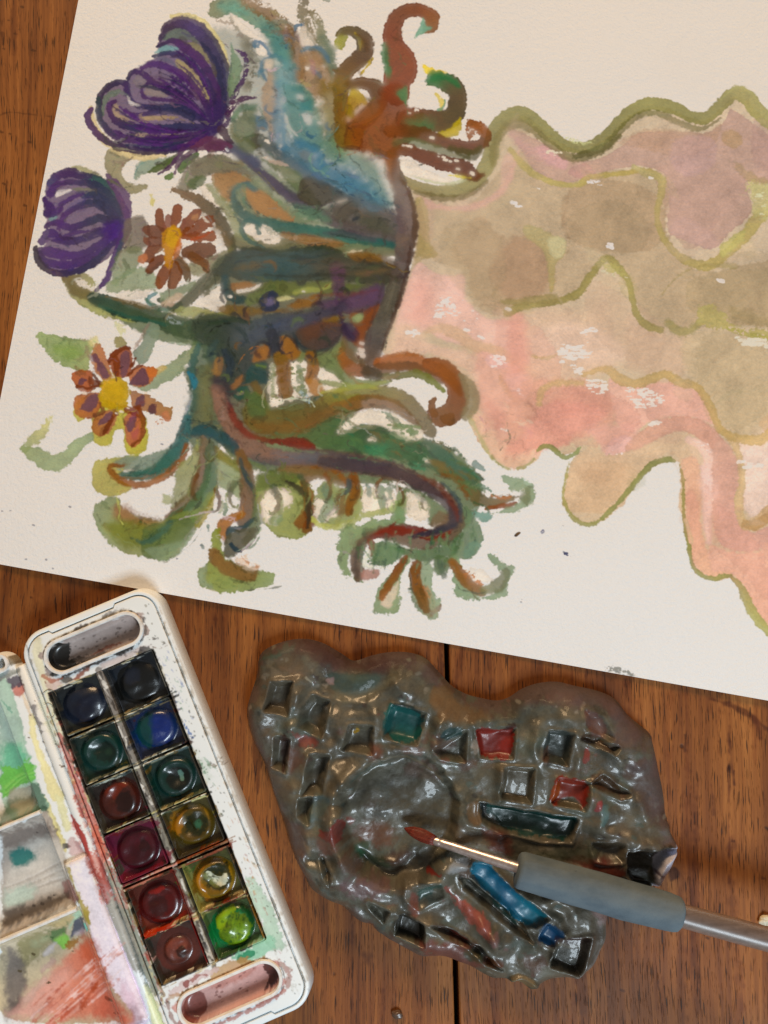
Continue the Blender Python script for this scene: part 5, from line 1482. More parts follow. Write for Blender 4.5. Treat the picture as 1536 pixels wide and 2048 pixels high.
plank(-1)
plank(1)
_m = NT('dark_underside_wood')
_m.set(Base_Color=_m.ramp(_m.noise(_m.scaled((.4, .05, .4)), 1, 3), [(.3, (.015, .008, .005)), (.8, (.035, .018, .010))]), Roughness=.9)
_V, _F = loft([[(-30, -520, -30), (110, -520, -30), (110, 580, -30), (-30, 580, -30)], [(-30, -520, -20.2), (110, -520, -20.2), (110, 580, -20.2), (-30, 580, -20.2)]], True, True)
mesh_obj('under_rail', _V, _F, _m.m, table, smooth_=False)

# ------------------------------------------------------------------ the painting on thick watercolour paper
sheet = paint_sheet()
SHEET_IMG = canvas_image(sheet, 'watercolour', albedo=.80)


def make_paper():
    m = NT('painted_watercolour_paper')
    t = m.n('ShaderNodeTexImage', image=SHEET_IMG, extension='EXTEND', interpolation='Cubic')
    m.put(t.inputs[0], m.n('ShaderNodeUVMap').outputs[0])
    tooth = m.noise(m.scaled((.75, .75, .75)), 1, 3, .55)
    pebble = m.noise(m.scaled((.30, .30, .30), (3, 5, 0)), 1, 2, .5)
    fibre = m.noise(m.scaled((2.2, 2.2, 2.2)), 1, 2, .6)
    blotch = m.noise(m.scaled((.012, .012, .012)), 1, 3, .5)
    col = m.mix(m.math('MULTIPLY', m.step(blotch, .45, .8), .10), t.outputs[0], (.70, .60, .46))
    h = m.math('ADD', m.math('MULTIPLY', tooth, .8), m.math('ADD', m.math('MULTIPLY', pebble, .7), m.math('MULTIPLY', fibre, .25)))
    return m.set(Base_Color=col, Roughness=.78, Normal=m.bump(h, .85, .42), Specular_IOR_Level=.12)


# sheet corners: lower-left corner lies just outside the frame
pA = np.array(P(-62, 1117.5, .8))
pB = np.array(P(1536, 1401, .8))
ex = (pB - pA) / np.linalg.norm(pB - pA)
pL = np.array(P(157, 0, .8))
ey = (pL - pA) / np.linalg.norm(pL - pA)
nx, ny = 84, 64
Wp, Hp = 500.0, 430.0
gv = []
rng = np.random.default_rng(5)
wob = noise2(ny + 1, nx + 1, 9, 77)
for j in range(ny + 1):
    for i in range(nx + 1):
        a, b = i / nx * Wp, j / ny * Hp
        q = pA + ex * a + ey * b
        lift = 1.1 * smooth(60, 0, b) * (.5 + .5 * math.sin(a * .016 + 1.0)) * smooth(0, 30, a) + 1.0 * wob[j, i] * smooth(0, 40, b) * smooth(0, 30, a)
        gv.append((q[0], q[1], .25 + lift))
top = np.array(gv)
top[:, 2] += .65
bot = top.copy()
bot[:, 2] -= .65
Vp = np.vstack([top, bot])
Fp = []
off = (nx + 1) * (ny + 1)
for j in range(ny):
    for i in range(nx):
        k = j * (nx + 1) + i
        Fp.append((k, k + 1, k + nx + 2, k + nx + 1))
        Fp.append((off + k, off + k + nx + 1, off + k + nx + 2, off + k + 1))
for i in range(nx):
    Fp.append((i + 1, i, off + i, off + i + 1))
    k = ny * (nx + 1) + i
    Fp.append((k, k + 1, off + k + 1, off + k))
for j in range(ny):
    k = j * (nx + 1)
    Fp.append((k, k + nx + 1, off + k + nx + 1, off + k))
    k = k + nx
    Fp.append((k + nx + 1, k, off + k, off + k + nx + 1))
painting = mesh_obj('painting', Vp, Fp, make_paper(), None, True, sheet, origin=(0, 100, 0))
sharp_by_angle(painting, 60)
prop(painting, 'watercolor painting of purple thistles and orange daisies spilling a pink ribbon on white paper', 'painting')
# ------------------------------------------------------------------ the opened watercolour box
BA = math.radians(22.8)
BU = np.array([math.cos(BA), math.sin(BA)])
BV = np.array([math.sin(BA), -math.cos(BA)])
BO = np.array(P(48, 1290, 12))


def B(u, v, z):
    q = BO + BU * u + BV * v
    return (q[0], q[1], z)


stn = Canvas(-225, -275, -20, -10, 4.0, 11.5, flat_light('d6d6d3'), seed=51)


def BX(u, v):
    """box coordinates as a canvas view point"""
    q = BO + BU * u + BV * v
    return q


class BoxView:
    """lets strokes be written in the box's own millimetres"""

    def __init__(s, c):
        s.c = c

    def pts(s, txt):
        out = []
        for p in txt.split():
            a, b = map(float, p.split(','))
            q = BX(a, b)
            out.append(((q[0] - s.c.x0) * s.c.res, (s.c.y1 - q[1]) * s.c.res))
        return np.array(out)


def box_paint(c):
    S, F, D, V = c.S, c.F, c.D, c.view
    # ---- grime first: grey film and specks
    V(0, 1150, 3.413)
    # left ledge: yellowed strip, pink and grey bands
    F('230,450 290,440 300,600 330,700 400,900 450,1100 420,1120 330,900 270,700 230,560', 'd6cfae d8d3b0', a=.85, e=6)
    F('250,800 320,860 370,1000 400,1150 360,1150 290,960', 'cfd0b0', a=.7, e=8)
    F('330,700 430,740 370,800 330,780', 'cbb0a4', a=.8, e=4)
    F('395,1080 440,1100 480,1180 520,1330 570,1440 620,1540 520,1540 480,1400 430,1230', 'bf7c70 c2807a', a=.95, e=2)
    S('180,480 260,740 330,940 400,1160 470,1350 540,1540', 5, '8a8070', a=.75, e=1.5)
    # between slot and pans
    F('470,730 560,650 640,590 560,690 500,730', '8a4a34', a=.9, e=3)
    F('480,720 600,690 640,690 560,730 440,770', '9a5a44', a=.8, e=3)
    F('400,700 470,690 500,720 440,740', '50493f', a=.9, e=4)
    F('700,590 850,530 960,480 1040,480 980,520 860,580 740,630 690,620', 'b8aaa6', a=.85, e=5)
    F('760,540 900,470 960,440 900,500 820,540', '3a3634', a=.85, e=4, rough=4)
    F('900,240 960,260 985,300 960,300 900,250', '2a2622', a=.85, e=3, rough=3)
    S('330,470 400,430 480,400 560,350 640,320', [8, 16, 22, 18, 8], '3a302a', a=.85, e=3, rough=3)
    S('700,290 800,240 880,230', [6, 12, 8], '4a4038', a=.7, e=3, rough=3)
    c.scatter('960,300 1140,480 1060,520 970,400', 40, 8, '5a544e', 61, a=.6)
    c.scatter('820,530 1000,450 1050,490 860,590', 30, 10, '6a605c', 62, a=.6)
    S('1040,490 1090,500 1140,480', 4, '9a8a80', a=.7)
    # right ledge marks
    S('1090,640 1110,680 1130,720', [10, 26, 12], '8a8484', a=.7, e=3)
    S('1170,830 1200,870', 18, '6a6666', a=.7, e=3)
    F('1225,960 1260,990 1290,1060 1310,1110 1280,1080 1250,1030', '4a6ea8', a=.8, rough=4, dry=.3)
    c.scatter('1200,950 1330,1100 1280,1130 1220,1010', 22, 12, '5a78b0', 63, a=.6)
    F('1300,1180 1370,1240 1420,1340 1440,1420 1380,1380 1320,1260', 'b4c4b0', a=.55, e=10, rough=4)
    c.scatter('1290,1160 1420,1330 1440,1430 1350,1300', 50, 10, '6f8c74', 64, a=.6)
    S('1380,1010 1440,1060 1400,1040', 6, 'b0a890', a=.7)
    # ---- lid edge at left, yellow trails
    F('175,960 220,980 240,1120 300,1280 370,1420 420,1540 330,1540 280,1380 200,1150', 'd9d09c d8cc90', a=.92, e=3)
    S('120,780 160,870 190,960', [20, 24, 20], 'd8c4a8', a=.8, e=3)
    F('60,770 130,740 150,800 100,830', 'b56a5c', a=.9, e=4, rough=3)
    F('0,720 100,690 140,740 60,780 -10,750', '4d4652', a=.92, e=4, rough=3)
    S('215,900 235,960 260,1030 275,1070', [30, 26, 20, 16], '5a5860', a=.75, e=4, rough=4)
    D('190,960 180,1115 285,1145 230,860 370,1160 420,1310 400,1300', 12, '6a5a4c')
    # thin grey line along the seam beside the hinge
    S('110,630 200,900 300,1200 400,1440 440,1540', 4, '8a8a86', a=.5, e=2)
    V(0, 1598, 3.413)
    F('250,0 300,0 360,140 440,330 420,370 360,260 300,100', 'd6cf9a cfc06a', a=.9, e=3)
    F('360,-20 420,10 450,120 470,200 430,230 390,120', 'd8d4a4', a=.9, e=3)
    F('490,-20 590,-20 650,110 700,200 730,340 700,380 640,250 560,120', 'c07a6c c4786a', a=.94, e=2.5, rough=3)
    F('640,180 700,200 735,300 740,430 690,450 640,330', 'c96a50', a=.85, e=4, rough=4)
    D('660,265 680,200 700,300 640,300 730,350 560,130', 16, '8a3a2c')
    S('470,115 510,190 560,290 590,380', [12, 40, 50, 30], 'a8281c', a=.95, e=2)
    F('570,370 640,400 690,440 740,600 720,650 660,590 600,470', '9a4434 9a5048', a=.92, e=3, rough=3)
    F('640,420 700,430 740,560 750,620 690,600', 'a85a50', a=.85, e=4, rough=3)
    F('490,290 550,330 560,380 520,370', '5a4a58', a=.85, e=4)
    F('410,310 460,320 470,340 415,350', '2c2820', a=.95)
    F('470,270 520,300 560,380 480,400 450,340', 'b8908c', a=.7, e=5)
    F('710,420 790,470 840,600 920,780 960,930 1020,1060 1100,1240 1060,1330 980,1200 880,960 780,700', '8a8a7c 868c7c', a=.94, e=3, rough=3)
    F('650,640 760,640 840,760 930,960 950,1160 880,1150 800,960 700,760', '9a9488 928c80', a=.92, e=4, rough=4)
    F('650,600 740,600 760,690 700,720', 'a8706c', a=.85, e=4, rough=4)
    S('790,740 860,890 930,1060 960,1150', [6, 10, 10, 6], '6a6a60', a=.6, e=3)
    F('980,1280 1050,1330 1110,1500 1120,1560 1040,1560 1000,1400', 'd8d4a0', a=.85, e=4)
    S('680,720 720,850 740,880', [8, 14, 6], 'c8b070', a=.7, e=3)
    c.scatter('660,560 900,1100 940,1160 760,800', 30, 10, 'd8d4d0', 65, a=.6)
    # hinge cover: lavender
    F('470,440 580,390 640,560 740,800 860,1080 960,1340 1000,1540 830,1560 700,1200 560,740', 'd6d0d8 dccfd8 d8c6d0', a=.95, e=2, ang=70)
    F('820,1260 920,1340 960,1500 930,1560 860,1560', 'd4a8b4', a=.6, e=14)
    F('880,1420 930,1440 990,1540 870,1560', '8a7074', a=.7, e=10)
    F('440,470 480,480 520,600 600,760 610,850 570,840 500,620', 'a8964a', a=.9, e=3, rough=3)
    S('330,150 370,240 400,300', [10, 20, 10], 'b8a850', a=.85)
    for k in range(46):
        rr0 = np.random.default_rng(300 + k)
        t = rr0.random()
        x, y = 540 + 190 * t + 70 * rr0.standard_normal(), -20 + 640 * t
        S('%d,%d %d,%d %d,%d' % (x, y, x + 24, y + 60, x + 46, y + 130), [5, 12 + 16 * rr0.random(), 4], ['d05a48', 'c88478', 'a83a2c', 'd8a89c', 'b86658', '9a4a40'][k % 6], a=.6, e=2, rough=3, dry=.25)
    for k in range(40):
        rr0 = np.random.default_rng(400 + k)
        t = rr0.random()
        x, y = 760 + 280 * t + 45 * rr0.standard_normal(), 480 + 780 * t
        S('%d,%d %d,%d %d,%d' % (x, y, x + 24, y + 60, x + 46, y + 130), [5, 12 + 14 * rr0.random(), 4], ['7c7e72', '9a9a8c', '6a6e62', 'b0b0a4'][k % 4], a=.55, e=2, rough=3, dry=.25)
    # ---- lid wells
    V(0, 1150, 3.413)
    F('-40,700 40,740 110,940 170,1190 250,1460 300,1600 -40,1600', 'a8bfae 96b8a0', a=.95, e=3)
    F('-40,1200 80,1150 150,1180 190,1300 220,1400 100,1430 -40,1440', '5fa884', a=.9, e=10)
    F('-40,1010 100,980 120,1110 60,1150 -40,1130', '9ab0a4', a=.7, e=8)
    S('-10,860 30,900 60,940', [14, 20, 10], '7fae98', a=.8)
    F('-40,1340 80,1330 170,1260 200,1320 230,1400 60,1480 -40,1540', '6cb84a 62ad44', a=.92, e=4, rough=4)
    for k in range(7):
        S('%d,%d %d,%d %d,%d' % (-20, 1540 - k * 12, 90, 1440 - k * 10, 230, 1310 + k * 14), [10, 12, 4], ['86cc5c', '4f9c3c', '98d870'][k % 3], a=.65, e=3)
    F('20,1500 150,1460 190,1490 160,1560 60,1600 0,1600', '9a9484', a=.85, e=5)
    F('170,1450 240,1440 300,1600 180,1600', '47604f', a=.85, e=6)
    S('-20,620 60,600 110,580', 10, '3a3632', a=.8)
    S('-40,720 30,690 120,650', [14, 18, 10], '2a2a2a', a=.8, e=4)  # shade below the well's top edge, painted as a dark strip
    S('-20,1740 120,1670 280,1600', [40, 40, 30], '24382c', a=.9, e=6)  # painted shade at the lower end of the green well
    F('-40,660 40,650 110,640 130,660 60,690 -40,720', '8a8c84', a=.8, e=4)
    F('-20,580 60,545 140,570 150,600 80,610 -20,640', '6e6450 7c7260', a=.95, e=3)
    V(0, 1598, 3.413)
    F('-20,60 120,20 260,60 290,90 120,160 -20,210', '4f6a54', a=.85, e=8)
    F('20,60 150,20 210,60 110,130', 'a09880', a=.7, e=8)
    S('-20,250 120,200 300,130', [24, 26, 18], '2c2824', a=.75, e=8, rough=4)  # black-brown strip painting the shade under the rib
    S('-20,930 200,850 420,740 520,690', [30, 40, 36, 20], '2c2622', a=.85, e=8)  # painted shade along the next rib
    S('190,160 260,170 320,150', [12, 26, 20], 'b8644a', a=.85, e=3)
    F('-20,230 150,160 300,100 380,260 440,440 520,700 400,760 200,860 -20,960', 'a89c90 a2988c', a=.97, e=3)
    F('-20,240 200,190 330,190 360,260 250,330 140,370 -20,360', '75685f', a=.9, e=10, rough=5)
    F('120,340 300,290 400,300 440,480 360,640 200,700 60,720 -20,740 -20,560', 'c8c0b4 bcb4a8', a=.85, e=10)
    for k in range(9):
        S('%d,%d %d,%d %d,%d' % (-20, 640 + k * 14, 180, 560 + k * 14, 420, 420 + k * 22), [8, 18, 6], ['d8d2ca', '9c9084', 'c4bcb0'][k % 3], a=.55, e=4)
    F('10,410 90,370 170,390 180,450 110,500 30,500', '1f6e66', a=.95, e=7)
    F('-20,680 120,630 190,650 160,720 40,780 -20,790', 'b4c4b4', a=.85, e=8)
    F('380,610 480,560 530,680 430,720', '8a5a52', a=.8, e=6)
    F('-20,800 160,760 360,690 440,700 300,790 100,870 -20,920', '544c46', a=.9, e=8)
    D('205,260 180,770 240,760 320,700 100,830 290,720', 16, '3a322e', a=.7)
    # bottom well
    V(0, 1798, 6.144)
    F('-40,580 300,420 640,280 960,110 1090,330 1120,470 1300,960 1560,1560 -40,1560', 'b8a684 b4a488', a=.97, e=3)
    F('-40,560 120,540 170,600 90,720 -40,720', 'c4b296', a=.85, e=6)
    F('560,330 850,210 880,270 760,420 600,480', 'b49a68', a=.8, e=8)
    F('120,600 300,520 560,410 760,440 700,520 560,620 460,740 330,830 230,900 180,1100 100,1000 110,760', '8f8458 8a7f5c', a=.88, e=8, rough=5)
    F('330,600 560,520 520,580 340,680', 'a8a880', a=.7, e=8)
    F('500,480 580,460 740,430 640,560 560,600', '4f7040', a=.85, e=8, rough=5)
    F('580,590 690,520 760,560 740,680 690,710 620,650', '85bc4c', a=.95, e=5)
    F('880,190 960,150 1000,200 930,280 800,400 780,460 750,440 820,330', 'a8c4a4', a=.9, e=5)
    F('830,340 900,300 1000,240 1000,400 960,470 850,500 780,560 820,440', '50525e', a=.95, e=4)
    F('980,340 1030,300 1060,380 1010,430', '6ab0a0', a=.9, e=4)
    F('840,500 960,440 1050,470 960,500 860,540', 'b0a0a4', a=.8, e=6)
    F('1000,100 1050,130 1100,260 1090,320 1030,220', 'a08e3c', a=.92, e=3)
    F('740,640 850,570 890,560 840,680 790,720 720,710', '9a6a24', a=.9, e=4, rough=4)
    F('-40,740 100,720 180,860 220,1100 230,1200 160,1330 120,1480 20,1560 -40,1560', '7c7066 6e635c', a=.95, e=10)
    F('20,1400 180,1320 140,1440 60,1520', '4a403c', a=.8, e=10)
    F('400,960 520,840 560,830 600,860 500,960 420,1010', 'b8988c', a=.8, e=6)
    F('430,760 560,640 600,640 560,720 470,790', 'c8bcb8', a=.85, e=5)
    F('230,1240 420,1100 620,900 760,760 1000,590 1120,520 1200,760 1300,980 1420,1260 1560,1560 80,1560 160,1440', 'd2a094 c66a52 bc5a44', a=.85, e=14, ang=0)
    F('80,1560 200,1400 420,1180 700,960 800,1100 600,1300 300,1560', 'd09a8a', a=.75, e=18)
    F('930,540 1120,490 1220,740 1330,1060 1180,1120 1000,900 900,800', 'b8502e', a=.8, e=14)
    F('1200,1180 1400,1200 1560,1560 1100,1560', 'b4523a', a=.75, e=16)
    F('200,1300 420,1080 520,1000 480,1120 300,1300 220,1400', 'c8a494', a=.8, e=8)
    rr_ = np.random.default_rng(9)
    for k in range(110):
        x, y = 240 + 1100 * rr_.random(), 0
        y = 1560 - (x - 80) * .72 + 520 * rr_.random()
        L = 160 + 260 * rr_.random()
        S('%d,%d %d,%d %d,%d' % (x - L * .5, y + L * .42, x, y, x + L * .5, y - L * .46), [4, 8 + 22 * rr_.random() ** 2, 3],
          ['d89484', 'a84426', 'e0a898', 'b4543a', 'f0d4cc', 'c46a52'][k % 6], a=.55, e=4)
    F('900,1420 1060,1180 1130,1140 1020,1300 940,1440', 'a23c10', a=.85, e=6)
    D('490,1140 510,1130 135,990 800,735 310,770 1300,1330 1420,1480', 34, '4a3c20', a=.85)
    D('1340,1500 1400,1430 1260,1320', 50, '7a2c18', a=.7)
    D('670,595 535,480 545,560', 26, '3f5c30', a=.85)


def pan_paint(c):
    """stains and painted glints inside the colour wells, in box millimetres"""
    keep = c.pts
    c.pts = BoxView(c).pts
    kk = c.k
    c.k = .25                                           # widths in mm
    S, F = c.S, c.F
    c.dark, c.sat = .50, 1.22
    # floor and walls of the pans: grey plastic stained by each colour
    F('2.2,25.4 56.6,25.4 56.6,171.8 2.2,171.8', '48443c', a=1, e=.8, sharp=True, rough=.4, dk=0)
    F('2.5,121 56.5,121 56.5,128 2.5,128', '5a4a38', a=.8, e=2, sharp=True)
    # centre rib: grey-white with grime
    S('28.7,25 28.8,60 28.6,100 28.8,140 28.7,172', 3.2, 'b4aca6 a8a29a b0aca0 a8a490 b8b0a4', a=.95, e=1.5)
    r = np.random.default_rng(12)
    for k in range(70):
        v = 26 + 145 * r.random()
        S('%g,%g %g,%g' % (27.6 + 2.2 * r.random(), v, 27.6 + 2.2 * r.random(), v + 2 + 4 * r.random()), .4 + .9 * r.random(), ['4a4440', 'd8d4cc', '7a746c', '5a4c3c'][k % 4], a=.7, e=1)
    stainc = [('3a3e40', '2c3230', '2a3038', '3a4048'), ('2c3a34', '203c34', '26304a', '2c3450'), ('3a302c', '3c2c28', '2c3f38', '284038'),
              ('5c2c3c', '6a2c3a', '5a5030', '544a30'), ('6a342c', '7a3a2c', '6a6840', '5c5c34'), ('5c4038', '54403a', '5a6a40', '4c6a48')]
    rows = [37.5, 61.5, 86, 110, 137, 160.2]
    for i, v in enumerate(rows):
        for j, u in enumerate((15.2, 42.6)):
            a, b = stainc[i][2 * j:2 * j + 2]
            F('%g,%g %g,%g %g,%g %g,%g' % (u - 11, v - 11, u + 11, v - 11, u + 11, v + 11, u - 11, v + 11), a + ' ' + b, a=.92, e=1.5, sharp=True, ang=60, var=.5)
    # brown, gold and white crumbs of colour along the ribs between rows
    tints = [('b8a47c', '3c382e', '8a9080', '1f2422'), ('a8a890', '2c302c', '7a8a88', 'c8c8b8'), ('b0a070', '3a3628', '6a7460', 'c8c090'),
             ('b86a54', '6a2230', 'c8a080', '40301c'), ('d0502c', '5a3020', 'b8b070', 'c8b890')]
    gaps = [49.5, 73.7, 98, 123.7, 148.4]
    for g, tt in zip(gaps, tints):
        for k in range(95):
            u = 3 + 51 * r.random()
            v = g - 1.9 + 4.0 * r.random()
            L = 1.5 + 6 * r.random()
            S('%g,%g %g,%g' % (u, v, u + L, v + .5 * (r.random() - .5)), .25 + .7 * r.random(), tt[int(r.integers(0, 4))], a=.8, e=.9, rough=.8)
    c.dark, c.sat = 1.0, 1.0
    for g in gaps + [25.6, 171.6]:  # bright glints on the plastic ribs, painted as pale flecks
        for k in range(26):
            u, v = 3 + 50 * r.random(), g - 1.2 + 2.4 * r.random()
            S('%g,%g %g,%g' % (u, v, u + 1 + 3.5 * r.random(), v + .3 * (r.random() - .5)), .2 + .4 * r.random(), ['e4dcc8', 'c8b890', 'd0ccc0', 'b09a6c'][k % 4], a=.85, e=.7, rough=.6)
    c.dark, c.sat = .50, 1.22
    # edge grime at the hole's sides
    for k in range(110):
        v = 26 + 145 * r.random()
        s_ = r.random() < .5
        u = (2.2 if s_ else 56) + 1.4 * (r.random() - .5)
        S('%g,%g %g,%g' % (u, v, u + .4 * (r.random() - .5), v + 1 + 5 * r.random()), .4 + 1.1 * r.random(), ['c8c4b4', '5a5044', 'a8a494', '3c3830'][k % 4] if v < 100 else ['c8a878', '8a6a30', 'c8c4b0', '9a4a38'][k % 4], a=.75, e=1)
    # side stains
    F('49,25 56,25 56,49 53,49 50,46', '23262a', a=.8, e=2)
    F('3,99 8,98 27,99 27,104 6,106 4,121 3,121', '7a2c44', a=.85, e=2, rough=3)
    F('4,117 27,115 27,121 4,122', '8a3448', a=.85, e=2, rough=3)
    S('4,124 12,124.4 22,123.2 30,123', [1.2, 1.6, 1.5, .8], 'b8705c d89c8c', a=.9, e=1, rough=2)
    S('31,122.8 40,122.2 52,121.5', [.8, 1.3, 1], 'c0642c', a=.85, e=1.2, rough=2)
    F('25,126 28,126 28,148 25.5,149', '7c2820', a=.85, e=2)
    S('4,148 14,147.6 25,146', [1.6, 2.2, 1.4], 'cc4a28', a=.92, e=1, rough=3)
    S('26.4,150 26.6,160 26,170', 1.6, '7a241c', a=.9, e=1)
    S('54.5,150 54.8,160 54.4,170', [1.4, 2, 1.4], '7c5a20 a87a34', a=.9, e=1)
    F('31,126 34,126 34,148 30.5,148', 'a8a468', a=.85, e=2, rough=3)
    # colour dragged over the pan edges
    for k in range(120):
        i = int(r.integers(0, 6)); j = int(r.integers(0, 2))
        u, v = (15.2, 42.6)[j] + 10.5 * r.standard_normal() * .8, rows[i] + 9.5 * r.standard_normal() * .8
        L = 2 + 5 * r.random()
        S('%g,%g %g,%g %g,%g' % (u, v, u + L * .5, v + .8 * r.standard_normal(), u + L, v + 1.2 * r.standard_normal()), [.3, .5 + 1.6 * r.random(), .3],
          ['2c3644', '14406a', '1c4a40', '5a2018', '7a1c38', '8a6a1c', '8c2c18', '98901c', '6a4038', '3f7a34', '8a8678', '34302a'][2 * i + j if k % 3 else int(r.integers(0, 12))], a=.6, e=1.2, rough=2, dry=.25)
    # cakes
    def disc(u, v, rad, col, a=1, e=1.2, sq=1.0, rough=1.2, var=.3):
        F(' '.join('%g,%g' % (u + rad * math.cos(t) * sq, v + rad * math.sin(t)) for t in np.linspace(0, 2 * math.pi, 14)[:-1]), col, a=a, e=e, rough=rough, var=var, dk=.1)
    d = {(0, 0): '1c2434', (0, 1): '141718', (1, 0): '0f3a34', (1, 1): '16305e', (2, 0): '4a211b', (2, 1): '0c3832', (3, 0): '4c1420', (3, 1): '5a4a18', (4, 0): '56140e', (4, 1): '8a6c18', (5, 0): '6a3a32', (5, 1): '245c34'}
    for (i, j), col in d.items():
        disc((15.2, 42.6)[j], rows[i], 10.2, col, sq=1.04)
    L, R = 15.2, 42.6
    disc(L + 1, rows[0] + 2, 6, '10162a', .7, 6)
    disc(R - 1, rows[0] - 4, 4, '222a3a', .6, 6)
    disc(L + 1.5, rows[1] + .5, 5, '0a2018', .8, 5)
    disc(L + 3, rows[1] + 1, 2, '2c4434', .6, 4)
    F('34,57 40,53 44,54 42,62 37,69 34,65', '0e4a46', a=.9, e=6)
    F('43,56 50,57 51,64 46,69 41,66', '1a2f7c', a=.8, e=7)
    disc(L + 2, rows[2] + 1.5, 5, '241210', .85, 5)
    F('10,79 17,77.5 21,80 16,82 12,84', '8a3820', a=.75, e=5)
    disc(R + 2, rows[2] + 1, 5.6, '04140f', .9, 4)
    F('45,84 46.5,83.6 47,86 46.2,88.6 45,87.6', '8ab0a0', a=.85, e=1.2)  # small highlight painted on the deep green cake
    disc(L + 3, rows[3] - .5, 2.6, '2a0c12', .8, 3)
    disc(L, rows[3] + 3, 6, '330c14', .5, 7)
    F('33,103 38,101 44,101.6 40,104.6 37,110 34,112 33,108', 'b98222', a=.92, e=4, rough=4)
    S('38,101.4 44,101.2 50,104 51,110', [1, 1.4, 1, .6], 'a8842a', a=.85, e=1.5)
    disc(R + 2, rows[3] + .3, 6, '232a14', .9, 5, rough=4)
    disc(R + 2.5, rows[3] + .5, 2, '4a7a5c', .8, 4)
    F('36,113 44,116 50,113 46,119 38,118', '6a5414', a=.8, e=5, rough=4)
    disc(L - 1, rows[4] + 1, 4.5, '30100a', .7, 5)
    F('12,130.5 18,129.6 20,131.4 16,132.6', 'a8341c', a=.85, e=2.5)
    F('33.5,134 38,128.6 44,127.6 39,131.6 37.5,137 38,143.5 35.5,144.6 33.6,140', 'c38a14', a=.95, e=2.5, rough=3)
    S('39,129 45,127.8 50,131 51.4,137 49,143 46,145', [1.2, 1.6, 1.3, 1.4, 1.2, 1], 'b8901c', a=.92, e=1.5)
    disc(R + 2, rows[4] - .6, 6.8, '3a3a16', .95, 3, rough=3)
    F('40.6,131 46,129.6 50.4,131.6 48.6,135 44,135', '222c18', a=.85, e=3)
    F('40,134.6 41.5,131.8 43.4,135.4 46.2,137 49.4,136.2 48.4,140 45,141.6 42,139.4', 'cfcab0', a=.95, e=1.2)
    F('38.4,134 40.4,132.4 42,138.6 44,141.6 40.6,140', '9a9a60', a=.8, e=3)
    disc(L - .4, rows[5] - 1.6, 5.4, '94564a', .9, 4)
    disc(L + 1.2, rows[5] + 1.2, 2.6, '3c211c', .9, 2.5)
    disc(R - 1, rows[5], 9.9, '2a8a50', .9, 2, rough=4)
    disc(R + 1.2, rows[5] + 1.4, 8, '82a01a', .95, 3, rough=4, var=.6)
    F('35.6,155.6 40,151.8 46,151.2 49,153 43,154.6 39,158.4 37,160', 'b0d022', a=.95, e=2, rough=3)
    for k in range(80):
        t, q = 2 * math.pi * r.random(), 7.4 * math.sqrt(r.random())
        u, v = R + 1.4 + q * math.cos(t), rows[5] + 1.6 + q * math.sin(t)
        S('%g,%g %g,%g' % (u, v, u + 1.6 * (r.random() - .5), v + 1.6 * (r.random() - .5)), .3 + .5 * r.random(), ['4c6010', 'a8c81c', '6c8c18', '2f6a2c'][k % 4], a=.6, e=1)
    for k in range(60):
        t, q = 2 * math.pi * r.random(), 5.5 * math.sqrt(r.random())
        i3 = k % 2
        u, v = R + 2 + q * math.cos(t), rows[3 + i3] + q * math.sin(t)
        S('%g,%g %g,%g' % (u, v, u + 1.4 * (r.random() - .5), v + 1.4 * (r.random() - .5)), .3 + .4 * r.random(), ['14180c', '4a4a1c', '5a4c18'][k % 3], a=.5, e=1)
    c.dark, c.sat = 1.0, 1.0
    # lower right green film, gold and red runs above the lower slot
    F('57,140 62,146 63.6,160 63.4,176 58,177 56.5,171 56.4,150', 'b4c6b2 9fb8a0', a=.9, e=4, rough=4)
    F('38,172 48,171.4 57,169.6 60,172 58,176 50,178 42,178', '6aa888 8ab89a', a=.88, e=3, rough=4)
    F('40,173.4 47,172.4 49,174.4 44,176.2 40,175.6', '1a7a52', a=.92, e=2, rough=3)
    F('26,174 38,173.4 46,176.6 40,178.6 28,179', 'b08a48 a8743c', a=.8, e=3, rough=4)
    F('6,174.4 16,173.4 28,173 30,175.6 18,176.8 8,177.6', 'c8b0ac', a=.8, e=2, rough=4)
    F('13,174 15.4,173.6 15,176 13,176.4', '8a4640', a=.9, e=1.5)
    S('17,174.6 21,174 24,175', 1, '9a5c54', a=.8, e=1, rough=3)
    # rims and floors of the two long slots
    F('8.6,5.6 54.2,5.6 56.2,12 54.2,18.6 8.6,18.6 6.4,12', '9a8a82 a08e86', a=.96, e=2, dk=.05)
    F('7,7.4 12,5.2 17,6 18.6,10 16.4,14 20,18 26,18.8 10,19 7,15', '121412', a=.96, e=2, rough=4)
    S('17,16 24,17.4 34,18', [3, 3, 1], '2c261e', a=.75, e=4, rough=4)
    S('26,16.6 34,16 42,16.6', [.6, 1.2, .5], '8a4a34', a=.7, e=2, rough=3)
    F('52,6 55.4,9 55.6,14 53,17.4 52.4,12', '3c302a', a=.85, e=3)
    for k in range(50):
        u, v = 14 + 40 * r.random(), 6.6 + 11 * r.random()
        S('%g,%g %g,%g' % (u, v, u + .8, v), .25 + .5 * r.random(), '5a4c46', a=.6, e=.8)
    for (u0, v0, u1, v1) in ((6.3, 3.4, 56.5, 20.7), (5.5, 178.3, 57.1, 195.9)):
        lp = rrect(u0 - .5, v0 - .5, u1 + .5, v1 + .5, (v1 - v0) / 2 + .45, 10)
        S(' '.join('%g,%g' % q for q in lp + lp[:1]), .7, '57504a', a=.75, e=1, rough=2.2, dry=.22)
    S('12,21 30,21.2 48,20.8', [.8, 1.2, .8], '2a2420', a=.75, e=1.5, rough=2.5)
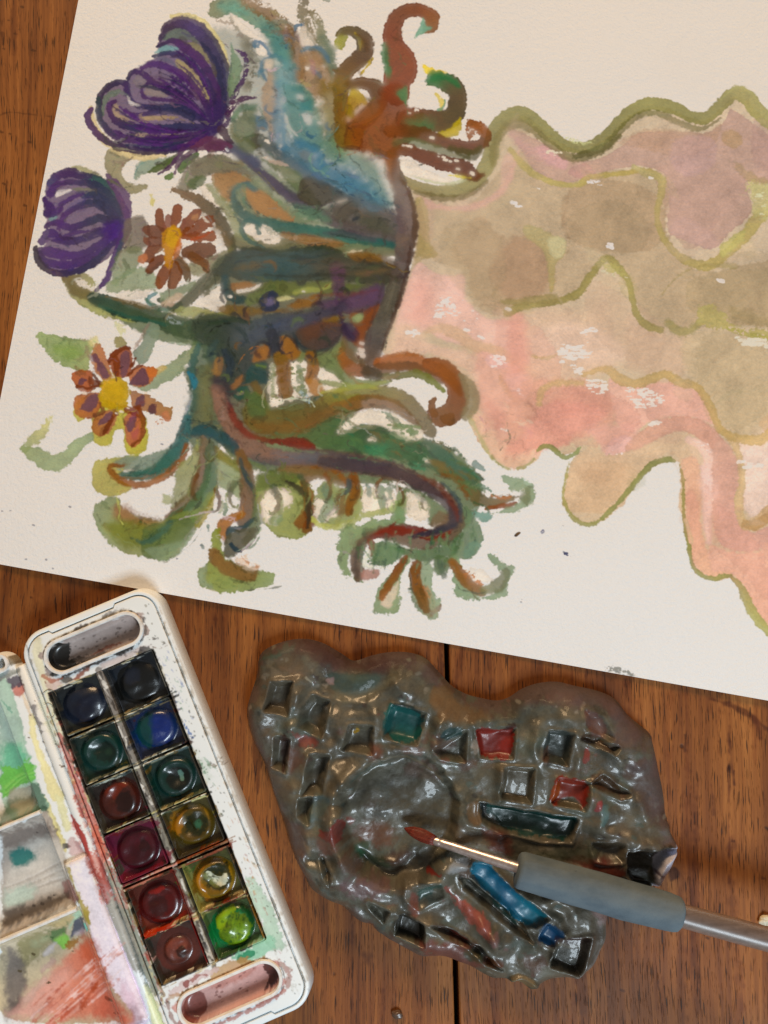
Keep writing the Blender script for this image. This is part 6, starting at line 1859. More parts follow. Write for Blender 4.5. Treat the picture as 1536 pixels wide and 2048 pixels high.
    S('3,17 6,20.8 11,21.6', [1, 1.4, .8], 'a85a3c', a=.75, e=1.5, rough=2)
    F('8,180.6 53,180.6 55.4,187 53,193.6 8,193.6 5.6,187', 'bc8a80 c49a90 b8867c', a=.96, e=2, ang=0)
    F('9,183 15,181.4 18,186 16,192 10,193 7,188', '74382e', a=.92, e=3)
    F('49.4,181.6 54,183.6 55.2,188 52,192.8 46,193 49,189 48.4,185', '4a241f', a=.95, e=2, rough=4)
    F('22,182 36,181 46,183 38,185 26,185', 'b06a58', a=.6, e=6)
    for k in range(30):
        u, v = 10 + 42 * r.random(), 181.6 + 10 * r.random()
        S('%g,%g %g,%g' % (u, v, u + .9, v), .3 + .6 * r.random(), '6a342c', a=.6, e=.8)
    S('58,183 59.6,187 59,191 57,194.6', [1.4, 2.6, 2.6, 1.4], 'a06a5c', a=.75, e=3, rough=4)
    S('10,196.6 30,197.4 46,197 55,195.6', [1, 1.6, 1.4, 1], 'b0604c', a=.75, e=2, rough=3)
    S('4,178 20,178.4 36,178.2 52,178', [.8, 1, 1.4, 1], 'a8783c', a=.6, e=2, rough=3)
    S('3,178 2.4,186 4.6,194', [1, 1.6, 1], '8a5c50', a=.7, e=2)
    for k in range(60):
        u, v = 57 + 6.5 * r.random(), 20 + 175 * r.random()
        col = ['8a8a86', '5a78b0', '6f9a7c', 'c8a060', 'b06a58', 'b8b4a4'][min(5, int(v / 200 * 5 + r.random() * 1.5))]
        S('%g,%g %g,%g %g,%g' % (u, v, u + .6, v + 1.5, u + 1.4 * r.random(), v + 3 + 3 * r.random()), [.2, .4 + .8 * r.random(), .2], col, a=.4, e=1, rough=2, dry=.3)
    for k in range(70):
        u, v = -2.5 + 5 * r.random(), 28 + 150 * r.random()
        col = ['c8685a', 'a83c30', 'd8a89c', '8a8a7c', 'd4c890', '7a4a40'][k % 6]
        S('%g,%g %g,%g %g,%g' % (u, v, u + .3, v + 2, u + .8 * r.standard_normal(), v + 4 + 4 * r.random()), [.3, .5 + 1.2 * r.random(), .3], col, a=.55, e=1, rough=2, dry=.25)
    # dirt lines at the deck's edge, specks over the white plastic
    for k in range(85):
        u, v = 57.5 + 6 * r.random(), 4 + 196 * r.random()
        S('%g,%g %g,%g' % (u, v, u + .4 * r.random(), v + .5), .2 + .5 * r.random() ** 2, ['6a665c', '8a8674', '50584c'][k % 3], a=.6, e=.7)
    for k in range(60):
        u, v = -.6 + 4 * r.random(), 4 + 196 * r.random()
        S('%g,%g %g,%g' % (u, v, u + .6 * r.random(), v + .8), .25 + .6 * r.random() ** 2, ['8a4a3c', '6a5a4c'][k % 2], a=.6, e=.7)
    for k in range(40):
        v = 4 + 196 * r.random()
        S('%g,%g %g,%g' % (65.3, v, 65.4, v + 3 + 5 * r.random()), .5, ['b4a48c', '8f8a7c'][k % 2], a=.55, e=1)
    S('64.9,6 64.9,60 64.9,120 64.9,196', .55, 'a89c88', a=.7, e=1)
    S('66.4,8 66.4,80 66.6,196', .35, 'b8a890', a=.6, e=1)
    F('30,3 44,2.4 44,3.4 30,4', '8a8478', a=.5, e=1.5)
    c.pts = lambda t: Canvas.pts(c, t)
    c.k = kk


box_paint(stn)
pan_paint(stn)
SET_IMG = canvas_image(stn, 'paint_box_stains_and_shade', albedo=np.array([.80, .835, .85]))


def set_mat(name, rough, spec, bump=.15, coat=0.0, bs=.5):
    m = NT(name)
    t = m.n('ShaderNodeTexImage', image=SET_IMG, extension='EXTEND', interpolation='Cubic')
    m.put(t.inputs[0], m.n('ShaderNodeUVMap').outputs[0])
    nz = m.noise(m.scaled((bs, bs, bs)), 1, 4, .6)
    r = m.math('ADD', rough - .08, m.math('MULTIPLY', m.noise(m.scaled((.2, .2, .2), (4, 2, 1)), 1, 4, .6), .18))
    return m.set(Base_Color=t.outputs[0], Roughness=r, Specular_IOR_Level=spec, Normal=m.bump(nz, bump, .25), Coat_Weight=coat, Coat_Roughness=.05)


M_PLASTIC = set_mat('stained_white_plastic', .42, .45, .10)
M_PAN = set_mat('stained_clear_pan_plastic', .28, .5, .35)
M_CAKE = set_mat('wet_paint_cake', .34, .45, .5, .45, .5)
M_WELL = set_mat('paint_smeared_plastic', .30, .5, .25, .25, .35)

wset = thing('watercolor_set', B(32, 103, 0), 'open white plastic watercolor box with twelve used paint pans and a smeared lid', 'watercolor set')


def bl(loop, z):
    return [B(u, v, z) for u, v in loop]


ND = (13, 47, 1.5)


def deck_loop(o, z, notch=0.0):
    return bl(rrect(-o, -1.2 - o, 64.5 + o, 203.2 + o, 9 + o, 8, (13, 47, notch)), z)


rim = [deck_loop(3.6, 0), deck_loop(3.9, .5), deck_loop(2.9, 10.4), deck_loop(2.5, 11.3), deck_loop(2.0, 11.6), deck_loop(1.05, 11.6, 1.5), deck_loop(.75, 11.3, 1.5),
       deck_loop(.7, 9.4, 1.5), deck_loop(.05, 9.4, 1.5), deck_loop(0, 11.6, 1.5), deck_loop(-.35, 11.95, 1.5), deck_loop(-.8, 12, 1.5)]
Vt, Ft = loft(rim)
tray = mesh_obj('tray', Vt, Ft, M_PLASTIC, wset, True, stn)
# the flat deck with its two slots and the pan opening is joined to the rim's inner edge
slotA = rrect(7.2, 4.3, 55.6, 19.8, 7.7, 10)
slotB = rrect(6.4, 179.2, 56.2, 195.0, 7.8, 10)
hole = rrect(2.6, 25.6, 56.4, 171.4, 1.2, 3)
bm = bmesh.new()
bm.from_mesh(tray.data)
uvl = bm.loops.layers.uv.verify()
off0 = base_of(wset)


def bmv(q):
    return bm.verts.new(((q[0] - off0[0]) * .001, (q[1] - off0[1]) * .001, (q[2] - off0[2]) * .001))


bm.verts.ensure_lookup_table()
nl = len(rim[0])
outer = [bm.verts[(len(rim) - 1) * nl + i] for i in range(nl)]
edges = [e for e in bm.edges if e.is_boundary and e.verts[0] in set(outer) and e.verts[1] in set(outer)]
for lp, dz in ((slotA, 6.0), (slotB, 6.0), (hole, 9.0)):
    vs = [bmv(B(u, v, 12)) for u, v in lp]
    edges += [bm.edges.new((vs[i], vs[(i + 1) % len(vs)])) for i in range(len(vs))]
    lo = [bmv(B(u, v, 12 - dz)) for u, v in lp]
    for i in range(len(vs)):
        j = (i + 1) % len(vs)
        bm.faces.new((vs[i], lo[i], lo[j], vs[j]))
    if lp is hole:
        bm.faces.new(lo)
bmesh.ops.triangle_fill(bm, use_beauty=True, use_dissolve=False, edges=edges)
bmesh.ops.recalc_face_normals(bm, faces=bm.faces)
for f in bm.faces:
    f.smooth = True
    for l in f.loops:
        X, Y = l.vert.co.x * 1000 + off0[0], l.vert.co.y * 1000 + off0[1]
        l[uvl].uv = ((X - stn.x0) / (stn.x1 - stn.x0), (Y - stn.y0) / (stn.y1 - stn.y0))
bm.to_mesh(tray.data)
bm.free()
sharp_by_angle(tray, 40)

_r = NT('bare_white_plastic')
BARE = _r.set(Base_Color=_r.ramp(_r.noise(_r.scaled((.25, .25, .25)), 1, 4, .6), [(.25, (.62, .56, .48)), (.55, (.80, .79, .77))]), Roughness=.38)
for (u0, v0, u1, v1) in ((7.2, 4.3, 55.6, 19.8), (6.4, 179.2, 56.2, 195.0)):
    def sl(ins, z):
        return bl(rrect(u0 + ins, v0 + ins, u1 - ins, v1 - ins, (v1 - v0) / 2 - ins - .02, 10), z)
    Vq, Fq = loft([sl(-.9, 11.9), sl(-.9, 12.7), sl(-.6, 13.3), sl(.5, 13.3), sl(.85, 12.9), sl(1.0, 11.2)])
    o = mesh_obj('slot_rim', Vq, Fq, None, tray, True, stn)
    o.data.materials.append(BARE)
    sharp_by_angle(o, 45)
    Vq, Fq = loft([sl(1.0, 11.6), sl(1.4, 8.2), sl(2.4, 6.7), sl(4.0, 6.3)], True)
    mesh_obj('brush_slot', Vq, Fq, M_WELL, tray, True, stn)

Vq, Fq = loft([bl([(27.3, 25.7), (30.1, 25.7), (30.1, 171.3), (27.3, 171.3)], 3), bl([(27.3, 25.7), (30.1, 25.7), (30.1, 171.3), (27.3, 171.3)], 11.7),
               bl([(27.7, 26), (29.7, 26), (29.7, 171), (27.7, 171)], 12.1)], True)
mesh_obj('divider', Vq, Fq, M_PLASTIC, tray, False, stn)
# a thin cross rib with an open seam between the fourth and the fifth row
for a0, a1 in ((122.3, 123.3), (124.5, 125.5)):
    Vq, Fq = loft([bl([(2.8, a0), (56.2, a0), (56.2, a1), (2.8, a1)], 3), bl([(2.8, a0), (56.2, a0), (56.2, a1), (2.8, a1)], 12.5)], True)
    mesh_obj('cross_rib', Vq, Fq, M_PAN, tray, False, stn)

# ---- pans with their cakes of colour
ROWS = [37.5, 61.5, 86, 110, 137, 160.2]
#            (edge height, centre height, wobble)
CAKE = {(0, 0): (9.2, 10.6), (0, 1): (9.0, 9.2), (1, 0): (10.4, 8.0), (1, 1): (9.4, 10.7), (2, 0): (10.0, 8.6), (2, 1): (10.8, 8.2),
        (3, 0): (9.8, 9.6), (3, 1): (10.6, 8.0), (4, 0): (9.8, 9.2), (4, 1): (10.8, 7.6), (5, 0): (8.4, 10.2), (5, 1): (10.0, 11.4)}
PANL = {(0, 0): 'pan of navy paint', (0, 1): 'pan of black paint', (1, 0): 'pan of dark green paint', (1, 1): 'pan of blue paint', (2, 0): 'pan of dark brown paint',
        (2, 1): 'pan of deep green paint', (3, 0): 'pan of crimson paint', (3, 1): 'pan of ochre and dark paint', (4, 0): 'pan of red paint',
        (4, 1): 'pan of yellow paint worn through to white', (5, 0): 'pan of red brown paint nearly used up', (5, 1): 'pan of lime green paint'}
rp = np.random.default_rng(3)
for i, v in enumerate(ROWS):
    for j, u in enumerate((15.0, 43.2)):
        du, dv, tw = .25 * rp.standard_normal(), .25 * rp.standard_normal(), .012 * rp.standard_normal()
        hz = .25 * rp.random()

        def pl(h, z, r_):
            out = []
            for a, b in rrect(-h, -h, h, h, r_, 3):
                out.append(B(u + du + a * math.cos(tw) - b * math.sin(tw), v + dv + a * math.sin(tw) + b * math.cos(tw), z + hz))
            return out
        Vq, Fq = loft([pl(11.6, 3.2, .8), pl(11.75, 11.3, .8), pl(11.65, 11.6, .8), pl(11.25, 11.6, .7), pl(11.05, 11.2, .7), pl(10.8, 8.2, .6), pl(10.4, 7.7, .5)], True)
        pan = mesh_obj('pan', Vq, Fq, M_PAN, wset, True, stn)
        sharp_by_angle(pan, 40)
        pan['label'] = PANL[(i, j)]
        ze, zc = CAKE[(i, j)]
        rad = 10.2 if (i, j) != (5, 0) else 7.2
        if (i, j) == (5, 1):
            rad = 10.4
        Vc, Fc = [], []
        rings = [(0, 0)] + [(q, 0) for q in (.12, .25, .38, .5, .62, .74, .84, .91, .96, 1.0)]
        seg = 36
        hn = noise2(60, 60, 11, 900 + i * 2 + j)
        ox, oy = (.26 * rp.standard_normal(), .2 * rp.standard_normal()) if zc < ze else (0, 0)
        ox, oy = float(np.clip(ox, -.3, .3)), float(np.clip(oy, -.3, .3))
        ph = rp.random(3) * 6.28
        tlt = rp.uniform(-.9, .9, 2)
        wobk = [1 + .022 * math.sin(2 * 2 * math.pi * k / seg + ph[0]) + .018 * math.sin(3 * 2 * math.pi * k / seg + ph[1]) for k in range(seg)]
        for q in (0.0, .12, .25, .38, .5, .62, .74, .84, .91, .96, 1.0):
            for k in range(seg):
                t = 2 * math.pi * k / seg
                a, b = q * math.cos(t), q * math.sin(t)
                rr = math.hypot(a - ox * (1 - q), b - oy * (1 - q))
                edge = 1 - smooth(.70, 1.0, q)
                if zc < ze:
                    z = zc + (ze - zc) * smooth(.1, .85, rr)
                else:
                    z = ze + (zc - ze) * (1 - rr * rr)
                z = z + (tlt[0] * a + tlt[1] * b) * q
                z = 7.8 + (z - 7.8) * edge + (hn[int(30 + a * 28), int(30 + b * 28)] - .5) * (1.9 if (i, j) in ((5, 1), (3, 1), (4, 1)) else 1.3) * edge
                Vc.append(B(u + du + a * rad * wobk[k] * 1.02, v + dv + b * rad * wobk[k] * .97, z + hz))
        nr = 11
        for p in range(nr - 1):
            for k in range(seg):
                k2 = (k + 1) % seg
                Fc.append((p * seg + k, (p + 1) * seg + k, (p + 1) * seg + k2, p * seg + k2))
        ck = mesh_obj('paint_cake', Vc, Fc, M_CAKE, pan, True, stn)
        bm = bmesh.new()
        bm.from_mesh(ck.data)
        bmesh.ops.remove_doubles(bm, verts=bm.verts, dist=1e-6)
        bmesh.ops.recalc_face_normals(bm, faces=bm.faces)
        if sum(f.normal.z for f in bm.faces) < 0:
            bmesh.ops.reverse_faces(bm, faces=bm.faces)
        bm.to_mesh(ck.data)
        bm.free()

# ---- the lid, folded open to the left, with its mixing wells
LV0, LV1, LU0, LU1 = -1.5, 206, -86.0, -9.2
wells = [(9.0, 74.6), (77.8, 122.8), (126.0, 190.0)]
lid_out = [rrect(LU0 - o, LV0 - o, LU1 + o, LV1 + o, 8 + o, 8) for o in (.8, .4, 0, -.5)]
bm = bmesh.new()
uvl = bm.loops.layers.uv.verify()


def bmloop(lp, z):
    return [bmv(B(u, v, z)) for u, v in lp]


Ls = [bmloop(l, z) for l, z in zip(lid_out, (0, 7.6, 8.5, 8.8))]
for A_, B_ in zip(Ls[:-1], Ls[1:]):
    for k in range(len(A_)):
        k2 = (k + 1) % len(A_)
        bm.faces.new((A_[k], A_[k2], B_[k2], B_[k]))
edges = [bm.edges.get((Ls[-1][k], Ls[-1][(k + 1) % len(Ls[-1])])) for k in range(len(Ls[-1]))]
for (a, b) in [(LV0 + 2.6, 6.2)] + wells + [(193.2, 203.4)]:
    lp = rrect(LU0 + 2.5, a, LU1 - 12.0 if b > 8 else LU1 - 4.0, b, 2.2 if b > 8 else 2.6, 5)
    vs = bmloop(lp, 8.8)
    edges += [bm.edges.new((vs[k], vs[(k + 1) % len(vs)])) for k in range(len(vs))]
bmesh.ops.triangle_fill(bm, use_beauty=True, use_dissolve=False, edges=edges)
bmesh.ops.recalc_face_normals(bm, faces=bm.faces)
me = bpy.data.meshes.new('lid')
for f in bm.faces:
    f.smooth = True
    for l in f.loops:
        X, Y = l.vert.co.x * 1000 + off0[0], l.vert.co.y * 1000 + off0[1]
        l[uvl].uv = ((X - stn.x0) / (stn.x1 - stn.x0), (Y - stn.y0) / (stn.y1 - stn.y0))
bm.to_mesh(me)
bm.free()
lid = bpy.data.objects.new('lid', me)
COL.objects.link(lid)
me.materials.append(M_PLASTIC)
lid.parent = wset
sharp_by_angle(lid, 40)
for (a, b) in [(LV0 + 2.6, 6.2)] + wells + [(193.2, 203.4)]:
    big = b > 8 and b < 193
    u1 = LU1 - 12.0 if b > 8 else LU1 - 4.0

    def wl(ins, z):
        return bl(rrect(LU0 + 2.5 + ins, a + ins, u1 - ins, b - ins, min((2.2 if b > 8 else 2.6) + (ins * .8 if big else 0), (b - a) / 2 - ins - .3), 5), z)
    if big:
        Vq, Fq = loft([wl(-.02, 8.8), wl(.5, 8.6), wl(1.0, 7.4), wl(2.0, 5.0), wl(4.0, 3.4), wl(8.0, 2.4), wl(14.0, 2.0)], True)
    else:
        Vq, Fq = loft([wl(-.02, 8.8), wl(.4, 8.4), wl(.9, 4.6), wl(1.6, 4.2)], True)
    mesh_obj('mixing_well', Vq, Fq, M_WELL, lid, True, stn)
# pale ribs standing between the wells
for v in (76.2, 124.4, 191.6):
    Vq, Fq = loft([bl([(LU0 + 2, v - .95), (-21.4, v - .95), (-21.4, v + .95), (LU0 + 2, v + .95)], 8.7), bl([(LU0 + 2, v - .8), (-21.4, v - .8), (-21.4, v + .8), (LU0 + 2, v + .8)], 11.0),
                   bl([(LU0 + 2, v - .4), (-21.6, v - .4), (-21.6, v + .4), (LU0 + 2, v + .4)], 11.3)], True)
    mesh_obj('rib', Vq, Fq, BARE, lid, False)


def el(ins, z):
    return bl(rrect(LU0 + 2 + ins, LV0 + .9 + ins, LU1 - 2 - ins, 7.6 - ins, 3.3 - ins, 8), z)


Vq, Fq = loft([el(-.5, 8.7), el(-.4, 9.7), el(-.1, 10.1), el(1.0, 10.1), el(1.3, 9.7), el(1.4, 8.3)])
sharp_by_angle(mesh_obj('slot_rim', Vq, Fq, BARE, lid, True), 45)
# hinge: a round bar along the tray and the cover plate clipped over it
Vq, Fq = tube([B(-6.3, 8, 7.6), B(-6.3, 9, 7.6), B(-6.3, 199, 7.6), B(-6.3, 200, 7.6)], [2.2, 2.9, 2.9, 2.2], 16)
mesh_obj('hinge_bar', Vq, Fq, M_PLASTIC, wset, True, stn)
cv = [bl(rrect(-20.0 + o, 103 + o, -8.6 - o, 184 - o, 1.2, 3), z) for o, z in ((0, 6.5), (0, 10.4), (.7, 11.2), (2.2, 11.5))]
Vq, Fq = loft(cv, True)
o = mesh_obj('hinge_cover', Vq, Fq, M_PLASTIC, wset, True, stn)
sharp_by_angle(o, 45)
# ------------------------------------------------------------------ hand-made glazed clay palette
PALX = (-75, 152, -244, -58)
pgeo = Canvas(PALX[0], PALX[2], PALX[1], PALX[3], 2.2, 8, flat_light('ffffff'), seed=81)
pcol = Canvas(PALX[0], PALX[2], PALX[1], PALX[3], 4.0, 11, flat_light('d8d2c8'), seed=91)
PV = {'a': (460, 1250, 3.34), 'b': (860, 1300, 2.954), 'c': (560, 1588, 3.34), 'd': (850, 1588, 3.34), 'p': (0, 0, 1)}
OUTLINE = ('511,1325 520,1305 545,1290 580,1280 612,1279 645,1288 680,1308 706,1323 740,1313 775,1306 815,1306 850,1317 880,1347 905,1374 935,1391 965,1399 995,1404 1020,1398 '
           '1050,1379 1085,1368 1120,1366 1155,1374 1200,1384 1236,1400 1262,1432 1290,1456 1308,1472 1317,1503 1326,1547 1335,1590 1338,1625 1343,1660 1353,1678 1357,1697 1346,1730 '
           '1327,1766 1311,1779 1285,1792 1250,1810 1226,1826 1218,1845 1217,1870 1206,1900 1194,1926 1170,1950 1150,1962 1122,1964 1098,1968 1076,1981 1058,1984 1040,1973 1012,1966 '
           '985,1965 965,1956 940,1941 918,1931 889,1920 866,1917 844,1919 814,1905 785,1890 752,1872 740,1858 722,1851 704,1840 680,1817 659,1810 632,1795 614,1780 604,1756 590,1730 '
           '574,1692 564,1654 541,1588 522,1528 499,1480 488,1430 496,1391 508,1355')
# view, outline of the hollow, depth (mm), softness of its walls (mm)
HOLLOWS = [('a', '285,375 420,372 385,575 250,545', 6.5, 1.4), ('a', '560,470 655,505 605,720 475,655 500,560', 6, 1.8), ('a', '315,742 400,752 372,965 292,930', 6, 1.2),
           ('a', '545,850 655,858 605,1085 495,1105', 7, 1.6), ('a', '480,1140 545,1130 525,1285 470,1240', 6, 1.6), ('a', '805,660 948,662 940,830 755,808', 5, 1.3),
           ('a', '1085,525 1290,580 1240,775 1032,720', 4.5, 1.5), ('b', '20,570 200,470 195,640 60,615', 5.5, 1.4), ('b', '265,462 488,452 470,612 290,612', 3.6, 1.2),
           ('b', '690,470 822,480 792,662 662,622', 5.5, 1.2), ('b', '425,680 592,690 580,882 410,850', 5, 1.2), ('b', '742,746 920,770 892,922 712,882', 4, 1.2),
           ('b', '865,505 920,480 1085,560 1060,592', 4, 1.2), ('b', '930,772 1000,722 1150,832 1100,850', 4, 1.3), ('b', '285,885 560,935 850,985 815,1110 620,1095 400,1045 300,985', 5.5, 1.3),
           ('b', '1150,1175 1300,1160 1400,1150 1440,1165 1350,1230 1310,1320 1325,1400 1200,1380 1140,1300', 9, 1.3), ('b', '950,1130 1110,1130 1100,1215 960,1205', 3, 1.8),
           ('b', '905,350 1000,400 1052,505 985,520 915,440', 2.5, 1.6), ('b', '560,1215 900,1300 880,1330 560,1270', 3, 2.0),
           ('d', '310,430 420,455 560,600 720,720 800,790 720,850 620,840 440,650 300,510', 3.4, 1.2), ('d', '800,830 905,900 870,990 748,930', 4, 1.3),
           ('d', '215,520 290,550 470,690 640,850 695,940 590,885 400,720 250,590', 5.5, 1.0), ('d', '890,930 1082,932 1022,1190 830,1112', 7, 1.4),
           ('c', '800,778 952,832 952,972 768,910', 8, 1.2), ('c', '590,688 722,740 690,832 600,725', 5, 1.3), ('c', '285,390 342,480 335,560 298,505', 6.5, 1.2),
           ('c', '1000,835 1150,890 1335,1000 1410,1095 1475,1150 1370,1105 1250,985 1090,905', 6, 1.2), ('c', '860,560 1040,560 1060,640 930,700 850,640', 2.2, 2.5)]
# view, ridge or lump as a stroke: points, width (mm), height (mm)
RIDGES = [('a', '200,560 200,650 230,720', 10, 2.6), ('a', '470,380 440,520 420,680', 6, 3.2), ('a', '700,620 720,720 660,800', 11, 3.4), ('a', '520,860 500,960 480,1050', 6, 2.5),
          ('a', '740,1010 700,1120 680,1240', 11, 4.2), ('a', '660,1290 680,1400 740,1500', 11, 2.8), ('a', '420,1090 440,1250 500,1380 540,1500', 8, 3.0), ('a', '260,960 290,1080 330,1200', 6, 1.6),
          ('a', '650,360 800,480 960,440 1100,290', 10, -2.4), ('a', '560,320 640,430 760,500 940,490 1090,380', 4, 1.4), ('a', '1130,300 1150,400', 8, 2.2), ('a', '1390,640 1360,760', 5, 2.8),
          ('a', '1260,480 1400,600 1500,650', 7, 1.6), ('a', '960,530 1000,700 990,850', 5, 1.4),
          ('b', '250,420 350,400 480,400', 5, 2.2), ('b', '640,440 600,560 640,640', 5, 2.2), ('b', '690,400 840,420 900,470', 6, 1.6), ('b', '830,480 860,600 840,720', 5, 1.6),
          ('b', '400,690 390,860', 3.5, 1.8), ('b', '620,690 640,850', 6, 1.0), ('b', '940,860 1000,940 980,1020', 9, 3.0), ('b', '1040,560 1120,640 1250,620', 7, 1.8), ('b', '1130,850 1220,900 1270,1100', 6, 1.6),
          ('b', '1060,1060 1180,1110 1290,1130', 6, 1.8), ('b', '1380,1040 1430,1120 1400,1230 1340,1340', 7, 3.4), ('b', '220,880 210,1000 400,1070', 4, 1.2), ('b', '880,250 920,360 870,480', 4, 1.0),
          ('b', '520,320 600,300 760,320 860,260', 6, .8),
          ('d', '130,470 210,420 280,430', 7, 3.4), ('d', '470,500 640,640 840,780 900,880', 4, 1.8), ('d', '130,560 260,720 430,900 520,970', 7, 2.2), ('d', '250,560 440,700 640,880 700,960', 2.4, 1.4),
          ('d', '820,640 940,720 980,800', 6, 2.4), ('d', '1190,830 1200,960 1140,1090 1020,1220', 5, 2.2), ('d', '440,920 480,1000', 7, 2.6), ('d', '700,1010 780,1070', 7, 1.8),
          ('d', '570,1230 640,1210 720,1250 740,1290 690,1310 620,1280', 2.0, 2.4), ('d', '500,960 620,930 700,980', 5, 1.2), ('d', '620,600 690,650 800,680', 4, 1.6),
          ('c', '860,570 930,540 1040,540', 5, 2.4), ('c', '860,620 880,720 940,790 1010,830', 6, 2.0), ('c', '160,430 220,480 260,520', 10, 3.2), ('c', '420,560 520,600 600,660', 12, 2.4),
          ('c', '380,300 390,420 400,500', 10, 2.4), ('c', '700,760 760,740', 6, 1.8), ('c', '960,960 1100,1010 1300,1060', 10, 1.6), ('c', '300,620 420,720 540,820', 6, 1.4), ('c', '740,980 860,1040 1000,1070', 5, 1.2),
          ('c', '560,420 700,520 800,500 900,420', 5, -1.4), ('c', '520,330 640,430 760,440', 3, .8)]

g = pgeo
g.view(*PV['p'])
(i0, i1, j0, j1), dout, _ = g.region(OUTLINE, 60)
D_OUT = np.full((g.H, g.W), 60 / g.res, np.float32)
D_OUT[i0:i1, j0:j1] = dout / g.res
inn = np.clip(-D_OUT, 0, None)
lump = noise2(g.H, g.W, 30, 301) - .5
lump2 = noise2(g.H, g.W, 11, 302) - .5
lump3 = noise2(g.H, g.W, 5, 303) - .5
lump4 = noise2(g.H, g.W, 2.6, 304) - .5
HT = 14.0 * np.sqrt(np.clip(1 - (1 - np.clip(inn / 15.0, 0, 1)) ** 2.2, 0, 1))
HT = HT + smooth(0, 10, inn) * (4.2 * lump + 1.3 * lump2 + .3 * lump3 + .14 * lump4)
for vw, txt, w, hgt in RIDGES:
    g.view(*PV[vw])
    c_ = catmull(g.pts(txt), n=8)
    r_ = w * g.res
    a0, a1, b0, b1 = g.box(c_, r_ * 1.6 + 3)
    dd, _t = g.segdist(c_, np.zeros(len(c_)), a0, a1, b0, b1, r_ * 1.6)
    HT[a0:a1, b0:b1] += 1.3 * hgt * np.exp(-(np.minimum(dd, 1e2) / (r_ * .62)) ** 2) * (1 + .7 * lump2[a0:a1, b0:b1])
# the round mixing well and its rim
g.view(*PV['p'])
yy, xx = np.mgrid[0:g.H, 0:g.W].astype(np.float32)
wx, wy = g.pts('796,1630')[0]
ang = np.arctan2(yy - wy, xx - wx)
rr = (np.hypot((xx - wx) / 1.0, (yy - wy) / 1.04) / g.res - 1.8 + 2.2 * lump2 + .8 * lump3) * (1 + .03 * np.sin(2 * ang + .6) + .02 * np.sin(3 * ang))
HT += 2.6 * np.exp(-((rr - 29.5) / 3.6) ** 2) * (.75 + .5 * np.cos(ang - 2.9))
HT += -6.0 * smooth(27.5, 23.0, rr) + .9 * smooth(24, 0, rr)
HT += -.5 * np.exp(-((rr - 22.5) / 1.6) ** 2) * (1 + lump2)
for vw, txt, dep, soft in HOLLOWS:
    g.view(*PV[vw])
    q = g.region(txt, 40, True)
    if q is None:
        continue
    (a0, a1, b0, b1), d, _ = q
    d = d / g.res + .8 * lump2[a0:a1, b0:b1] + .4 * lump3[a0:a1, b0:b1]
    k = smooth(soft * .9, -soft * 1.5, d)
    floor_ = np.clip(HT[a0:a1, b0:b1] - .82 * dep * (1 + .12 * lump2[a0:a1, b0:b1]), 2.2, None)
    HT[a0:a1, b0:b1] = HT[a0:a1, b0:b1] * (1 - k) + floor_ * k + .9 * np.exp(-((d - soft * .9) / 1.2) ** 2)
HT = HT * smooth(0, 2.2, inn) ** .5


def px_to_mm(i, j):
    return g.x0 + (j + .5) / g.res, g.y1 - (i + .5) / g.res


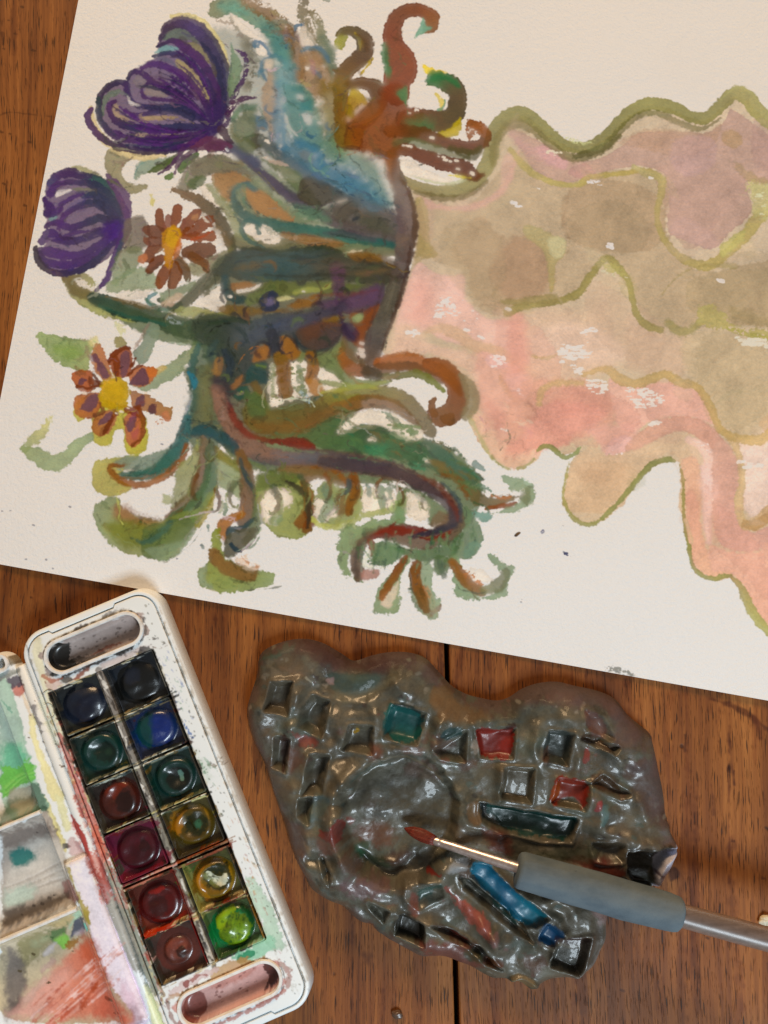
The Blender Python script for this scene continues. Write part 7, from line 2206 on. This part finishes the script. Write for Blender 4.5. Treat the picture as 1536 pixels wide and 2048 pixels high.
def paint_palette(c):
    S, F, D = c.S, c.F, c.D

    def V(k):
        c.view(*PV[k])
    V('p')
    c.px[:] = hexlin('66604f')
    F(OUTLINE, '685c48 625e4c 645844', a=1, e=3, var=.35, ang=30)
    # mauve bare rim, green-grey glaze pools
    S('511,1325 545,1290 612,1280 680,1308 706,1325 775,1308 850,1318 905,1376 995,1406 1085,1370 1155,1376 1236,1402 1290,1458 1317,1503 1335,1590 1345,1670', [40, 50, 60, 60, 50, 50, 60, 50, 40, 60, 60, 60, 60, 70, 80, 50], '5c4540 684f48', a=.8, e=14, rough=4)
    S('505,1360 490,1430 500,1480 540,1588 575,1692 605,1760', [40, 44, 40, 40, 40, 30], '6a524a', a=.75, e=10, rough=4)
    S('614,1780 680,1817 752,1872 844,1917 918,1931', [30, 30, 30, 34, 30], '6a5048', a=.6, e=8, rough=4)
    r = np.random.default_rng(44)
    q = np.array([[float(v) for v in z.split(',')] for z in OUTLINE.split()])
    for k in range(330):
        x, y = 490 + 860 * r.random(), 1285 + 690 * r.random()
        col = ['646652', '6c5c48', '565242', '706450', '60685a', '6c4c3e', '78725e', '4a483a'][k % 8]
        w = 8 + 34 * r.random()
        S('%g,%g %g,%g %g,%g' % (x, y, x + w * (r.random() - .5), y + w * .5, x + w * .6, y + w * (r.random() - .3)), w * .7, col, a=.62, e=6, rough=5)
    for k in range(420):
        x, y = 490 + 860 * r.random(), 1285 + 690 * r.random()
        col = ['8a8472', '3e3a30', '7c5a4c', '5a6a60', 'a09684', '4a3a32'][k % 6]
        w = 2 + 9 * r.random()
        S('%g,%g %g,%g' % (x, y, x + w * 1.4 * (r.random() - .3), y + w * (r.random() - .5)), w * .6, col, a=.7, e=2, rough=3)
    V('a')
    F('480,100 640,140 820,250 1010,220 1110,260 990,330 840,310 700,290 560,250 500,170', '53332c', a=.75, e=12)
    F('650,330 800,320 1000,330 960,420 780,470 690,440', '4e5a4a', a=.85, e=6)
    F('700,440 900,430 1080,340 1100,360 960,470 800,520 690,490', '77745e', a=.7, e=6)
    F('640,360 690,350 690,390 660,390', 'a88a80', a=.9, e=3)
    S('505,345 540,375', 14, 'b0a890', a=.85)
    S('180,250 230,220 330,200', [16, 30, 20], '4a6656', a=.6, e=6)
    S('340,280 420,310 490,330', [24, 36, 20], '7a6650', a=.8, e=5)
    F('410,690 470,720 580,750 560,800 500,810 450,770', '94402e', a=.85, e=6, rough=4)
    F('390,800 470,810 470,900 400,980', '70463a', a=.7, e=8)
    F('340,745 398,755 370,960 340,930', '402018', a=.85, e=4)
    F('1040,560 1090,520 1280,590 1240,770 1130,770 1040,700', '1c6a62 165650', a=.97, e=3, rough=3)
    F('1020,640 1060,590 1100,620 1080,700 1030,720', '1c5650', a=.8, e=5)
    S('1100,520 1200,540 1290,600', [16, 20, 10], '24302c', a=.8)
    S('1080,780 1170,790 1240,770', [20, 26, 14], '4a4a30', a=.6)
    S('830,710 850,700 845,690', [18, 20, 10], 'c8961c', a=.95)
    F('1330,440 1450,420 1540,560 1500,640 1410,620 1350,540', '745a38', a=.8, e=6)
    F('1450,680 1540,680 1540,740 1440,760 1400,730', '164644', a=.8, e=4)
    F('940,790 1010,790 1000,880 940,900', '84442e', a=.6, e=8)
    F('1160,800 1300,810 1260,860 1170,850', '7c4a36', a=.6, e=8)
    S('900,930 1030,880 1180,880 1300,940 1420,1040', [10, 16, 18, 14, 8], '8f7c5a', a=.7, e=4)
    S('780,1060 900,970 1080,940', [12, 20, 10], '4c5c4c', a=.7, e=5)
    F('560,1130 660,1120 640,1230 540,1290', '5a6e68', a=.75, e=6)
    F('620,1340 740,1260 750,1380 700,1420 640,1400', '8a3428', a=.92, e=3, rough=4)
    F('600,1400 700,1400 700,1500 620,1500', '84503c', a=.7, e=8)
    F('860,1340 1060,1330 1100,1440 1000,1500 880,1460', '78472e', a=.7, e=12, rough=5)
    F('780,1290 830,1310 800,1350', '8a3c2a', a=.8, e=4)
    F('820,1120 1080,1000 1360,1080 1420,1220 1300,1290 1060,1280 880,1240', '504d40', a=.65, e=16)
    V('b')
    F('262,470 330,452 400,462 490,450 480,560 468,622 380,632 300,612', '8c2010 962214', a=.97, e=2, rough=3)
    F('260,520 285,580 262,610 240,560', 'b8a894', a=.7, e=3)
    F('440,440 490,430 480,470 430,470', '3a201a', a=.8, e=3)
    F('690,475 820,485 790,660 665,620', '3e4640', a=.85, e=4)
    F('660,600 700,560 690,630 650,640', '6a4630', a=.7, e=4)
    F('425,690 590,695 575,870 415,850', '62553f', a=.85, e=4)
    F('740,745 800,740 920,775 905,900 880,925 850,870 780,880 730,910 700,860', '8c280a 92220c', a=.97, e=2, rough=2)
    F('700,850 740,770 770,830 730,880', 'b2501a', a=.9, e=3)
    F('770,880 830,865 880,900 870,925 760,915', '51482c', a=.9, e=3)
    F('930,770 1000,720 1130,830 1050,830', '55371a', a=.9, e=4)
    F('865,500 930,490 1080,570 1030,580', '55391f', a=.85, e=4)
    F('900,590 930,570 930,640 890,660', '9a4438', a=.9, e=3)
    F('960,880 990,870 980,920 950,930', 'a84240', a=.9, e=3)
    F('1000,900 1040,920 1030,1000 990,1010', '6a8a80', a=.7, e=4)
    F('285,890 350,905 560,945 850,985 840,1060 800,1115 680,1100 540,1085 420,1045 390,1000 300,940', '0f4c42 0c3e38', a=.96, e=3, rough=3)
    F('290,890 330,900 330,980 300,980', '14181a', a=.9, e=3)
    F('210,900 280,890 300,1000 240,1010', '80603c', a=.85, e=4)
    F('310,1050 460,1080 470,1200 360,1160', '6e3020', a=.8, e=8)
    F('800,1230 1000,1210 1110,1280 1100,1340 960,1290', '6a2414', a=.88, e=8, rough=4)
    F('540,1190 800,1160 1000,1180 900,1240 640,1220', '4a4e36', a=.7, e=8)
    F('1150,1170 1330,1150 1420,1155 1300,1300 1330,1400 1200,1370', '2c281e', a=.85, e=5)
    F('1340,1210 1460,1150 1440,1230 1380,1370 1335,1410 1325,1330', 'e0d8e0 e0dae2', a=.95, e=3)  # facet catching the light, its brightness painted into the clay colour
    S('1330,1300 1370,1330', 12, '5a3a48', a=.8, e=3)
    F('1000,270 1160,330 1240,450 1200,560 1060,540 1080,420', '6c524c', a=.7, e=10)
    F('900,350 990,380 1040,480 1000,520 930,470', '7a4a40', a=.7, e=6)
    F('1160,660 1400,660 1400,900 1290,1000 1200,850', '64504a', a=.7, e=12)
    F('700,250 860,260 900,330 700,310', '72564e', a=.6, e=8)
    F('0,240 120,280 260,340 340,390 200,420 60,400', '7a5c3a', a=.7, e=8)
    V('d')
    F('310,430 420,450 520,560 650,660 790,770 760,830 690,860 600,830 500,730 300,515', '0f7488 0d6684 12808a', a=.97, e=2, rough=2)
    F('800,830 905,895 880,985 800,992 745,935', '0c4c70', a=.97, e=2)
    F('215,520 290,560 470,690 600,860 480,760 300,610', '24281e', a=.8, e=3)
    F('440,690 520,740 620,860 580,870', '123c34', a=.8, e=3)
    F('130,590 200,640 300,720 400,800 420,900 400,930 300,830 180,680', 'a04e3e b0503a a85a4a', a=.9, e=5, rough=4)
    F('420,900 470,880 470,960 430,970', '9a7068', a=.8, e=3)
    F('890,935 1080,935 1050,1010 880,1010', '3c1c16', a=.8, e=5)
    F('860,1040 1030,1050 1020,1190 830,1110', '26261a', a=.8, e=5)
    F('1060,940 1200,880 1150,1080 1030,1200', '504034', a=.6, e=8)
    S('20,495 95,505', [20, 22], '8a2414', a=.95, e=1.5, rough=2)
    F('140,470 200,400 290,420 250,490 180,490', 'a8a49c', a=.75, e=5, rough=4)
    F('570,1215 650,1200 740,1260 720,1310 620,1280', '8a7650', a=.85, e=3)
    F('400,1080 510,1110 490,1150 400,1120', '6c3c1c', a=.85, e=4)
    F('1110,750 1230,800 1200,880 1140,820', '9a7870', a=.7, e=6)
    S('1200,850 1205,960 1150,1090 1020,1230 940,1250', [14, 16, 16, 16, 10], '9c8c80', a=.6, e=5)  # highlight along the lower right edge, painted as a paler band
    V('c')
    F('910,620 990,590 1060,560 1050,600 960,680 920,700', '1c4a3c', a=.85, e=4, rough=4)
    F('860,640 910,640 920,780 870,780', '94503e', a=.7, e=5)
    F('900,960 1050,960 1270,1000 1360,1080 1320,1170 1100,1130 980,1060', '7c4034 744034', a=.85, e=8, rough=4)
    F('1000,840 1160,890 1340,1000 1300,1010 1120,930', '46281a', a=.8, e=5)
    F('1130,900 1260,960 1200,960', '7c2414', a=.8, e=4)
    F('1230,1020 1350,1050 1340,1120 1240,1090', '3e4a30', a=.75, e=5)
    F('1330,990 1400,1090 1370,1110 1310,1030', '1c1814', a=.85, e=4)
    F('1390,1090 1480,1120 1450,1150 1390,1140', '6e3c16', a=.85, e=3)
    F('800,780 952,834 952,972 768,910', '26241a', a=.85, e=4)
    F('520,380 640,430 800,420 720,510 580,480', '2e3a22', a=.8, e=6)
    F('500,360 560,400 550,460', '1f5a34', a=.7, e=5)
    F('500,340 600,330 590,380 520,400', '2f5a44', a=.6, e=6)
    F('700,420 860,370 880,420 780,500', '4a2a20', a=.7, e=8)
    F('400,560 620,530 740,600 640,680 460,640', '7a5250', a=.7, e=10, rough=5)
    F('30,190 130,180 200,330 160,420 80,330', '6e5046', a=.7, e=8)
    F('160,290 220,330 200,390', 'a08058', a=.6, e=5)
    F('530,880 610,870 620,920 570,920', '7a3a18', a=.8, e=3)
    F('340,1340 350,1350', '000000', a=0) if False else None


paint_palette(pcol)
PAL_IMG = canvas_image(pcol, 'glazed_clay_colours', albedo=.43)


# where the rim was left without glaze (upper edge of the slab): white = bare
_gy, _gx = np.gradient(D_OUT)
_up = -_gy * g.res
_bare = (1 - smooth(6, 20, inn + 9 * lump + 4 * lump2)) * smooth(-.15, .5, _up)
pgeo.px[:] = np.clip(_bare, .002, 1)[..., None]
BARE_IMG = canvas_image(pgeo, 'unglazed_rim', albedo=.9)
BARE_IMG.colorspace_settings.name = 'sRGB'


def make_clay(name, rough, coat, bs=.34):
    m = NT(name)
    t = m.n('ShaderNodeTexImage', image=PAL_IMG, extension='EXTEND', interpolation='Cubic')
    m.put(t.inputs[0], m.n('ShaderNodeUVMap').outputs[0])
    n1_ = m.noise(m.scaled((.36, .36, .36)), 1, 4, .58)
    n2_ = m.noise(m.scaled((1.6, 1.6, 1.6)), 1, 3, .6)
    n3_ = m.noise(m.scaled((.08, .08, .08), (9, 1, 0)), 1, 3, .6)
    col = m.mix(m.math('MULTIPLY', m.step(n2_, .5, .8), .35), t.outputs[0], (.035, .028, .02))
    h = m.math('ADD', m.math('MULTIPLY', n1_, .55), m.math('MULTIPLY', n2_, m.math('MULTIPLY', m.step(n3_, .3, .7), .75)))
    rg = m.math('ADD', rough, m.math('MULTIPLY', m.step(n3_, .35, .7), .22))
    bt = m.n('ShaderNodeTexImage', image=BARE_IMG, extension='EXTEND')
    m.put(bt.inputs[0], m.n('ShaderNodeUVMap').outputs[0])
    bare = bt.outputs[0]
    rg = m.math('ADD', rg, m.math('MULTIPLY', bare, .38))
    keep = m.math('SUBTRACT', 1.0, bare, True)
    return m.set(Base_Color=col, Roughness=rg, Normal=m.bump(h, bs, .6), Specular_IOR_Level=m.math('ADD', .2, m.math('MULTIPLY', keep, .3)), Coat_Weight=m.math('MULTIPLY', keep, coat), Coat_Roughness=.11)


M_CLAY = make_clay('glazed_clay', .36, .30, .55)
M_WET = make_clay('wet_paint_in_hollow', .30, .15, .14)

palette = thing('clay_palette', (*P(920, 1620, 0), 0), 'lumpy brown green glazed clay palette with paint in square hollows and round mixing well', 'paint palette')


def height_patch(name, mask, H, mat, parent, snap=None, skirt=None):
    idx = -np.ones(mask.shape, int)
    # keep cells whose four corners are all inside the mask
    cell = mask[:-1, :-1] & mask[1:, :-1] & mask[:-1, 1:] & mask[1:, 1:]
    use = np.zeros_like(mask)
    use[:-1, :-1] |= cell
    use[1:, :-1] |= cell
    use[:-1, 1:] |= cell
    use[1:, 1:] |= cell
    ii, jj = np.nonzero(use)
    idx[ii, jj] = np.arange(len(ii))
    X = g.x0 + (jj + .5) / g.res
    Y = g.y1 - (ii + .5) / g.res
    Z = H[ii, jj].copy()
    if snap is not None:
        gy_, gx_ = np.gradient(snap)
        bnd = np.zeros_like(mask)
        full = np.zeros(mask.shape, int)
        full[:-1, :-1] += cell
        full[1:, :-1] += cell
        full[:-1, 1:] += cell
        full[1:, 1:] += cell
        b = full[ii, jj] < 4
        d = snap[ii, jj]
        gxv, gyv = gx_[ii, jj] * g.res, gy_[ii, jj] * g.res
        n_ = np.hypot(gxv, gyv) + 1e-6
        X = np.where(b, X - d * gxv / n_, X)
        Y = np.where(b, Y + d * gyv / n_, Y)
        Z = np.where(b, 0.0, Z)
    ci, cj = np.nonzero(cell)
    F_ = np.stack([idx[ci, cj], idx[ci + 1, cj], idx[ci + 1, cj + 1], idx[ci, cj + 1]], -1)
    return mesh_obj(name, np.stack([X, Y, Z], -1), F_.tolist(), mat, parent, True, pcol)


height_patch('clay_body', D_OUT < 0.15, HT, M_CLAY, palette, snap=D_OUT)
DABS = [('teal paint in a hollow', 'a', '1040,570 1090,530 1280,590 1240,765 1130,765 1045,700'), ('red paint in a square hollow', 'b', '270,475 330,458 400,466 484,456 470,600 380,620 300,604'),
        ('orange red paint in a hollow', 'b', '745,752 800,748 912,780 895,890 850,866 780,876 735,900 708,860'), ('dark teal paint in a long hollow', 'b', '350,915 560,955 840,995 830,1060 795,1105 680,1092 540,1078 430,1040'),
        ('blue paint in a slanting channel', 'd', '312,438 415,458 520,565 650,665 785,775 755,825 690,852 605,825 505,725 308,515'), ('blue paint at the end of the channel', 'd', '805,840 895,898 872,975 802,982 755,932'),
        ('speck of yellow paint', 'a', '820,705 850,690 862,705 840,722')]
for lab, vw, txt in DABS:
    g.view(*PV[vw])
    (a0, a1, b0, b1), d, _ = g.region(txt, 30)
    full = np.full((g.H, g.W), 10.0, np.float32)
    full[a0:a1, b0:b1] = d / g.res + .5 * lump3[a0:a1, b0:b1]
    # the paint lies level in the bottom and thins out up the walls
    sm = HT.copy()
    for _ in range(3):
        sm[1:-1, 1:-1] = (sm[1:-1, 1:-1] * 2 + sm[:-2, 1:-1] + sm[2:, 1:-1] + sm[1:-1, :-2] + sm[1:-1, 2:]) / 6
    Hd = np.maximum(HT, sm) + .05 + .35 * smooth(0, -1.6, full)
    o = height_patch('paint_dab', full < .1, Hd, M_WET, palette)
    o['label'] = lab
# ------------------------------------------------------------------ the paintbrush lying across the palette
def BP(px, py, z):
    x, y = P(px, py, z)
    return np.array([x, y, z])


b_tip = BP(808, 1656, 12.5)
b_fer = BP(871, 1682, 17.0)
b_fe2 = BP(1041, 1737, 25.0)
b_g1 = BP(1033, 1738, 25.0)
b_g2 = BP(1363, 1831, 29.0)
b_end = BP(1700, 1924, 31.0)
brush = thing('paintbrush', (*P(1200, 1790, 0), 0), 'paintbrush with fat grey foam grip and red brown bristles lying across the clay palette', 'paintbrush')


def lerp(a, b, t):
    return a * (1 - t) + b * t


m = NT('grey_foam_rubber')
_n = m.noise(m.scaled((2.2, 2.2, 2.2)), 1, 3, .6)
_s = m.noise(m.scaled((.06, .10, .1), (2, 0, 0)), 1, 4, .6)
_d = m.n('ShaderNodeTexVoronoi', {'Vector': m.scaled((.11, .13, .12)), 'Scale': 1.0})
_c = m.ramp(_s, [(.3, (.080, .108, .130)), (.55, (.118, .150, .170)), (.8, (.146, .178, .192))])
_c = m.mix(m.math('MULTIPLY', m.step(_n, .58, .75), .30), _c, (.06, .07, .075))
_c = m.mix(m.math('MULTIPLY', m.step(_d.outputs['Distance'], .10, .03), .45), _c, (.04, .045, .06))
M_FOAM = m.set(Base_Color=_c, Roughness=.82, Normal=m.bump(_n, .5, .3), Specular_IOR_Level=.25)
m = NT('worn_rose_metal')
_n = m.noise(m.scaled((.5, .5, .5)), 1, 3)
M_FERR = m.set(Base_Color=m.ramp(_n, [(.3, (.62, .50, .46)), (.7, (.86, .76, .72))]), Metallic=.9, Roughness=.30, Normal=m.bump(_n, .2, .2))
m = NT('smoky_acrylic_handle')
_n = m.noise(m.scaled((.5, .5, .5)), 1, 4, .6)
_w = m.noise(m.scaled((.03, .4, .2)), 1, 3, .6)
M_HAND = m.set(Base_Color=m.ramp(m.math('ADD', m.math('MULTIPLY', _n, .35), m.math('MULTIPLY', _w, .65)), [(.3, (.11, .078, .064)), (.7, (.25, .19, .165))]), Roughness=.36, Specular_IOR_Level=.4,
               Transmission_Weight=.30, Coat_Weight=.05, Coat_Roughness=.1, Normal=m.bump(_n, .15, .2))
m = NT('red_brown_bristle')
_n = m.noise(m.scaled((2.5, 2.5, 2.5)), 1, 3)
M_BRIS = m.set(Base_Color=m.ramp(_n, [(.3, (.085, .010, .005)), (.7, (.22, .030, .012))]), Roughness=.42, Specular_IOR_Level=.45)

# bristles: a pointed core with single hairs laid over it
axis = (b_fer - b_tip) / np.linalg.norm(b_fer - b_tip)
L = np.linalg.norm(b_fer - b_tip)
ts = [0, .06, .15, .3, .5, .7, .85, 1.0, 1.06]
rs = [.12, .8, 1.5, 2.3, 2.75, 2.75, 2.4, 1.9, 1.85]
V1, F1 = tube([b_tip + axis * L * t for t in ts], rs, 20, .82)
rb = np.random.default_rng(6)
side = np.cross(axis, (0, 0, 1.0)); side /= np.linalg.norm(side)
up = np.cross(side, axis)
for k in range(90):
    a = 2 * math.pi * rb.random()
    reach = .02 + .22 * rb.random() ** 2
    t_ = np.linspace(1.0, reach, 6)
    path = [b_tip + axis * L * q + (np.interp(q, ts, rs) * (1.0 + .05 * rb.random())) * (math.cos(a) * side + math.sin(a) * up * .82) for q in t_]
    v2, f2 = tube(path, [.14, .15, .15, .13, .1, .04], 4)
    o_ = len(V1)
    V1 = list(V1) + list(v2)
    F1 = F1 + [tuple(i + o_ for i in f) for f in f2]
mesh_obj('bristles', V1, F1, M_BRIS, brush)
Vf, Ff = tube([lerp(b_fer, b_fe2, t) for t in (-.02, 0, .02, .05, .06, .08, .3, .6, .9, 1.05)], [1.75, 2.0, 2.1, 2.1, 1.95, 2.1, 2.2, 2.4, 2.55, 2.6], 28)
sharp_by_angle(mesh_obj('ferrule', Vf, Ff, M_FERR, brush), 50)
tg = [0, .004, .012, .03, .08, .2, .35, .5, .65, .8, .92, .965, .985, .996, 1.0]
rg = [5.0, 6.8, 7.7, 8.1, 8.2, 8.35, 8.5, 8.6, 8.6, 8.4, 8.1, 7.8, 7.2, 6.2, 5.2]
Vg, Fg = tube([lerp(b_g1, b_g2, t) for t in tg], rg, 40)
wv = np.array(Vg)
rw = np.random.default_rng(8)
ctr = np.repeat(np.array([lerp(b_g1, b_g2, t) for t in tg]), 40, 0)
wv = ctr + (wv - ctr) * (1 + .012 * rw.standard_normal((len(wv), 1)))
mesh_obj('grip', wv, Fg, M_FOAM, brush)
Vh, Fh = tube([lerp(b_g2, b_end, t) for t in (-.06, 0, .1, .3, .6, 1.0)], [5.1, 5.1, 5.2, 5.35, 5.3, 4.6], 28)
mesh_obj('handle', Vh, Fh, M_HAND, brush)
# ------------------------------------------------------------------ crumbs and hairs
def crumb(name, px, py, r, squash, mat, seed, label, cat):
    x, y = P(px, py, 0)
    bm = bmesh.new()
    bmesh.ops.create_icosphere(bm, subdivisions=3, radius=1)
    rq = np.random.default_rng(seed)
    dirs = rq.standard_normal((7, 3))
    for v in bm.verts:
        n = np.array(v.co)
        k = 1 + .16 * sum(math.sin(3.1 * float(n @ d) + i) for i, d in enumerate(dirs)) / 2.2
        v.co = Vector((n[0] * r * k * squash[0], n[1] * r * k * squash[1], max(n[2], -.55) * r * k * squash[2] + .5 * r * squash[2])) * .001
    for f in bm.faces:
        f.smooth = True
    me = bpy.data.meshes.new(name)
    bm.to_mesh(me)
    bm.free()
    o = bpy.data.objects.new(name, me)
    COL.objects.link(o)
    o.location = (x * .001, y * .001, 0)
    me.materials.append(mat)
    return prop(o, label, cat)


m = NT('pale_crumb')
_n = m.noise(m.scaled((1.2, 1.2, 1.2)), 1, 3)
crumb('crumb', 1531, 1838, 2.6, (1.3, .9, .8), m.set(Base_Color=m.ramp(_n, [(.3, (.5, .42, .28)), (.7, (.75, .70, .55))]), Roughness=.7, Normal=m.bump(_n, .4, .4)), 4,
      'small off-white crumb on the table above the end of the brush handle', 'crumb')
m = NT('brown_bead')
_n = m.noise(m.scaled((.8, .8, .8)), 1, 3)
crumb('wood_speck', 794, 2027, 2.3, (1.1, .9, .7), m.set(Base_Color=m.ramp(_n, [(.3, (.06, .035, .025)), (.7, (.15, .09, .06))]), Roughness=.3), 9,
      'small dark brown bump on the table below the clay palette', 'speck')

m = NT('dark_hair')
_n = m.noise(m.scaled((.5, .5, .5)), 1, 2)
M_HAIR = m.set(Base_Color=m.ramp(_n, [(.3, (.10, .085, .06)), (.7, (.20, .17, .12))]), Roughness=.4)


def hair(txt, z, label):
    pts = [(*P(float(a.split(',')[0]), float(a.split(',')[1]), z), z + .1) for a in txt.split()]
    c = catmull(pts, n=6)
    Vq, Fq = tube(c, [.10] * len(c), 5)
    o = mesh_obj('hair', Vq, Fq, M_HAIR, None, origin=tuple(pts[0]))
    return prop(o, label, 'hair', 'hairs stuck on the watercolor box')


hair('86,1386 94,1380 102,1379 110,1385 113,1392', 12.1, 'upper of two curved hairs on the yellowed left edge of the box')
hair('88,1409 97,1406 106,1412 110,1422 107,1432 100,1436 95,1435', 12.1, 'lower of two curved hairs on the yellowed left edge of the box')
